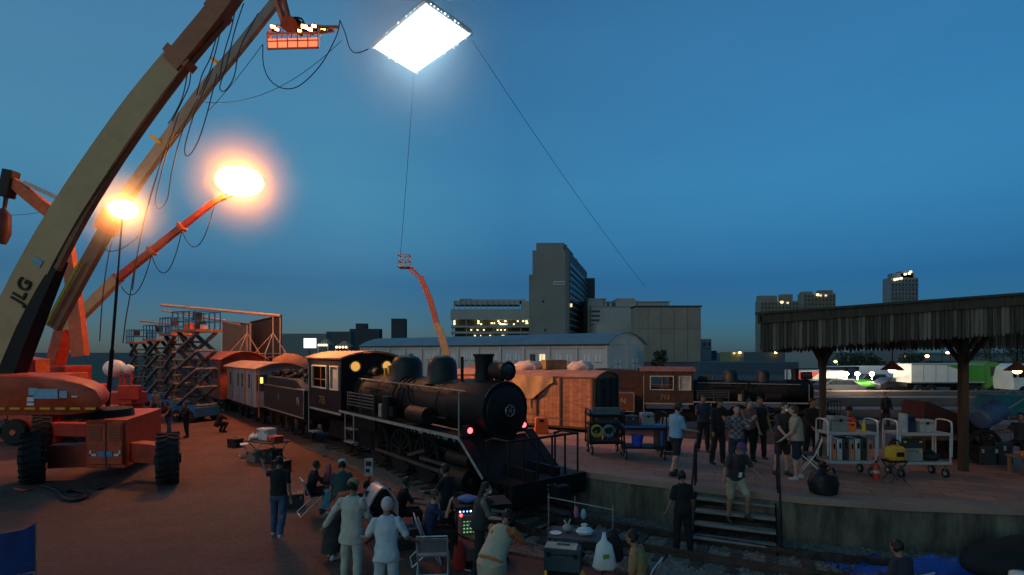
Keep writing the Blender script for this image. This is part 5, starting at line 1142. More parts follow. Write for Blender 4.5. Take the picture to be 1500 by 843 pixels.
    if hair and not (cap and cap[0] == 'wrap'):
        m = MB(); m.ell(hd(0, -.018, .028), (.083, .098, .1), 18, 12, HM)
        for s in (-1, 1): m.ell(hd(s*.06, -.03, -.01), (.028, .05, .07), 10, 8, HM)
        if longhair: m.loft([ring(hd(0, -.06-.01*q, .02-.06*q), .07+.006*q, .05, HM, 14) for q in range(6)])
        # keep the face free
        inv = HM.transposed()
        for v in m.v:
            q = inv@(v-hc)
            if q.y > .045 and q.z < .055: q.y = .045; v[:] = hc+HM@q
        put(remesh(m, .012, 2), 'hair', hair, t, .006, 30)
    if cap:
        m = MB(); kind, cm = cap
        if kind == 'wrap': m.ell(hd(0, -.01, .02), (.09, .108, .112), 18, 12, HM)
        else: m.lathe([(.092, .02), (.096, .05), (.088, .1), (.055, .132), (.01, .14)], hc, HM@V((0, -.06, 1)), 20)
        inv = HM.transposed()
        if kind == 'wrap':
            for v in m.v:
                q = inv@(v-hc)
                if q.y > .03 and q.z < .06: q.y = .03; v[:] = hc+HM@q
        c_ = m.build('cap', cm, t, smooth=60)
        if kind == 'cap':
            m = MB(); sg = -1 if brim == 'back' else 1
            m.loft([[hd(x*.085, sg*(.06+.095*math.sqrt(max(0, 1-x*x))), .04+dz_) for x in [-1+q/6 for q in range(13)]]+[hd(x*.085, sg*.03, .05+dz_) for x in [1-q/6 for q in range(13)]] for dz_ in (0, .008)]); m.build('brim', cm, c_)
    if mask:
        m = MB(); m.ell(hd(0, .068, -.055), (.05, .045, .045), 12, 8, HM); m.build('face_mask', mask, t)
    if lanyard:
        m = MB(); a = up(-.06, .12, .46); b = up(.06, .12, .46); c = up(0, .155, .2)
        m.tube([up(-.07, .02, .53), a, c], .006, 5); m.tube([up(.07, .02, .53), b, c], .006, 5); ly = m.build('lanyard', cablem, t); m = MB(); m.box(c+T@V((0, .012, -.07)), (.07, .008, .11), mtx=T); m.build('badge', whitep, ly)
    return t, J
cw = lambda n, c, v=.18: clothm(n, c, v)
blk = cw('black', (.012, .012, .014)); jeans = cw('jeans', (.05, .085, .15)); white_ = cw('white', (.48, .49, .47), .1); wht2 = cw('cool_white', (.50, .54, .57), .1)
def at(px, py, z=0.0): return G(px, py, z)
# left ground
person('person in black top and blue jeans walking away with one arm down', at(408, 786), 8, 1.75, skin_b, blk, .45, jeans, hl=(14, 3), hr=(-14, 3), kl=16, kr=22, ar=(-8, 8), er=10, al=(70, 25), el=95, shoes=shoew)
person('person in cream long shirt, matching trousers and tan cap, back turned', G(515, 858), -6, 1.82, skin_b, cw('cream', (.46, .45, .38), .1), .9, cw('cream_trousers', (.40, .42, .35), .1), long_top=.2, al=(-6, 34), el=12, ar=(20, 8), er=30, cap=('round', mat('cap_tan', (.30, .20, .08), .9, 0, .2, 6)), vox=.011, hl=(6, 4), hr=(-5, 4))
person('person in white shirt and white knitted cap, back turned, elbows out', G(566, 897), 4, 1.76, skin_b, wht2, .5, cw('pale_trousers', (.42, .44, .45), .1), long_top=.12, al=(4, 24), el=70, ar=(-2, 26), er=60, cap=('wrap', mat('cap_white', (.55, .46, .44), .95, 0, .1, 30, .5, 60)), vox=.011)
person('person in red-brown cape bending forward over a dark skirt', G(488, 818), -35, 1.6, skin_b, cw('red_brown', (.22, .045, .025)), .95, None, skirt=cw('dark_skirt', (.03, .035, .035)), lean=48, al=(20, 10), ar=(35, 12), el=25, er=20, head=(25, 0), shoes=shoew, bulk=1.1)
person('person in turquoise shirt crouching among the seated crew', G(478, 772), -20, 1.6, skin_b, cw('turquoise', (.03, .17, .22)), .5, blk, lean=30, hl=(95, 10), hr=(95, 10), kl=120, kr=120, al=(50, 10), ar=(50, 10), el=40, er=40)
person('seated person in black beside the locomotive wheels with pink scarf at the back', G(455, 752), -60, 1.62, skin_b, blk, .9, blk, lean=12, hl=(88, 8), hr=(88, 8), kl=90, kr=90, seat=.45, al=(40, 8), ar=(40, 8), el=40, er=40)
person('person in dark green shirt and pale cap behind the bending person', G(500, 786), 10, 1.66, skin_b, cw('dark_green', (.025, .06, .055)), .5, blk, cap=('cap', mat('cap_pale', (.5, .44, .38), .9)), brim='front', lean=12)
person('person in dark shirt crouching behind the bending person, arms on knees', G(540, 778), 25, 1.6, skin_b, cw('charcoal', (.03, .03, .035)), .5, blk, lean=25, hl=(95, 10), hr=(95, 10), kl=120, kr=120, al=(50, 10), ar=(50, 10), el=40, er=40)
person('person in navy shirt sitting on a folding chair, hand raised to the mouth', G(628, 822), -75, 1.72, skin_a, cw('navy', (.02, .03, .09)), .45, blk, lean=10, hl=(85, 8), hr=(85, 8), kl=85, kr=80, seat=.46, ar=(62, 10), er=105, al=(40, 8), el=60, hair=hairb, vox=.011)
person('person with white face mask and dark vest over grey sleeves, facing right', G(703, 842), -82, 1.68, skin_a, cw('grey_brown', (.16, .125, .11)), .5, cw('dark_trousers', (.02, .02, .022)), lean=8, ar=(22, 8), er=60, al=(25, 8), el=55, longhair=True, mask=maskm, vest=cw('dark_vest', (.03, .035, .035)), vox=.011)
person('person in cream robe with orange shoulder bending low at the bottom edge', G(722, 905), -30, 1.7, skin_b, cw('orange_cloth', (.42, .13, .04), .12), .5, None, skirt=cw('cream_wrap', (.40, .34, .24), .12), vest=cw('cream_robe', (.42, .36, .25), .12), long_top=.06, lean=42, head=(20, 0), al=(50, 20), ar=(40, 14), el=30, er=30, hair=hairm, vox=.011, bulk=1.15)
person('person with dark hair low at the bottom edge, right of the gear table', G(943, 905), 60, 1.7, skin_b, cw('ochre', (.30, .19, .08)), .5, blk, lean=15, hl=(85, 8), hr=(85, 8), kl=85, kr=85, seat=.42, hair=hairm)
person('person with dark hair at the bottom edge before the blue tarpaulin', G(1328, 922), 20, 1.6, skin_b, cw('dark_top', (.03, .03, .04)), .5, blk, lean=12, hl=(85, 8), hr=(85, 8), kl=85, kr=85, seat=.42)
person('person dressed all in black standing on the track, back turned', G(1000, 812), 12, 1.66, skin_b, blk, .5, cw('black_trousers', (.010, .010, .012)), legs='long', al=(6, 12), ar=(4, 10), shoes=shoew)
# farther left
person('person in black standing hands low by the nearest scissor lift', G(273, 641), 150, 1.68, skin_b, blk, .9, cw('black_trousers', (.010, .010, .012)), ar=(35, 5), er=50, al=(35, 5), el=50, ia=20, ja=20)
person('person in dark top and pale jeans pushing a trolley past the lift tyre', G(247, 637), 170, 1.66, skin_b, cw('charcoal', (.03, .03, .035)), .5, jeans, lean=12, ar=(45, 6), er=20, al=(45, 6), el=20, hl=(15, 3), hr=(-15, 3))
person('person in purple-blue top half hidden behind the rear lift tyre', G(212, 640), 160, 1.68, skin_b, cw('purple_blue', (.08, .06, .16)), .5, blk, ar=(30, 8), er=60)
person('person in bright red shirt with a white emblem behind the boom lift', G(201, 619), 175, 1.72, skin_b, cw('red', (.42, .03, .02)), .5, blk, lanyard=False)
# on the platform
P1 = PZ+.0
def pf(px, py): return G(px, py, PZ)
person('person in light blue shirt and dark shorts walking right on the platform', pf(990, 696), -70, 1.78, skin_a, cw('light_blue', (.19, .33, .47), .1), .5, cw('navy_shorts', (.015, .018, .03)), 'short', hl=(16, 3), hr=(-10, 3), kl=20, kr=10, er=60, ar=(20, 6), el=20, cap=('cap', mat('cap_olive', (.05, .05, .03), .9)), brim='front', mask=mat('mask_teal', (.06, .16, .14), .8), bulk=1.06)
person('tall person all in black standing on the platform behind the stair rail', pf(1052, 680), 200, 1.8, skin_b, blk, .9, blk, cap=('cap', mat('cap_black', (.02, .02, .02), .9)), brim='front', hl=(2, 5), hr=(-2, 5))
plaid = cw('plaid', (.14, .10, .11)); 
def plaid_nodes():
    nt = plaid.node_tree; b = nt.nodes['Principled BSDF']; ch_ = nt.nodes.new('ShaderNodeTexChecker'); ch_.inputs['Scale'].default_value = 14
    ch_.inputs['Color1'].default_value = (.20, .16, .17, 1); ch_.inputs['Color2'].default_value = (.06, .05, .07, 1); tc = nt.nodes['Texture Coordinate']
    nt.links.new(tc.outputs['Object'], ch_.inputs['Vector']); nt.links.new(ch_.outputs['Color'], b.inputs['Base Color'])
plaid_nodes()
person('person in checked shirt and dark jeans, hands lifted to the face', pf(1079, 697), 165, 1.74, skin_a, plaid, .9, cw('dark_jeans', (.02, .03, .055)), ar=(40, 8), er=105, al=(45, 8), el=100, ia=-25, ja=-25, hair=hairb)
person('person in dark jacket over a teal shirt at the back of the platform group', pf(1112, 672), 175, 1.76, skin_b, cw('teal_print', (.05, .12, .12)), .4, blk, vest=blk, ar=(15, 8), er=50)
person('person in reddish shirt partly hidden behind the checked shirt', pf(1096, 676), 190, 1.72, skin_a, cw('dusty_red', (.20, .09, .08)), .5, blk, ar=(30, 8), er=70)
person('person in dark shirt with white face mask facing the beige shirted person', pf(1146, 697), -160, 1.8, skin_a, cw('dark_grey_top', (.035, .03, .035)), .45, cw('charcoal_shorts', (.02, .02, .022)), 'short', mask=mat('mask_bright', (.75, .75, .75), .8), hair=hairb, ar=(25, 10), er=35, al=(8, 8))
person('person in beige shirt and dark shorts talking, side turned', pf(1167, 703), 65, 1.76, skin_a, cw('beige', (.30, .26, .18), .12), .5, cw('navy_shorts', (.015, .018, .03)), 'short', al=(20, 8), el=30, ar=(6, 10), hair=hairb, shoes=shoew, bulk=1.12)
person('person in dark shirt, tan shorts and cap coming down the stairs with a badge', V((4.66, 11.41, .44)), 190, 1.74, skin_b, cw('dark_grey_top', (.035, .03, .035)), .45, cw('tan_shorts', (.30, .25, .17)), 'short', hl=(38, 6), hr=(2, 4), kl=50, kr=8, al=(10, 28), ar=(15, 30), el=30, er=40, lean=14, head=(22, 0), cap=('cap', mat('cap_blue_red', (.10, .05, .12), .9)), brim='front', mask=mat('mask_teal', (.06, .16, .14), .8), lanyard=True)
person('person in black standing far back by the sidings, between the canopy posts', G(1297, 627, .4), 180, 1.7, skin_b, blk, .9, blk, head=(0, 0))
person('person in orange safety vest seated beyond the first equipment trolley', V((xt(1243, 15.9), 15.9, PZ)), 160, 1.7, skin_b, cw('dark_top', (.03, .03, .04)), .5, blk, vest=cw('safety_orange', (.65, .09, .03)), hl=(85, 8), hr=(85, 8), kl=85, kr=85, seat=.5, cap=('cap', mat('cap_black', (.02, .02, .02), .9)), brim='front')
person('person in grey sitting at the wooden bench at the right edge', V((xt(1497, 14.6), 14.6, PZ)), 120, 1.7, skin_b, cw('dark_top', (.03, .03, .04)), .5, blk, hl=(85, 8), hr=(85, 8), kl=85, kr=85, seat=.47, ar=(50, 8), er=40)

person('person in black sitting low behind the silver hood, facing the locomotive', G(585, 786), -70, 1.66, skin_b, blk, .5, blk, lean=14, hl=(88, 8), hr=(88, 8), kl=90, kr=90, seat=.42, al=(40, 8), ar=(40, 8), el=40, er=40)
person('person in black standing in the shade between the seated and masked persons', G(655, 800), 60, 1.7, skin_b, blk, .9, blk, al=(30, 8), el=60, ar=(20, 8))
person('person in dark red top standing left of the red shirt with the emblem', G(186, 617), 150, 1.7, skin_b, cw('maroon', (.12, .02, .02)), .5, blk, ar=(30, 8), er=50)
person('person in grey top walking between the boom lift and the scissor lifts', G(228, 612), -150, 1.68, skin_b, cw('mid_grey', (.12, .12, .13)), .5, jeans, hl=(16, 3), hr=(-14, 3), kl=16, kr=20)
person('person in black crouching under the front of the guard carriage steps', G(318, 634), -40, 1.66, skin_b, blk, .5, blk, lean=26, hl=(95, 10), hr=(95, 10), kl=120, kr=120, al=(50, 10), ar=(50, 10), el=40, er=40)
person('person in black behind the beige shirted person, by the left canopy post', pf(1188, 676), 190, 1.74, skin_b, blk, .9, blk, ar=(20, 6), er=40)
person('person in dark blue top at the platform back, left of the tall black clad person', pf(1030, 662), 170, 1.72, skin_b, cw('dark_blue', (.02, .03, .06)), .5, blk, ar=(35, 8), er=80)
# ================================================================== canopy
base = V((xt(1206, 13.4), 13.4, PZ))
t = thing('platform_canopy', 'weathered wooden platform canopy with a fringe of pointed boards on two dark posts', 'canopy', base)
wb = [mat('weathered_board', (.13, .10, .07), .85, 0, .45, 3, .5, 20, stretch=(9, 9, .5)), mat('weathered_board_dark', (.07, .052, .037), .85, 0, .45, 3, .5, 20, stretch=(9, 9, .5)), mat('weathered_board_pale', (.20, .16, .115), .85, 0, .35, 3, .5, 20, stretch=(9, 9, .5))]
rnd = random.Random(12)
# front fringe: plan line from left end to beyond the right edge, rising slightly
A, B_ = W(1115, 515, 12.0), W(1580, 515, 10.6); zA, zB = (zt(462, 12.0), zt(514, 12.0)), (zt(427, 10.5), zt(483, 10.5))
A2, B2 = W(1160, 515, 17.6), W(1560, 515, 17.0); zA2, zB2 = (zt(470, 17.6), zt(515, 17.6)), (zt(452, 17.0), zt(509, 17.0))
def fringe(mb, a, b, za, zb, n, w=.02):
    dv = (b-a); dv.z = 0; L = dv.length; dn = dv/L; nv = V((dn.y, -dn.x, 0))*w
    for k in range(n):
        mb.mat(rnd.choice([0, 0, 1, 1, 2])); u0 = k/n+.05/n; u1 = (k+1)/n-.09/n; z0 = za[0]+(zb[0]-za[0])*u0-.12; z1 = za[1]+(zb[1]-za[1])*u0+rnd.uniform(-.03, .03); tl = rnd.uniform(-.012, .012)
        p0, p1 = a+dv*u0, a+dv*u1; off = nv*rnd.uniform(-.25, .45); w_ = (p1-p0).length
        z1 -= w_*.25; pts = [(0, z0), (1, z0), (1, z1+w_*1.15), (.86, z1+w_*.5), (.64, z1+w_*.08), (.36, z1+w_*.08), (.14, z1+w_*.5), (0, z1+w_*1.15)]
        mp = lambda q, o: V((p0.x+(p1.x-p0.x)*q[0]+tl*(q[1]-z0), p0.y+(p1.y-p0.y)*q[0], q[1]))+off+o
        mb.prism(pts, lambda q: mp(q, nv), lambda q: mp(q, -nv))
for nm, a, b, za, zb, n in (('front_fringe', A, B_, zA, zB, 76), ('rear_fringe', A2, B2, zA2, zB2, 70), ('end_fringe', A, A2, zA, zA2, 60)):
    m = MB(base); fringe(m, a, b, za, zb, n); m.build(nm, wb, t, smooth=0)
    m = MB(base); u_ = V((0, 0, 1)); f = V((0, -.05, 0)) if nm != 'rear_fringe' else V((0, .05, 0)); f = V((-.05, 0, 0)) if nm == 'end_fringe' else f
    p0, p1 = V((a.x, a.y, za[0]-.08))+f, V((b.x, b.y, zb[0]-.08))+f; m.bar(p0, p1, .06, .2); m.bar(p0+V((0, 0, .12)), p1+V((0, 0, .12)), .16, .05); m.build('fascia', wb[1], t, smooth=0)
m = MB(base); q = [V((A.x, A.y, zA[0]+.02)), V((B_.x, B_.y, zB[0]+.02)), V((B2.x, B2.y, zB2[0]+.02)), V((A2.x, A2.y, zA2[0]+.02))]; mid = [(q[0]+q[3])/2+V((0, 0, .12)), (q[1]+q[2])/2+V((0, 0, .12))]
for a, b, c, d_ in ((q[0], q[1], mid[1], mid[0]), (mid[0], mid[1], q[2], q[3])): dn = V((0, 0, -.07)); m.hexa([a+dn, b+dn, c+dn, d_+dn, a, b, c, d_])
m.build('roof', mat('canopy_roof', (.05, .042, .036), .9, 0, .3, 3), t, smooth=0)
for k in range(12):
    u_ = (k+.5)/12; a = A.lerp(B_, u_); b = A2.lerp(B2, u_); m = MB(base); m.bar(V((a.x, a.y+.15, zA[0]+(zB[0]-zA[0])*u_-.16)), V((b.x, b.y-.15, zA2[0]+(zB2[0]-zA2[0])*u_-.14)), .08, .14); m.build('rafter', woodm, t, smooth=0)
postm = mat('post_wood', (.045, .032, .022), .8, 0, .4, 4, .4, 20, stretch=(8, 8, .6))
for px, w_ in ((1205, .13), (1411, .165)):
    c = W(px, 515, 14.0 if px < 1300 else 13.7); zt_ = 4.5; m = MB(base); m.lim(c.x-w_/2, c.x+w_/2, c.y-w_/2, c.y+w_/2, PZ, zt_); p_ = m.build('post', postm, t, bevel=.012, smooth=0)
    m = MB(base)
    for s in (-1, 1):
        m.tube(spline([V((c.x+s*w_*.4, c.y, 3.75)), V((c.x+s*.12, c.y, 4.02)), V((c.x+s*.28, c.y, 4.32))], 4), .04, 6); m.bar(V((c.x, c.y+s*w_*.4, 3.7)), V((c.x, c.y+s*.7, 4.38)), .08)
    m.build('brace', postm, p_, smooth=0)
m = MB(base); m.bar(V((A.x+1.1, 13.95, 4.42)), V((B_.x+1, 13.55, 4.72)), .16, .24); m.build('beam', woodm, t, smooth=0)
lbul = glow('pendant_bulb', (1, .55, .2), 45)
for px, py, d, lb in ((1307, 539, 13.2, 'red-brown pendant lamp glowing between the two canopy posts'), (1490, 540, 12.4, 'red-brown pendant lamp glowing at the right edge under the canopy')):
    c = W(px, py, d); t = thing('pendant_lamp', lb, 'pendant lamp', c, 0, 'pendant lamps under the canopy')
    m = MB(); m.lathe([(.04, .16), (.06, .12), (.1, .08), (.24, -.04), (.245, -.055), (.235, -.05), (.09, .06), (.03, .1)], (0, 0, 0), (0, 0, 1), 24); m.build('lamp_shade', mat('shade_red_brown', (.20, .06, .03), .5), t)
    m = MB(); m.cyl((0, 0, .15), (0, 0, 4.55-c.z), .012, None, 6); m.build('rod', black, t)
    m = MB(); m.ell((0, 0, -.05), (.085, .085, .07), 14, 8); m.build('bulb', lbul, t)
# ================================================================== stairs
sx0, sx1 = W(1032, 515, 10.9).x, W(1140, 515, 10.9).x; base = V((4.9, 11.2, 0))
fy = 11.55   # where the flight meets the wall
t = thing('stairs', 'short dark stairs with pale treads from track to platform', 'stairs', base)
pal = mat('tread_pale', (.20, .18, .165), .8, 0, .25, 3, .3, 30)
L0 = V((4.13, 12.17, 0)); R0 = V((5.83, 11.44, 0)); dr = (R0-L0).normalized(); fw = V((dr.y, -dr.x, 0))
for k in range(4):
    z = .8-.2*k; a = L0+fw*(.26*k); m = MB(base); q = [a, a+dr*1.55, a+dr*1.55+fw*.28, a+fw*.28]
    m.hexa([p_+V((0, 0, z-.045)) for p_ in q]+[p_+V((0, 0, z)) for p_ in q]); m.build('tread', pal, t, smooth=0, bevel=.008)
    m = MB(base); q = [a+dr*.03+fw*.0, a+dr*1.52, a+dr*1.52+fw*.02, a+dr*.03+fw*.02]; m.hexa([p_+V((0, 0, max(0, z-.2))) for p_ in q]+[p_+V((0, 0, z-.05)) for p_ in q]); m.build('gap_shade', black, t, smooth=0)  # black sheet drawn for the dark gap below each tread
for s in (-.03, 1.55): a = L0+dr*s; m = MB(base); m.hexa([a, a+dr*.03, a+dr*.03+fw*1.1, a+fw*1.1, a+V((0, 0, .85)), a+dr*.03+V((0, 0, .85)), a+dr*.03+fw*1.1+V((0, 0, .1)), a+fw*1.1+V((0, 0, .1))]); m.build('stringer', black, t, smooth=0)
for s in (-.05, 1.62):
    a = L0+dr*s; m = MB(base); m.tube([a-fw*.35+V((0, 0, PZ)), a-fw*.35+V((0, 0, PZ+.95)), a+V((0, 0, PZ+.9)), a+fw*1.05+V((0, 0, .85)), a+fw*1.05], .022, 8); m.cyl(a+V((0, 0, .7)), a+V((0, 0, PZ+.9)), .022, None, 8); m.build('handrail', blackpaint, t)
# ================================================================== props
def prop(name, lb, cat, c, m_, fn, group=None, yaw=0, **kw):
    m = MB(); fn(m); o = m.build(name, m_, **kw); o.location = c; o.rotation_euler = (0, 0, yaw); return tag(o, lb, cat, group)
def caster(t, x, y, r=.1, z=0):
    w = MB(); w.cyl((x-.02, y, z+r), (x+.02, y, z+r), r, None, 16); k = w.build('wheel', rubber, t); w = MB(); w.cyl((x-.025, y, z+r), (x+.025, y, z+r), r*.5, None, 12); w.build('hub', alu, k)
    w = MB(); w.bar((x, y, z+r*1.1), (x, y, z+r*2.6), .05, .04); w.build('caster_fork', steel, t)
def trolley(lb, c, W_, D_, yaw=0):
    t = thing('equipment_trolley', lb, 'trolley', c, yaw, 'white equipment trolleys on the platform')
    for x in (-W_/2+.1, W_/2-.1):
        for y in (-D_/2+.08, D_/2-.08): caster(t, x, y, .11)
    for z in (.32, 1.0): m = MB(); m.lim(-W_/2, W_/2, -D_/2, D_/2, z, z+.06); m.build('shelf', mat('trolley_grey', (.36, .36, .35), .5, 0, .15, 4), t, bevel=.01)
    m = MB()
    for x in (-W_/2+.03, W_/2-.03):
        for y in (-D_/2+.03, D_/2-.03): m.cyl((x, y, .36), (x, y, 1.0), .022, None, 8)
    m.build('upright', alu, t)
    for x in (-W_/2-.02, W_/2+.02): m = MB(); m.tube(spline([(x, -D_/2+.05, .5), (x, -D_/2+.05, 1.2), (x, -D_/2+.12, 1.34), (x, D_/2-.12, 1.34), (x, D_/2-.05, 1.2), (x, D_/2-.05, .5)], 4), .02, 8); m.build('handle', alu, t)
    return t
def on(px, py): return G(px, py, PZ)
c1_ = on(1253, 700)+V((0, .35, 0)); c1_.z = PZ; trolley('white equipment trolley with upright cases, nearer the left canopy post', c1_, 1.15, .6)
c2_ = on(1359, 702)+V((0, .35, 0)); c2_.z = PZ; trolley('white equipment trolley with grey cases, nearer the right canopy post', c2_, 1.25, .6)
cgrey = mat('case_grey', (.22, .225, .22), .55, 0, .15, 4); cdark = mat('case_dark', (.03, .03, .033), .5)
names_ = ['grey upright case with orange strip, first from the left on the lower trolley shelf', 'grey upright case, second from the left on the lower trolley shelf', 'dark upright case, third along the lower trolley shelf', 'pale upright case with orange strip, middle of the lower trolley shelf', 'grey upright case right of the middle on the lower trolley shelf', 'slim grey upright case sixth on the lower trolley shelf', 'upright case with orange strip, last on the right of the lower trolley shelf']
for k in range(7):
    c = c1_+V((-.42+.145*k, 0, .38)); t = thing('upright_case', names_[k], 'case', c, 0, 'upright cases on the trolley'); hh = .5+.02*(k % 3)
    m = MB(); m.lim(-.06, .06, -.2, .2, 0, hh); m.build('shell', [cgrey, cdark, alu][(k*2) % 3] if k != 2 else cdark, t, bevel=.012)
    if k in (0, 3, 6): m = MB(); m.lim(-.035, .035, -.212, -.203, .06, hh-.06); m.build('front_strip', orangep, t)
    m = MB(); m.lim(-.02, .02, -.22, -.203, hh*.55, hh*.8); m.build('handle', black, t)
def case(name, lb, c, s, m_, hm=black, yaw=0, cat='case', group=None):
    t = thing(name, lb, cat, c, yaw, group); m = MB(); m.lim(-s[0]/2, s[0]/2, -s[1]/2, s[1]/2, 0, s[2]*.72); m.build('shell', m_, t, bevel=.015)
    m = MB(); m.lim(-s[0]/2, s[0]/2, -s[1]/2, s[1]/2, s[2]*.735, s[2]); m.build('lid', m_, t, bevel=.015)
    for x in ((-s[0]*.36, s[0]*.36) if s[0] > .45 else (0,)): m = MB(); m.lim(x-.03, x+.03, -s[1]/2-.014, -s[1]/2-.001, s[2]*.64, s[2]*.84); m.build('latch', hm, t)
    m = MB(); m.tube([(-s[0]*.16, 0, s[2]), (-s[0]*.16, 0, s[2]+.035), (s[0]*.16, 0, s[2]+.035), (s[0]*.16, 0, s[2])], .012, 6); m.build('handle', hm, t); return t
case('equipment_case', 'grey case on top of the left white trolley', c1_+V((-.2, .05, 1.06)), (.38, .3, .36), cgrey)
case('equipment_case', 'orange case behind the grey one on the left white trolley', c1_+V((.13, .1, 1.06)), (.2, .25, .2), orangep)
prop('white_board', 'pale flat board leaning at the left end of the left trolley top', 'board', c1_+V((-.48, 0, 1.06)), alu, lambda m: m.box((0, 0, .16), (.16, .03, .32), mtx=Matrix.Rotation(.1, 3, 'Y')), bevel=.004)
prop('bottle', 'small yellow-brown bottle on the left trolley top', 'bottle', c1_+V((.42, 0, 1.06)), yellowp, lambda m: m.lathe([(.045, 0), (.045, .16), (.02, .2), (.02, .25)], (0, 0, 0), (0, 0, 1), 14))
case('equipment_case', 'grey case with yellow band on the lower shelf of the right trolley', c2_+V((-.25, -.02, .38)), (.5, .38, .32), cgrey, yellowp)
case('equipment_case', 'flat black case with yellow latches stacked on the grey one', c2_+V((-.25, -.02, .702)), (.52, .38, .2), cdark, yellowp)
case('equipment_case', 'pale grey rounded case on the right trolley top', c2_+V((.15, .0, 1.06)), (.34, .3, .3), mat('case_pale', (.34, .35, .33), .5))
prop('folder', 'upright pale blue folder on the right trolley top', 'folder', c2_+V((-.33, 0, 1.06)), mat('folder_blue', (.25, .38, .48), .6), lambda m: m.lim(-.03, .03, -.12, .12, 0, .44), bevel=.004)
case('equipment_case', 'dark blue upright case next to the pale blue folder', c2_+V((-.18, .02, 1.06)), (.18, .25, .42), mat('case_navy', (.02, .025, .06), .5))
prop('cloth_bundle', 'crumpled dark cloth on the lower shelf of the right trolley', 'cloth', c2_+V((.28, 0, .38)), cablem, lambda m: m.ell((0, 0, .1), (.24, .2, .13), 18, 10), jit=.05, jfreq=8)
# yellow bag hung between the trolleys
c = W(1310, 668, 12.6); c = V((c.x, c.y, PZ)); t = thing('stool', 'dark folding stool between the two white trolleys', 'stool', c)
m = MB(); m.lim(-.2, .2, -.16, .16, .46, .5); m.build('seat', black, t)
for s in (-1, 1): m = MB(); m.bar((-.18, s*.14, 0), (.18, s*.14, .46), .025); m.bar((.18, s*.14, 0), (-.18, s*.14, .46), .025); m.build('leg', darkgrey, t)
t = thing('shoulder_bag', 'yellow and black bag lying on the stool between the trolleys', 'bag', c+V((0, -.02, .5)))
m = MB(); m.loft([ring(V((0, 0, z)), rx, ry, Matrix.Identity(3), 16) for z, rx, ry in ((0, .18, .12), (.06, .24, .15), (.2, .25, .15), (.3, .2, .1), (.34, .1, .05))]); m.build('body', mat('bag_yellow', (.60, .30, .02), .7), t, jit=.02, jfreq=9)
m = MB(); m.lim(-.06, .1, -.165, -.14, .1, .2); m.build('badge', black, t); m = MB(); m.torus((0, 0, .33), (0, 1, 0), .13, .018, 18, 6); m.build('strap', black, t)
t = thing('fire_extinguisher', 'red-orange canister standing beside the left trolley', 'extinguisher', W(1294, 688, 12.5).xy.to_3d()+V((0, .25, PZ)), scale=.75)
m = MB(); m.lathe([(.09, 0), (.1, .05), (.1, .42), (.06, .5), (.03, .54)], (0, 0, 0), (0, 0, 1), 18); m.build('cylinder', redp, t); m = MB(); m.lim(-.03, .03, -.02, .02, .54, .6); m.bar((0, 0, .58), (.1, 0, .62), .02); m.build('valve', black, t); m = MB(); m.lathe([(.102, .22), (.102, .3)], (0, 0, 0), (0, 0, 1), 18); m.build('label_band', dirtywhite, t)
# black bin bag, wheel, bench, boxes
prop('bin_bag', 'full black bin bag on the platform edge by the left post', 'bag', on(1206, 724), mat('bin_bag', (.010, .010, .011), .5, 0, .3, 3, .8, 9, spec=.3), lambda m: m.loft([ring(V((0, 0, z)), r, r*.9, Matrix.Identity(3), 20) for z, r in ((0, .18), (.05, .28), (.25, .31), (.42, .25), (.5, .1), (.56, .06), (.62, .12))]), jit=.035, jfreq=7)
t = thing('hand_cart', 'old two-wheeled luggage cart with dark wooden body by the right post', 'cart', V((xt(1428, 14.8), 14.9, PZ)))
for y in (-.4, .4): spoked(t, .42, 'wheel', t, y, 0, .48, 10)
m = MB(); m.lim(-1.5, .5, -.32, .32, .62, .7); m.bar((-1.5, -.3, .7), (-2.4, -.3, 1.0), .06); m.bar((-1.5, .3, .7), (-2.4, .3, 1.0), .06); m.lim(-.05, .05, -.45, .45, .45, .51); m.build('body', woodm, t)
prop('covered_crate', 'dark maroon sloping cover over crates behind the right trolley', 'cover', V((xt(1388, 15.6), 15.7, PZ)), mat('maroon_cover', (.055, .018, .016), .85, 0, .3, 2, .4, 8), lambda m: m.prism_y([(-.85, 0), (.9, 0), (.95, .95), (.2, 1.2), (-.8, 1.6), (-.9, 1.5)], -.4, .5), jit=.04, jfreq=2.5, smooth=50)
prop('plastic_barrel', 'white-topped blue plastic barrel tipped on its side on the handcart', 'barrel', V((xt(1452, 14.6), 14.7, 2.0)), mat('barrel_blue', (.05, .10, .20), .5), lambda m: m.lathe([(.24, -.4), (.29, -.36), (.29, -.1), (.31, -.06), (.29, -.02), (.29, .3), (.24, .36), (.1, .38)], (0, 0, .3), (-.8, -.2, -.35), 22))
t = thing('wheelbarrow', 'teal metal barrow frame stacked upside down at the right edge', 'barrow', V((xt(1478, 15.0), 15.2, PZ)))
m = MB(); m.loft([[V((x*s_, y*s_, z)) for x, y in ((-.7, -.4), (.7, -.4), (.7, .4), (-.7, .4))] for z, s_ in ((1.25, 1), (1.75, .7), (1.8, .68))]); m.build('tray', mat('teal_metal', (.03, .13, .14), .5, .1, .3, 4), t, bevel=.02)
m = MB()
for y in (-.35, .35): m.tube([(-.9, y, .0), (-.5, y, 1.25), (.6, y, 1.9), (1.0, y, 1.7)], .022, 6); m.tube([(.6, y, 0), (.5, y, 1.25)], .022, 6)
m.build('frame', mat('teal_pipe', (.2, .3, .3), .5), t)
for px, py, s_, lb, m_ in ((1440, 640, (.5, .4, .5), 'grey flight case under the teal barrow', cdark), (1462, 650, (.45, .4, .6), 'dark flight case under the teal barrow near the bench', cdark)):
    c = W(px, 660, 14.6); case('flight_case', lb, V((c.x, 14.6, PZ)), s_, m_, alu)
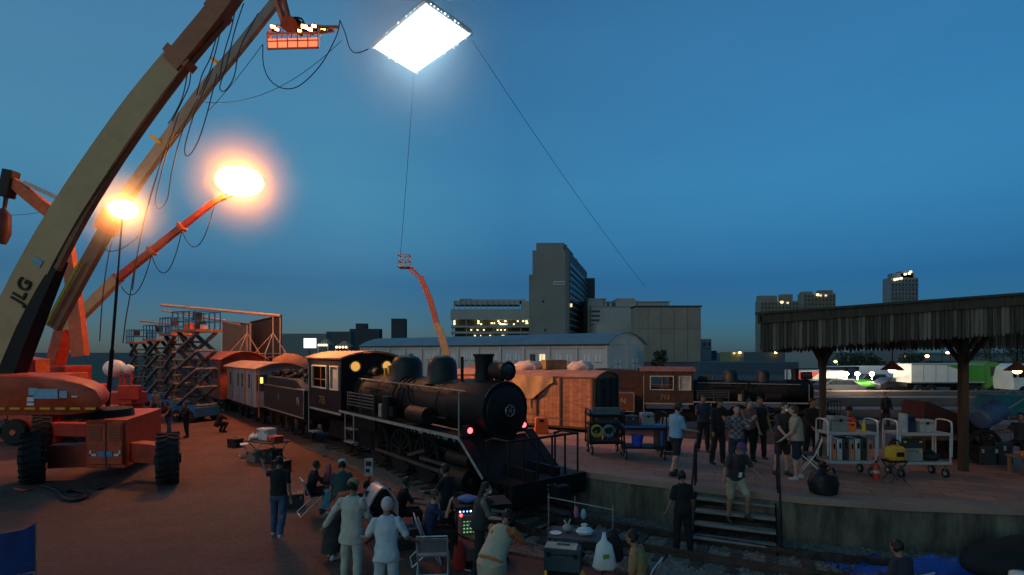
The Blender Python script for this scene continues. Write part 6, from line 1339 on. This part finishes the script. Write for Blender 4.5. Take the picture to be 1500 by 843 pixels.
c = V((xt(1490, 13.6), 13.3, PZ)); t = thing('wooden_bench', 'low plain wooden bench at the right edge of the platform', 'bench', c)
m = MB()
for y in (-.18, 0, .18): m.lim(-.35, 1.2, y-.08, y+.08, .42, .46)
m.build('seat', woodh, t)
for x in (-.28, 1.1):
    for y in (-.2, .2): m = MB(); m.lim(x-.03, x+.03, y-.03, y+.03, 0, .42); m.build('leg', woodh, t)
m = MB(); m.lim(-.28, 1.1, -.2, -.16, .14, .2); m.build('stretcher', woodh, t)
prop('cup', 'small orange cup standing on the wooden bench', 'cup', c+V((-.15, 0, .46)), orangep, lambda m: m.lathe([(.03, 0), (.04, .11), (.036, .11), (.028, .02)], (0, 0, 0), (0, 0, 1), 14))
# folding chair frames behind the left post
def fold_chair(lb, c, yaw, m_seat, m_frame=alu, h=.85):
    t = thing('folding_chair', lb, 'chair', c, yaw, 'folding chairs of the crew'); w = .26
    m = MB()
    for s in (-w, w): m.tube(spline([(s, .26, 0), (s, -.05, .45), (s, -.2, h-.03), (s*.9, -.21, h)], 4), .014, 6); m.tube([(s, -.28, 0), (s, .22, .45)], .014, 6)
    m.tube([(-w*.9, -.21, h), (w*.9, -.21, h)], .014, 6); m.tube([(-w, .26, .01), (w, .26, .01)], .012, 6); m.tube([(-w, -.28, .01), (w, -.28, .01)], .012, 6); m.build('frame', m_frame, t)
    m = MB(); m.lim(-w+.01, w-.01, -.05, .24, .44, .47); m.build('seat', m_seat, t, bevel=.01)
    m = MB(); m.hexa([V((x, y-(z-.45)*.36, z)) for z in (.52, h-.06) for x, y in ((-w+.01, -.03), (w-.01, -.03), (w-.01, -.0), (-w+.01, -.0))]); m.build('backrest', m_seat, t, bevel=.006); return t
gs = mat('chair_fabric_grey', (.20, .22, .22), .7, 0, .15, 4)
fold_chair('silver folding chair with pale grey back, empty, in the foreground', G(634, 852), R(4), gs)
fold_chair('folding chair under the person in the navy shirt', G(624, 822), R(-75), gs)
fold_chair('white-framed folding chair right of the beige shirted person', on(1190, 692), R(60), mat('chair_dark', (.05, .045, .045), .8), whitep)
fold_chair('folding chair of the person in the orange vest', V((xt(1243, 15.9), 15.95, PZ)), R(160), cdark)
fold_chair('folding chair of the black clad person beside the locomotive wheels', G(455, 752), R(-60), cdark)
fold_chair('dark folding chair under the person right of the gear table', G(943, 905), R(60), cdark); fold_chair('dark folding chair under the person before the blue tarpaulin', G(1328, 922), R(20), cdark)
# blue camp chair back in the corner
c = V((-7.95, 8.45, 0)); t = thing('camp_chair', 'camp chair with purple-blue fabric back in the bottom left corner', 'chair', c, R(42))
m = MB(); rows = [[V((x, -.02-.05*math.cos(x*3)+.04*(z-.5), z-(.06 if abs(x) < .3 and z > 1 else 0))) for x in (-.42, -.28, -.14, 0, .14, .28, .42)] for z in (.5, .7, .9, 1.1, 1.24)]
vs = [q for r in rows for q in r]; vs2 = [q+V((0, .025, 0)) for q in vs]; fs = [(i*7+j, i*7+j+1, i*7+j+8, i*7+j+7) for i in range(4) for j in range(6)]; m.add(vs+vs2, fs+[tuple(35+q for q in reversed(f)) for f in fs]+[(28+j, 29+j, 64+j, 63+j) for j in range(6)])
m.build('backrest', mat('camp_blue', (.05, .07, .22), .85, 0, .25, 4, .3, 15), t)
m = MB()
for s in (-.43, .43): m.cyl((s, -.03, 0), (s, .02, 1.28), .018, None, 8); m.cyl((s, .5, 0), (s, .5, .66), .016, None, 8); m.bar((s, 0, .66), (s, .52, .66), .05, .03)
m.build('frame', mat('frame_skin', (.35, .2, .18), .5), t); m = MB(); m.lim(-.4, .4, .02, .5, .42, .45); m.build('seat', mat('camp_blue', (0, 0, 0)), t)
# black equipment carts on the platform
def black_cart(lb, c, yaw, seed, w=1.05):
    t = thing('equipment_cart', lb, 'cart', c, yaw, 'black equipment carts beside the goods wagon'); rnd = random.Random(seed); h = w/2
    for x in (-h+.08, h-.08):
        for y in (-.25, .25): caster(t, x, y, .13)
    for z in (.32, .85, 1.12)[:3 if seed % 2 else 2]: m = MB(); m.lim(-h, h, -.33, .33, z, z+.05); m.build('shelf', black, t)
    m = MB()
    for x in (-h+.03, h-.03):
        for y in (-.3, .3): m.cyl((x, y, .3), (x, y, 1.3), .022, None, 8)
    m.tube([(-h+.03, -.3, 1.3), (-h+.03, .3, 1.3)], .022, 6); m.tube([(h-.03, -.3, 1.3), (h-.03, .3, 1.3)], .022, 6); m.build('upright', black, t); return t
k1 = on(889, 668)+V((0, .4, 0)); black_cart('black equipment cart hung with bundled cables, nearest the goods wagon', k1, .1, 3)
k2 = on(948, 676)+V((0, .4, 0)); black_cart('black equipment cart with blue-edged top, beside the light blue shirt', k2, -.08, 2, 1.2)
for k, (x, y, z, s_, m_, lb) in enumerate([(-.3, 0, .37, (.38, .5, .4), cdark, 'black case on the lower left of the cable cart'), (.2, 0, .37, (.4, .5, .36), cdark, 'black case on the lower right of the cable cart'), (0, 0, .9, (.8, .5, .2), cdark, 'wide black case on the middle shelf of the cable cart')]): case('flight_case', lb, k1+V((x, y, z)), s_, m_, steel)
prop('flat_monitor', 'flat grey-blue panel lying on top of the cable cart', 'panel', k1+V((0, 0, 1.172)), mat('panel_bluegrey', (.10, .16, .19), .4), lambda m: (m.lim(-.5, .4, -.28, .28, 0, .06), m.box((0, -.3, .12), (.8, .03, .2), mtx=Matrix.Rotation(.4, 3, 'X'))), bevel=.01)
for k, (x, m_, lb) in enumerate([(-.3, mat('cable_yellow', (.35, .35, .06), .6), 'coil of yellow cable hung on the cable cart front'), (.05, mat('cable_teal', (.10, .25, .30), .6), 'coil of pale blue cable hung on the cable cart front'), (.32, cablem, 'coil of black cable hung on the cable cart front')]):
    prop('cable_coil', lb, 'cable coil', k1+V((x, -.39, .75)), m_, lambda m: [m.torus((.01*q, .012*q-.02, -.02*q), (0, 1, .1*q), .14+.01*q, .014, 20, 6) for q in range(4)], 'cable coils on the cable cart')
prop('table_edge', 'blue plastic crate tray along the top of the second black cart', 'tray', k2+V((0, 0, .905)), bluep, lambda m: (m.lim(-.6, .6, -.36, .36, 0, .025), m.lim(-.6, .6, -.36, -.34, .025, .06)))
case('equipment_case', 'grey steel case on the second black cart', k2+V((.1, .05, .935)), (.36, .34, .34), mat('case_steel', (.24, .25, .25), .4, .3)); case('flight_case', 'dark case beside the steel case on the second black cart', k2+V((-.32, .05, .935)), (.34, .34, .26), cdark, steel)
prop('blue_bucket', 'bright blue bucket on the lower shelf of the second black cart', 'bucket', k2+V((-.2, -.1, .37)), mat('bucket_blue', (.02, .06, .45), .4), lambda m: m.lathe([(.13, 0), (.17, .3), (.16, .3), (.12, .02)], (0, 0, 0), (0, 0, 1), 20))
prop('blue_strip_case', 'slim black case with a blue side strip on the second black cart', 'case', k2+V((.42, -.1, .37)), [cdark, bluep], lambda m: (m.lim(-.12, .12, -.2, .2, 0, .48), m.mat(1).lim(-.03, .03, -.215, -.202, .03, .44)), bevel=.01)
t = thing('pump_trolley', 'dark metal stand with pale tubes right of the second black cart', 'stand', on(972, 668)+V((.15, .5, 0)))
m = MB()
for k in range(4): m.bar((-.15+.1*k, 0, .35), (-.05+.1*k, 0, 1.05), .06, .05)
m.build('tubes', alu, t); m = MB(); m.lim(-.25, .3, -.2, .2, .08, .36); m.bar((-.2, .1, .3), (-.2, .1, 1.3), .04); m.build('base', black, t)
# orange barrier block by the wagon
t = thing('safety_barrier', 'small bright orange plastic barrier block before the goods wagon', 'barrier', on(793, 635))
m = MB(); m.loft([[V((x*s_, y*s_, z)) for x, y in ((-.26, -.2), (.26, -.2), (.26, .2), (-.26, .2))] for z, s_ in ((0, 1), (.4, .86), (.56, .8), (.6, .7))]); m.build('body', mat('barrier_orange', (.85, .13, .02), .4), t, bevel=.02)
m = MB(); m.lim(-.08, .08, -.2, -.12, .44, .52); m.build('grip', black, t)
# folding pole and lady: prop rocks, ground cables, tarp
tp = MB(); c = V((8.3, 10.0, 0)); rnd = random.Random(8)
rows = []
for i in range(9):
    rows.append([V((5.9+.165*j*1.7+noise.noise(V((j*.5, i*.4, 3)))*.2, 9.55-.02*j+i*.085*(1+.3*math.sin(j*.8)), .035+max(0, .14*noise.noise(V((j*.55, i*.6, 1)))+.1*noise.noise(V((j*1.7, i*1.3, 5)))+.05)+(.18 if 4 < j < 9 and 3 < i < 8 else 0))) for j in range(19)])
vs = [q for r in rows for q in r]; fs = [(i*19+j, i*19+j+1, i*19+j+20, i*19+j+19) for i in range(8) for j in range(18)]
tp = MB(c); tp.add(vs, fs); o = tp.build('tarpaulin', mat('tarp_blue', (.015, .07, .32), .5, 0, .3, 3, .5, 6), smooth=25); o.location = c; tag(o, 'crumpled blue tarpaulin lying along the foot of the platform wall', 'tarpaulin')
o.modifiers.new('s', 'SOLIDIFY').thickness = .01
prop('covered_heap', 'black cover heaped over gear in the bottom right corner', 'cover', V((9.0, 9.75, .04)), mat('black_cover', (.010, .010, .011), .8, 0, .3, 2, .4, 8), lambda m: m.ell((.35, 0, .12), (1.35, .55, .52), 26, 12), jit=.12, jfreq=2.2, smooth=60)
prop('plastic_tub', 'upturned white plastic tub before the black covered heap', 'tub', V((8.55, 9.15, .05)), whitep, lambda m: m.lathe([(.21, 0), (.2, .03), (.17, .22), (.15, .235), (.02, .24)], (0, 0, 0), (0, 0, 1), 24))
# gear table with bags in front
c = G(836, 836); c = V((c.x+.1, 9.75, 0)); t = thing('work_table', 'dark folding table with a teal box front carrying food bags', 'table', c, R(-14))
m = MB(); m.lim(-.5, .5, -.32, .32, .72, .75); m.build('tabletop', darkgrey, t, bevel=.006)
for x in (-.46, .46):
    for y in (-.28, .28): m = MB(); m.cyl((x, y, 0), (x, y, .72), .016, None, 8); m.build('leg', black, t)
tc_ = Matrix.Rotation(R(-14), 3, 'Z'); onT = lambda x, y, z: c+tc_@V((x, y, z))
case('storage_box', 'dark teal storage box under the near side of the work table', onT(-.18, -.5, .3), (.62, .34, .38), mat('teal_dark', (.03, .055, .07), .6), black, R(-14), 'box')
prop('cardboard_sheet', 'cream cardboard sheet lying on the teal storage box', 'sheet', onT(-.2, -.5, .684), mat('card_cream', (.40, .38, .30), .8), lambda m: m.lim(-.28, .26, -.16, .15, 0, .012), yaw=R(-14))
prop('yellow_case', 'bright yellow tool case on the ground under the work table', 'case', G(828, 856)+V((0, 0, 0)), mat('tool_yellow', (.55, .42, .02), .5), lambda m: (m.lim(-.35, .35, -.2, .2, 0, .16), m.torus((0, 0, .16), (0, 1, 0), .2, .03, 20, 6, 0, PI)), bevel=.02)
prop('stand_for_box', 'low black crate holding up the teal storage box', 'crate', onT(-.18, -.5, 0), black, lambda m: m.lim(-.26, .26, -.14, .14, 0, .298), yaw=R(-14), bevel=.01)
bagm = mat('bag_white', (.62, .66, .68), .5, 0, .1, 5, .4, 10)
prop('carrier_bag', 'white carrier bag with green print hanging from the table edge', 'bag', onT(.5, -.36, .3), [bagm, mat('print_green', (.12, .30, .05), .6)], lambda m: (m.loft([ring(V((0, 0, z)), rx, ry, Matrix.Identity(3), 18) for z, rx, ry in ((0, .17, .08), (.05, .21, .11), (.25, .17, .1), (.42, .13, .05), (.5, .05, .02), (.62, .03, .015))]), m.mat(1).lim(-.04, .06, -.118, -.098, .22, .29)), jit=.015, jfreq=9)
prop('dark_bag', 'black cloth bag hanging behind the white carrier bag', 'bag', onT(.66, -.2, .38), blk, lambda m: m.loft([ring(V((0, 0, z)), rx, ry, Matrix.Identity(3), 18) for z, rx, ry in ((0, .1, .06), (.06, .16, .1), (.3, .13, .08), (.5, .06, .03), (.58, .02, .02))]), jit=.02, jfreq=8)
prop('food_bag', 'knotted white plastic food bag on the work table', 'bag', onT(.12, 0, .75), bagm, lambda m: m.loft([ring(V((0, 0, z)), r, r*.8, Matrix.Identity(3), 16) for z, r in ((0, .12), (.05, .16), (.1, .12), (.13, .04), (.18, .06))]), jit=.02, jfreq=9)
prop('food_bag', 'small tied plastic bag with pointed ears on the work table', 'bag', onT(-.2, .08, .75), mat('bag_tan', (.40, .36, .30), .5), lambda m: (m.ell((0, 0, .06), (.09, .08, .07), 14, 8), m.bar((0, 0, .1), (.06, 0, .22), .05, .02), m.bar((0, 0, .1), (-.05, .02, .2), .05, .02)), jit=.015, jfreq=9)
prop('plate', 'white paper plate at the left end of the work table', 'plate', onT(-.38, -.1, .752), whitep, lambda m: m.lathe([(.07, 0), (.11, .015), (.105, .018), (.06, .004)], (0, 0, 0), (0, 0, 1), 20))
t = thing('drying_rail', 'thin metal rail on two uprights behind the work table with hanging bags', 'rail', onT(0, .42, 0), R(-14)); m = MB(); m.cyl((-.62, 0, 1.25), (.62, -.1, 1.12), .012, None, 6); m.cyl((-.6, 0, 0), (-.6, 0, 1.32), .014, None, 6); m.cyl((.6, -.1, 0), (.6, -.1, 1.2), .014, None, 6); m.cyl((-.1, 0, .9), (-.1, -.02, 1.3), .01, None, 6); m.build('rail', steel, t)
prop('hanging_bag', 'small pink bag hanging from the metal rail', 'bag', onT(-.08, .38, .92), mat('bag_pink', (.5, .12, .25), .6), lambda m: m.ell((0, 0, .1), (.045, .035, .11), 12, 8), jit=.01)
prop('hanging_bag', 'small pale blue bag hanging from the metal rail', 'bag', onT(.06, .36, .9), mat('bag_sky', (.25, .40, .55), .6), lambda m: m.ell((0, 0, .1), (.05, .035, .1), 12, 8), jit=.01)
# mixing desk cart with lights near the locomotive front
c = V((-.62, 10.35, 0)); t = thing('control_cart', 'dark control cart with a lit green button panel beside the locomotive front', 'cart', c, R(14))
m = MB(); m.lim(-.5, .5, -.3, .3, .1, .16); m.lim(-.5, .55, -.35, .3, 1.12, 1.17); 
for x in (-.47, .47):
    for y in (-.27, .27): m.cyl((x, y, .1), (x, y, 1.12), .02, None, 8)
m.build('frame', black, t)
for x in (-.42, .42):
    for y in (-.25, .25): caster(t, x, y, .06)
m = MB(); m.box((-.22, -.3, .82), (.34, .04, .38), mtx=Matrix.Rotation(.12, 3, 'X')); pn = m.build('panel', mat('panel_green', (.10, .15, .09), .5), t)
rnd = random.Random(4); ba = glow('button_green', (.45, .9, .5), .5); bb = glow('display_white', (.7, .9, 1), 2.2)
m = MB()
for i in range(5):
    for j in range(5):
        if not (i in (2, 3) and j == 2): m.box((-.34+.06*i, -.325+.0*j, .70+.065*j), (.03, .02, .018), mtx=Matrix.Rotation(.12, 3, 'X'))
m.build('buttons', ba, pn); m = MB(); m.box((-.19, -.328, .83), (.09, .02, .045)); m.build('display', bb, pn)
for k in range(7):
    m = MB(); m.ell((-.42+.065*k, -.36, 1.09), (.016,)*3, 8, 6); m.build('status_light', glow('led_blue', (.15, .4, 1), 4) if k % 3 else glow('led_white', (.8, .9, 1), 4), t)
for x, z in ((-.4, 1.02), (-.16, .99)): m = MB(); m.ell((x, -.34, z), (.03, .02, .03), 10, 6); m.build('red_light', glow('led_red', (1, .03, .04), 10), t)
prop('cloth_bundle', 'blue and red cloth folded on the control cart top', 'cloth', c+V((-.05, -.05, 1.172)), [mat('fold_blue', (.12, .18, .36), .85), redp], lambda m: (m.ell((-.15, 0, .05), (.2, .16, .07), 14, 8), m.mat(1).ell((.15, .02, .04), (.17, .12, .05), 14, 8)), jit=.025, jfreq=8)
prop('red_bag', 'limp bright red bag hung between the seated and masked persons', 'bag', G(672, 838)+V((0, .1, .35)), mat('bag_red', (.42, .03, .02), .7), lambda m: m.loft([ring(V((0, 0, z)), rx, ry, Matrix.Identity(3), 16) for z, rx, ry in ((0, .09, .06), (.06, .13, .09), (.4, .1, .07), (.55, .04, .03))]), jit=.02, jfreq=8)
o = bpy.data.objects['red_bag']; o.location.z = 0.0
# monitor hood (silver half-round) before the locomotive
t = thing('monitor_hood', 'silver half-round hood over a dark monitor by the seated crew', 'monitor hood', G(556, 802), R(28))
m = MB(); arc = [(-.3+.6*k/16, .95+.34*math.sin(PI*k/16)) for k in range(17)]; m.prism_y(arc+[(p_[0]*.93, p_[1]-.03) for p_ in reversed(arc)], -.32, .3); m.lim(-.3, -.28, -.32, .3, .68, .96); m.lim(.28, .3, -.32, .3, .68, .96); m.build('hood', mat('hood_silver', (.40, .40, .42), .4, .3), t)
m = MB(); m.lim(-.26, .26, .1, .14, .7, 1.15); m.build('screen', glassm, t); m = MB(); m.cyl((0, 0, .0), (0, 0, .68), .03, None, 8); m.lim(-.28, .28, -.28, .28, .66, .69)
for k in range(3): m.bar((0, 0, .3), (math.cos(2.1*k)*.4, math.sin(2.1*k)*.4, .0), .03)
m.build('stand', black, t)
t = thing('notice_board', 'small pale checklist panel on a pole behind the tan cap', 'panel', G(533, 795)+V((0, .4, 0))); m = MB(); m.lim(-.09, .09, -.02, .02, 1.3, 1.68); m.build('panel', mat('panel_grey', (.25, .28, .27), .6), t); m = MB(); m.cyl((0, .03, 0), (0, .03, 1.5), .015, None, 6); m.build('pole', black, t); m = MB(); m.lim(-.06, .06, -.026, -.021, 1.52, 1.62); m.lim(-.06, .02, -.026, -.021, 1.38, 1.46); m.build('screen', glassm, t)
for px, py, sz, yw, lb in ((598, 800, (.7, .45, .4), 30, 'black flight case on the ground right of the silver hood'), (640, 792, (.6, .4, .5), 10, 'black flight case behind the seated person in navy'), (720, 778, (.7, .45, .35), -20, 'black flight case on the ground by the locomotive front steps'), (430, 742, (.5, .4, .35), 20, 'black flight case left of the seated black clad person'), (868, 806, (.5, .36, .3), -25, 'dark flight case on the ballast right of the metal rail')):
    case('flight_case', lb, G(px, py), sz, cdark, steel, R(yw))
for px, py, lb in ((345, 655, 'dark crate on the ground left of the gear table'), (412, 690, 'dark crate on the ground in front of the gear table')):
    case('storage_box', lb, G(px, py), (.5, .4, .36), cdark, black, R(-20), 'box')
# gear table with red boxes beside the guard carriage
c = G(392, 676); t = thing('gear_table', 'folding table with red lids and gear below the pale guard carriage', 'table', c, R(-30))
m = MB(); m.lim(-.75, .75, -.4, .4, .72, .76); m.build('tabletop', darkgrey, t)
for x in (-.68, .68):
    m = MB(); m.bar((x, -.34, 0), (x, .34, .72), .03); m.bar((x, .34, 0), (x, -.34, .72), .03); m.build('leg', alu, t)
gm = Matrix.Rotation(R(-30), 3, 'Z'); og = lambda x, y, z: c+gm@V((x, y, z))
case('cooler_box', 'pale cool box with a red lid on the gear table', og(-.2, .1, .76), (.6, .4, .42), whitep, redp, R(-30), 'cool box'); case('storage_box', 'red topped tray box at the right of the gear table', og(.42, 0, .76), (.42, .4, .2), mat('tray_red', (.55, .06, .04), .5), whitep, R(-30), 'box')
case('storage_box', 'dark box with green tape under the right of the gear table', og(.45, -.1, .0), (.5, .45, .5), cdark, mat('tape_green', (.05, .4, .1), .6), R(-30), 'box'); case('storage_box', 'pale crumpled carton under the left of the gear table', og(-.4, -.2, .0), (.5, .42, .4), mat('carton', (.30, .25, .2), .8), black, R(-30), 'box')
prop('gear_cloth', 'white crumpled cloth at the left end of the gear table', 'cloth', og(-.6, -.1, .76), whitep, lambda m: m.ell((0, 0, .09), (.2, .24, .12), 16, 9), jit=.04, jfreq=8)
fold_chair('folding chair left of the gear table, white cloth seat', G(362, 668), R(120), whitep)
prop('pink_umbrella', 'closed pink umbrella standing by the seated black clad person', 'umbrella', G(474, 748), mat('umbrella_pink', (.40, .10, .12), .8), lambda m: m.lathe([(.02, 0), (.02, .55), (.07, .6), (.11, .85), (.05, 1.15), (.012, 1.2)], (0, 0, 0), (.12, 0, 1), 12))
# cables on the ground by the boom lift
def ground_cable(lb, pts, r, m_=cablem):
    q = spline([G(x, y)+V((0, 0, r+.002)) for x, y in pts], 6); mm = MB(q[0]); mm.tube(q, r, 6); o = mm.build('ground_cable', m_); o.location = q[0]; tag(o, lb, 'cable', 'cables lying on the ground')
ground_cable('thick black cable coiled on the ground before the boom lift', [(62, 714), (85, 722), (95, 733), (115, 735), (128, 727), (110, 721), (95, 724), (104, 731), (125, 730)], .05)
ground_cable('black cable lying beside the lift tyre shadow', [(128, 712), (140, 718), (152, 716), (146, 710)], .035)
ground_cable('black cable running along the track before the stairs', [(880, 770), (930, 790), (985, 812), (1060, 822), (1140, 826), (1190, 818)], .025)
ground_cable('second black cable looping below the blue tarpaulin', [(1130, 812), (1180, 812), (1215, 826), (1195, 838), (1150, 830)], .02)
ground_cable('red cable beside the left tyre of the boom lift', [(22, 718), (36, 720), (48, 718)], .03, redp)
ground_cable('pale hose bent over the track bed left of the work table', [(780, 800), (790, 775), (770, 760), (740, 770)], .02, alu)
ground_cable('thin pale cable below the masked person', [(676, 822), (672, 832), (690, 838)], .012, alu)
# small white tanks and red pipes beyond the boom lift
for i, (px, py, r, d, lb) in enumerate([(168, 540, .38, 23.8, 'larger white round tank beyond the orange boom lift'), (188, 541, .2, 23.5, 'smaller white globe right of the white tank')]):
    c = W(px, py, d); t = thing('white_tank', lb, 'tank', V((c.x, c.y, 0)), 0, 'white tanks beyond the boom lift'); m = MB(); m.ell((0, 0, c.z), (r*1.2, r, r), 22, 12); m.build('vessel', whitep, t); m = MB()
    for x in (-r*.7, r*.7): m.cyl((x, 0, 0), (x, 0, c.z-r*.5), .05, None, 8)
    m.build('leg', redp, t)
c = W(150, 515, 23.0); prop('red_barrier', 'long low red machine frame behind the orange boom lift body', 'machine', V((c.x, 23.0, 0)), redp, lambda m: (m.lim(-2.4, 1.6, -.5, .5, 1.8, 2.3), m.lim(-2.2, -1.9, -.3, .3, 0, 1.8), m.lim(1.2, 1.5, -.3, .3, 0, 1.8), m.lim(1.0, 1.9, -.52, -.3, 2.0, 2.6)), bevel=.03)


# gear carried on the nearest raised lift deck
for k, (dx, dy, sz, m_, lb) in enumerate([(-.35, 0, (.5, .4, .35), orangep, 'orange case on the nearest raised lift deck'), (.2, .1, (.4, .4, .5), cdark, 'black case on the nearest raised lift deck'), (.55, -.2, (.3, .3, .25), whitep, 'small white case on the nearest raised lift deck')]):
    c = W(288, 515, 31.5); case('flight_case', lb, V((c.x+dx, c.y+dy, 5.27)), sz, m_, steel, -.45)
# ================================================================== light, sky, camera
cam = bpy.data.cameras.new('camera'); co = bpy.data.objects.new('camera', cam); COL.objects.link(co); scene.camera = co
co.location = (0, 0, H); co.rotation_euler = (R(90), 0, 0); cam.sensor_width = 36; cam.lens = 36*F/1500; cam.shift_y = (HZ-421.5)/1500; cam.clip_end = 9000; cam.clip_start = .1
w = bpy.data.worlds.new('World'); scene.world = w; w.use_nodes = True; nt = w.node_tree; bg = nt.nodes['Background']
sky = nt.nodes.new('ShaderNodeTexSky'); sky.sky_type = 'NISHITA'; sky.sun_disc = False
SUN_EL, SUN_AZ = R(8.0), R(215)
SKY_Z = [(0, (.36, .50, .68)), (.12, (.44, .63, .75)), (.28, (1.4, 1.7, 1.33)), (.5, (2.3, 2.4, 1.8)), (1, (2.3, 2.4, 1.8))]
SKY_X = [(0, (2.4, 1.8, 1.55)), (.3, (1.9, 1.5, 1.3)), (.5, (1, 1, 1)), (1, (.7, .92, .97))]
SKY_Y = [(0, (1.0, 1.0, .85)), (.35, (1.0, 1.0, .85)), (.6, (1, 1, 1)), (1, (1, 1, 1))]
sky.sun_elevation = SUN_EL; sky.sun_rotation = SUN_AZ; sky.air_density = 1.0; sky.dust_density = 0.3; sky.ozone_density = 6.0
def wmix(a, b):
    mx = nt.nodes.new('ShaderNodeMix'); mx.data_type = 'RGBA'; mx.blend_type = 'MULTIPLY'; mx.inputs[0].default_value = 1.0
    nt.links.new(a, mx.inputs[6]); nt.links.new(b, mx.inputs[7]); return mx.outputs[2]
def wramp(sock, lo, hi, keys):
    mr = nt.nodes.new('ShaderNodeMapRange'); mr.inputs['From Min'].default_value = lo; mr.inputs['From Max'].default_value = hi; nt.links.new(sock, mr.inputs['Value'])
    cr = nt.nodes.new('ShaderNodeValToRGB'); nt.links.new(mr.outputs[0], cr.inputs['Fac'])
    while len(cr.color_ramp.elements) < len(keys): cr.color_ramp.elements.new(.5)
    for e, (p_, c) in zip(cr.color_ramp.elements, keys): e.position = p_; e.color = (*c, 1)
    return cr.outputs['Color']
tcw = nt.nodes.new('ShaderNodeTexCoord'); sep = nt.nodes.new('ShaderNodeSeparateXYZ'); nt.links.new(tcw.outputs['Generated'], sep.inputs[0])
skyc = wmix(sky.outputs[0], wramp(sep.outputs['Z'], 0, 1, SKY_Z))
skyc = wmix(skyc, wramp(sep.outputs['X'], -.7, .7, SKY_X))
skyc = wmix(skyc, wramp(sep.outputs['Y'], -1, 1, SKY_Y))
# faint high cloud
cn = nt.nodes.new('ShaderNodeTexNoise'); cn.inputs['Scale'].default_value = 3.2; cn.inputs['Detail'].default_value = 7
mp = nt.nodes.new('ShaderNodeMapping'); mp.inputs['Scale'].default_value = (1, 1, 4.5); nt.links.new(tcw.outputs['Generated'], mp.inputs[0]); nt.links.new(mp.outputs[0], cn.inputs['Vector'])
skyc = wmix(skyc, wramp(cn.outputs['Fac'], .3, .75, [(0, (.97, .98, .985)), (1, (1.07, 1.035, 1.015))]))
nt.links.new(skyc, bg.inputs['Color']); bg.inputs['Strength'].default_value = 0.08
sd = V((math.sin(SUN_AZ)*math.cos(SUN_EL), math.cos(SUN_AZ)*math.cos(SUN_EL), math.sin(SUN_EL)))
sl = bpy.data.lights.new('sun', 'SUN'); so = bpy.data.objects.new('sun', sl); COL.objects.link(so); sl.energy = 0.12; sl.angle = R(20); sl.color = (1, .75, .55)
so.rotation_euler = sd.to_track_quat('Z', 'Y').to_euler(); so.location = (0, 0, 60)
vs_ = scene.view_settings; vs_.view_transform = 'Standard'; vs_.look = 'None'; vs_.exposure = 0; vs_.gamma = 1; vs_.use_curve_mapping = False
scene.cycles.use_denoising = True; scene.cycles.sample_clamp_indirect = 4; scene.cycles.max_bounces = 6; scene.cycles.use_light_tree = True


# added spot clear of the mast lamp, brightening the wagon and cab roof
def flood(name, c, target, power, cone, col, rad=.35):
    l = bpy.data.lights.new(name, 'SPOT'); o = bpy.data.objects.new(name, l); COL.objects.link(o); l.energy = power; l.spot_size = R(cone); l.spot_blend = .6; l.color = col; l.shadow_soft_size = rad
    d = (V(target)-V(c)).normalized(); o.location = V(c)+d*2.05; o.rotation_euler = (-d).to_track_quat('Z', 'Y').to_euler(); return o
flood('mast_fill_spot', LAMP2, (-2.2, 22.3, 3.4), 10500, 46, (1, .42, .15))
# smoke added round the lamps, imitating the lens glare
def halo(name, lb, c, rad, dens):
    m = MB(); m.ell((0, 0, 0), (rad,)*3, 24, 14); mt = bpy.data.materials.new(name); mt.use_nodes = True; n = mt.node_tree; n.nodes.remove(n.nodes['Principled BSDF'])
    pv = n.nodes.new('ShaderNodeVolumePrincipled'); pv.inputs['Color'].default_value = (.9, .9, .9, 1)
    tc = n.nodes.new('ShaderNodeTexCoord'); ln = n.nodes.new('ShaderNodeVectorMath'); ln.operation = 'LENGTH'; n.links.new(tc.outputs['Object'], ln.inputs[0])
    mr = n.nodes.new('ShaderNodeMapRange'); mr.interpolation_type = 'SMOOTHSTEP'; mr.inputs['From Min'].default_value = rad; mr.inputs['From Max'].default_value = 0; mr.inputs['To Min'].default_value = 0; mr.inputs['To Max'].default_value = dens**.5
    n.links.new(ln.outputs['Value'], mr.inputs['Value']); pw = n.nodes.new('ShaderNodeMath'); pw.operation = 'MULTIPLY'; n.links.new(mr.outputs[0], pw.inputs[0]); n.links.new(mr.outputs[0], pw.inputs[1]); n.links.new(pw.outputs[0], pv.inputs['Density']); n.links.new(pv.outputs[0], n.nodes['Material Output'].inputs['Volume'])
    o = m.build(name, mt, smooth=60); o.location = c; return tag(o, lb, 'halo', kind='stuff')
halo('halo', 'thin smoke added as orange lens glow around the larger balloon lamp', LAMP1, 4.9, .062)
halo('halo', 'thin smoke added as orange lens glow around the smaller mast lamp', LAMP2, 2.6, .22)
halo('halo', 'thin smoke added as blue-white lens glow below the big soft light', cen, 8.5, .11)
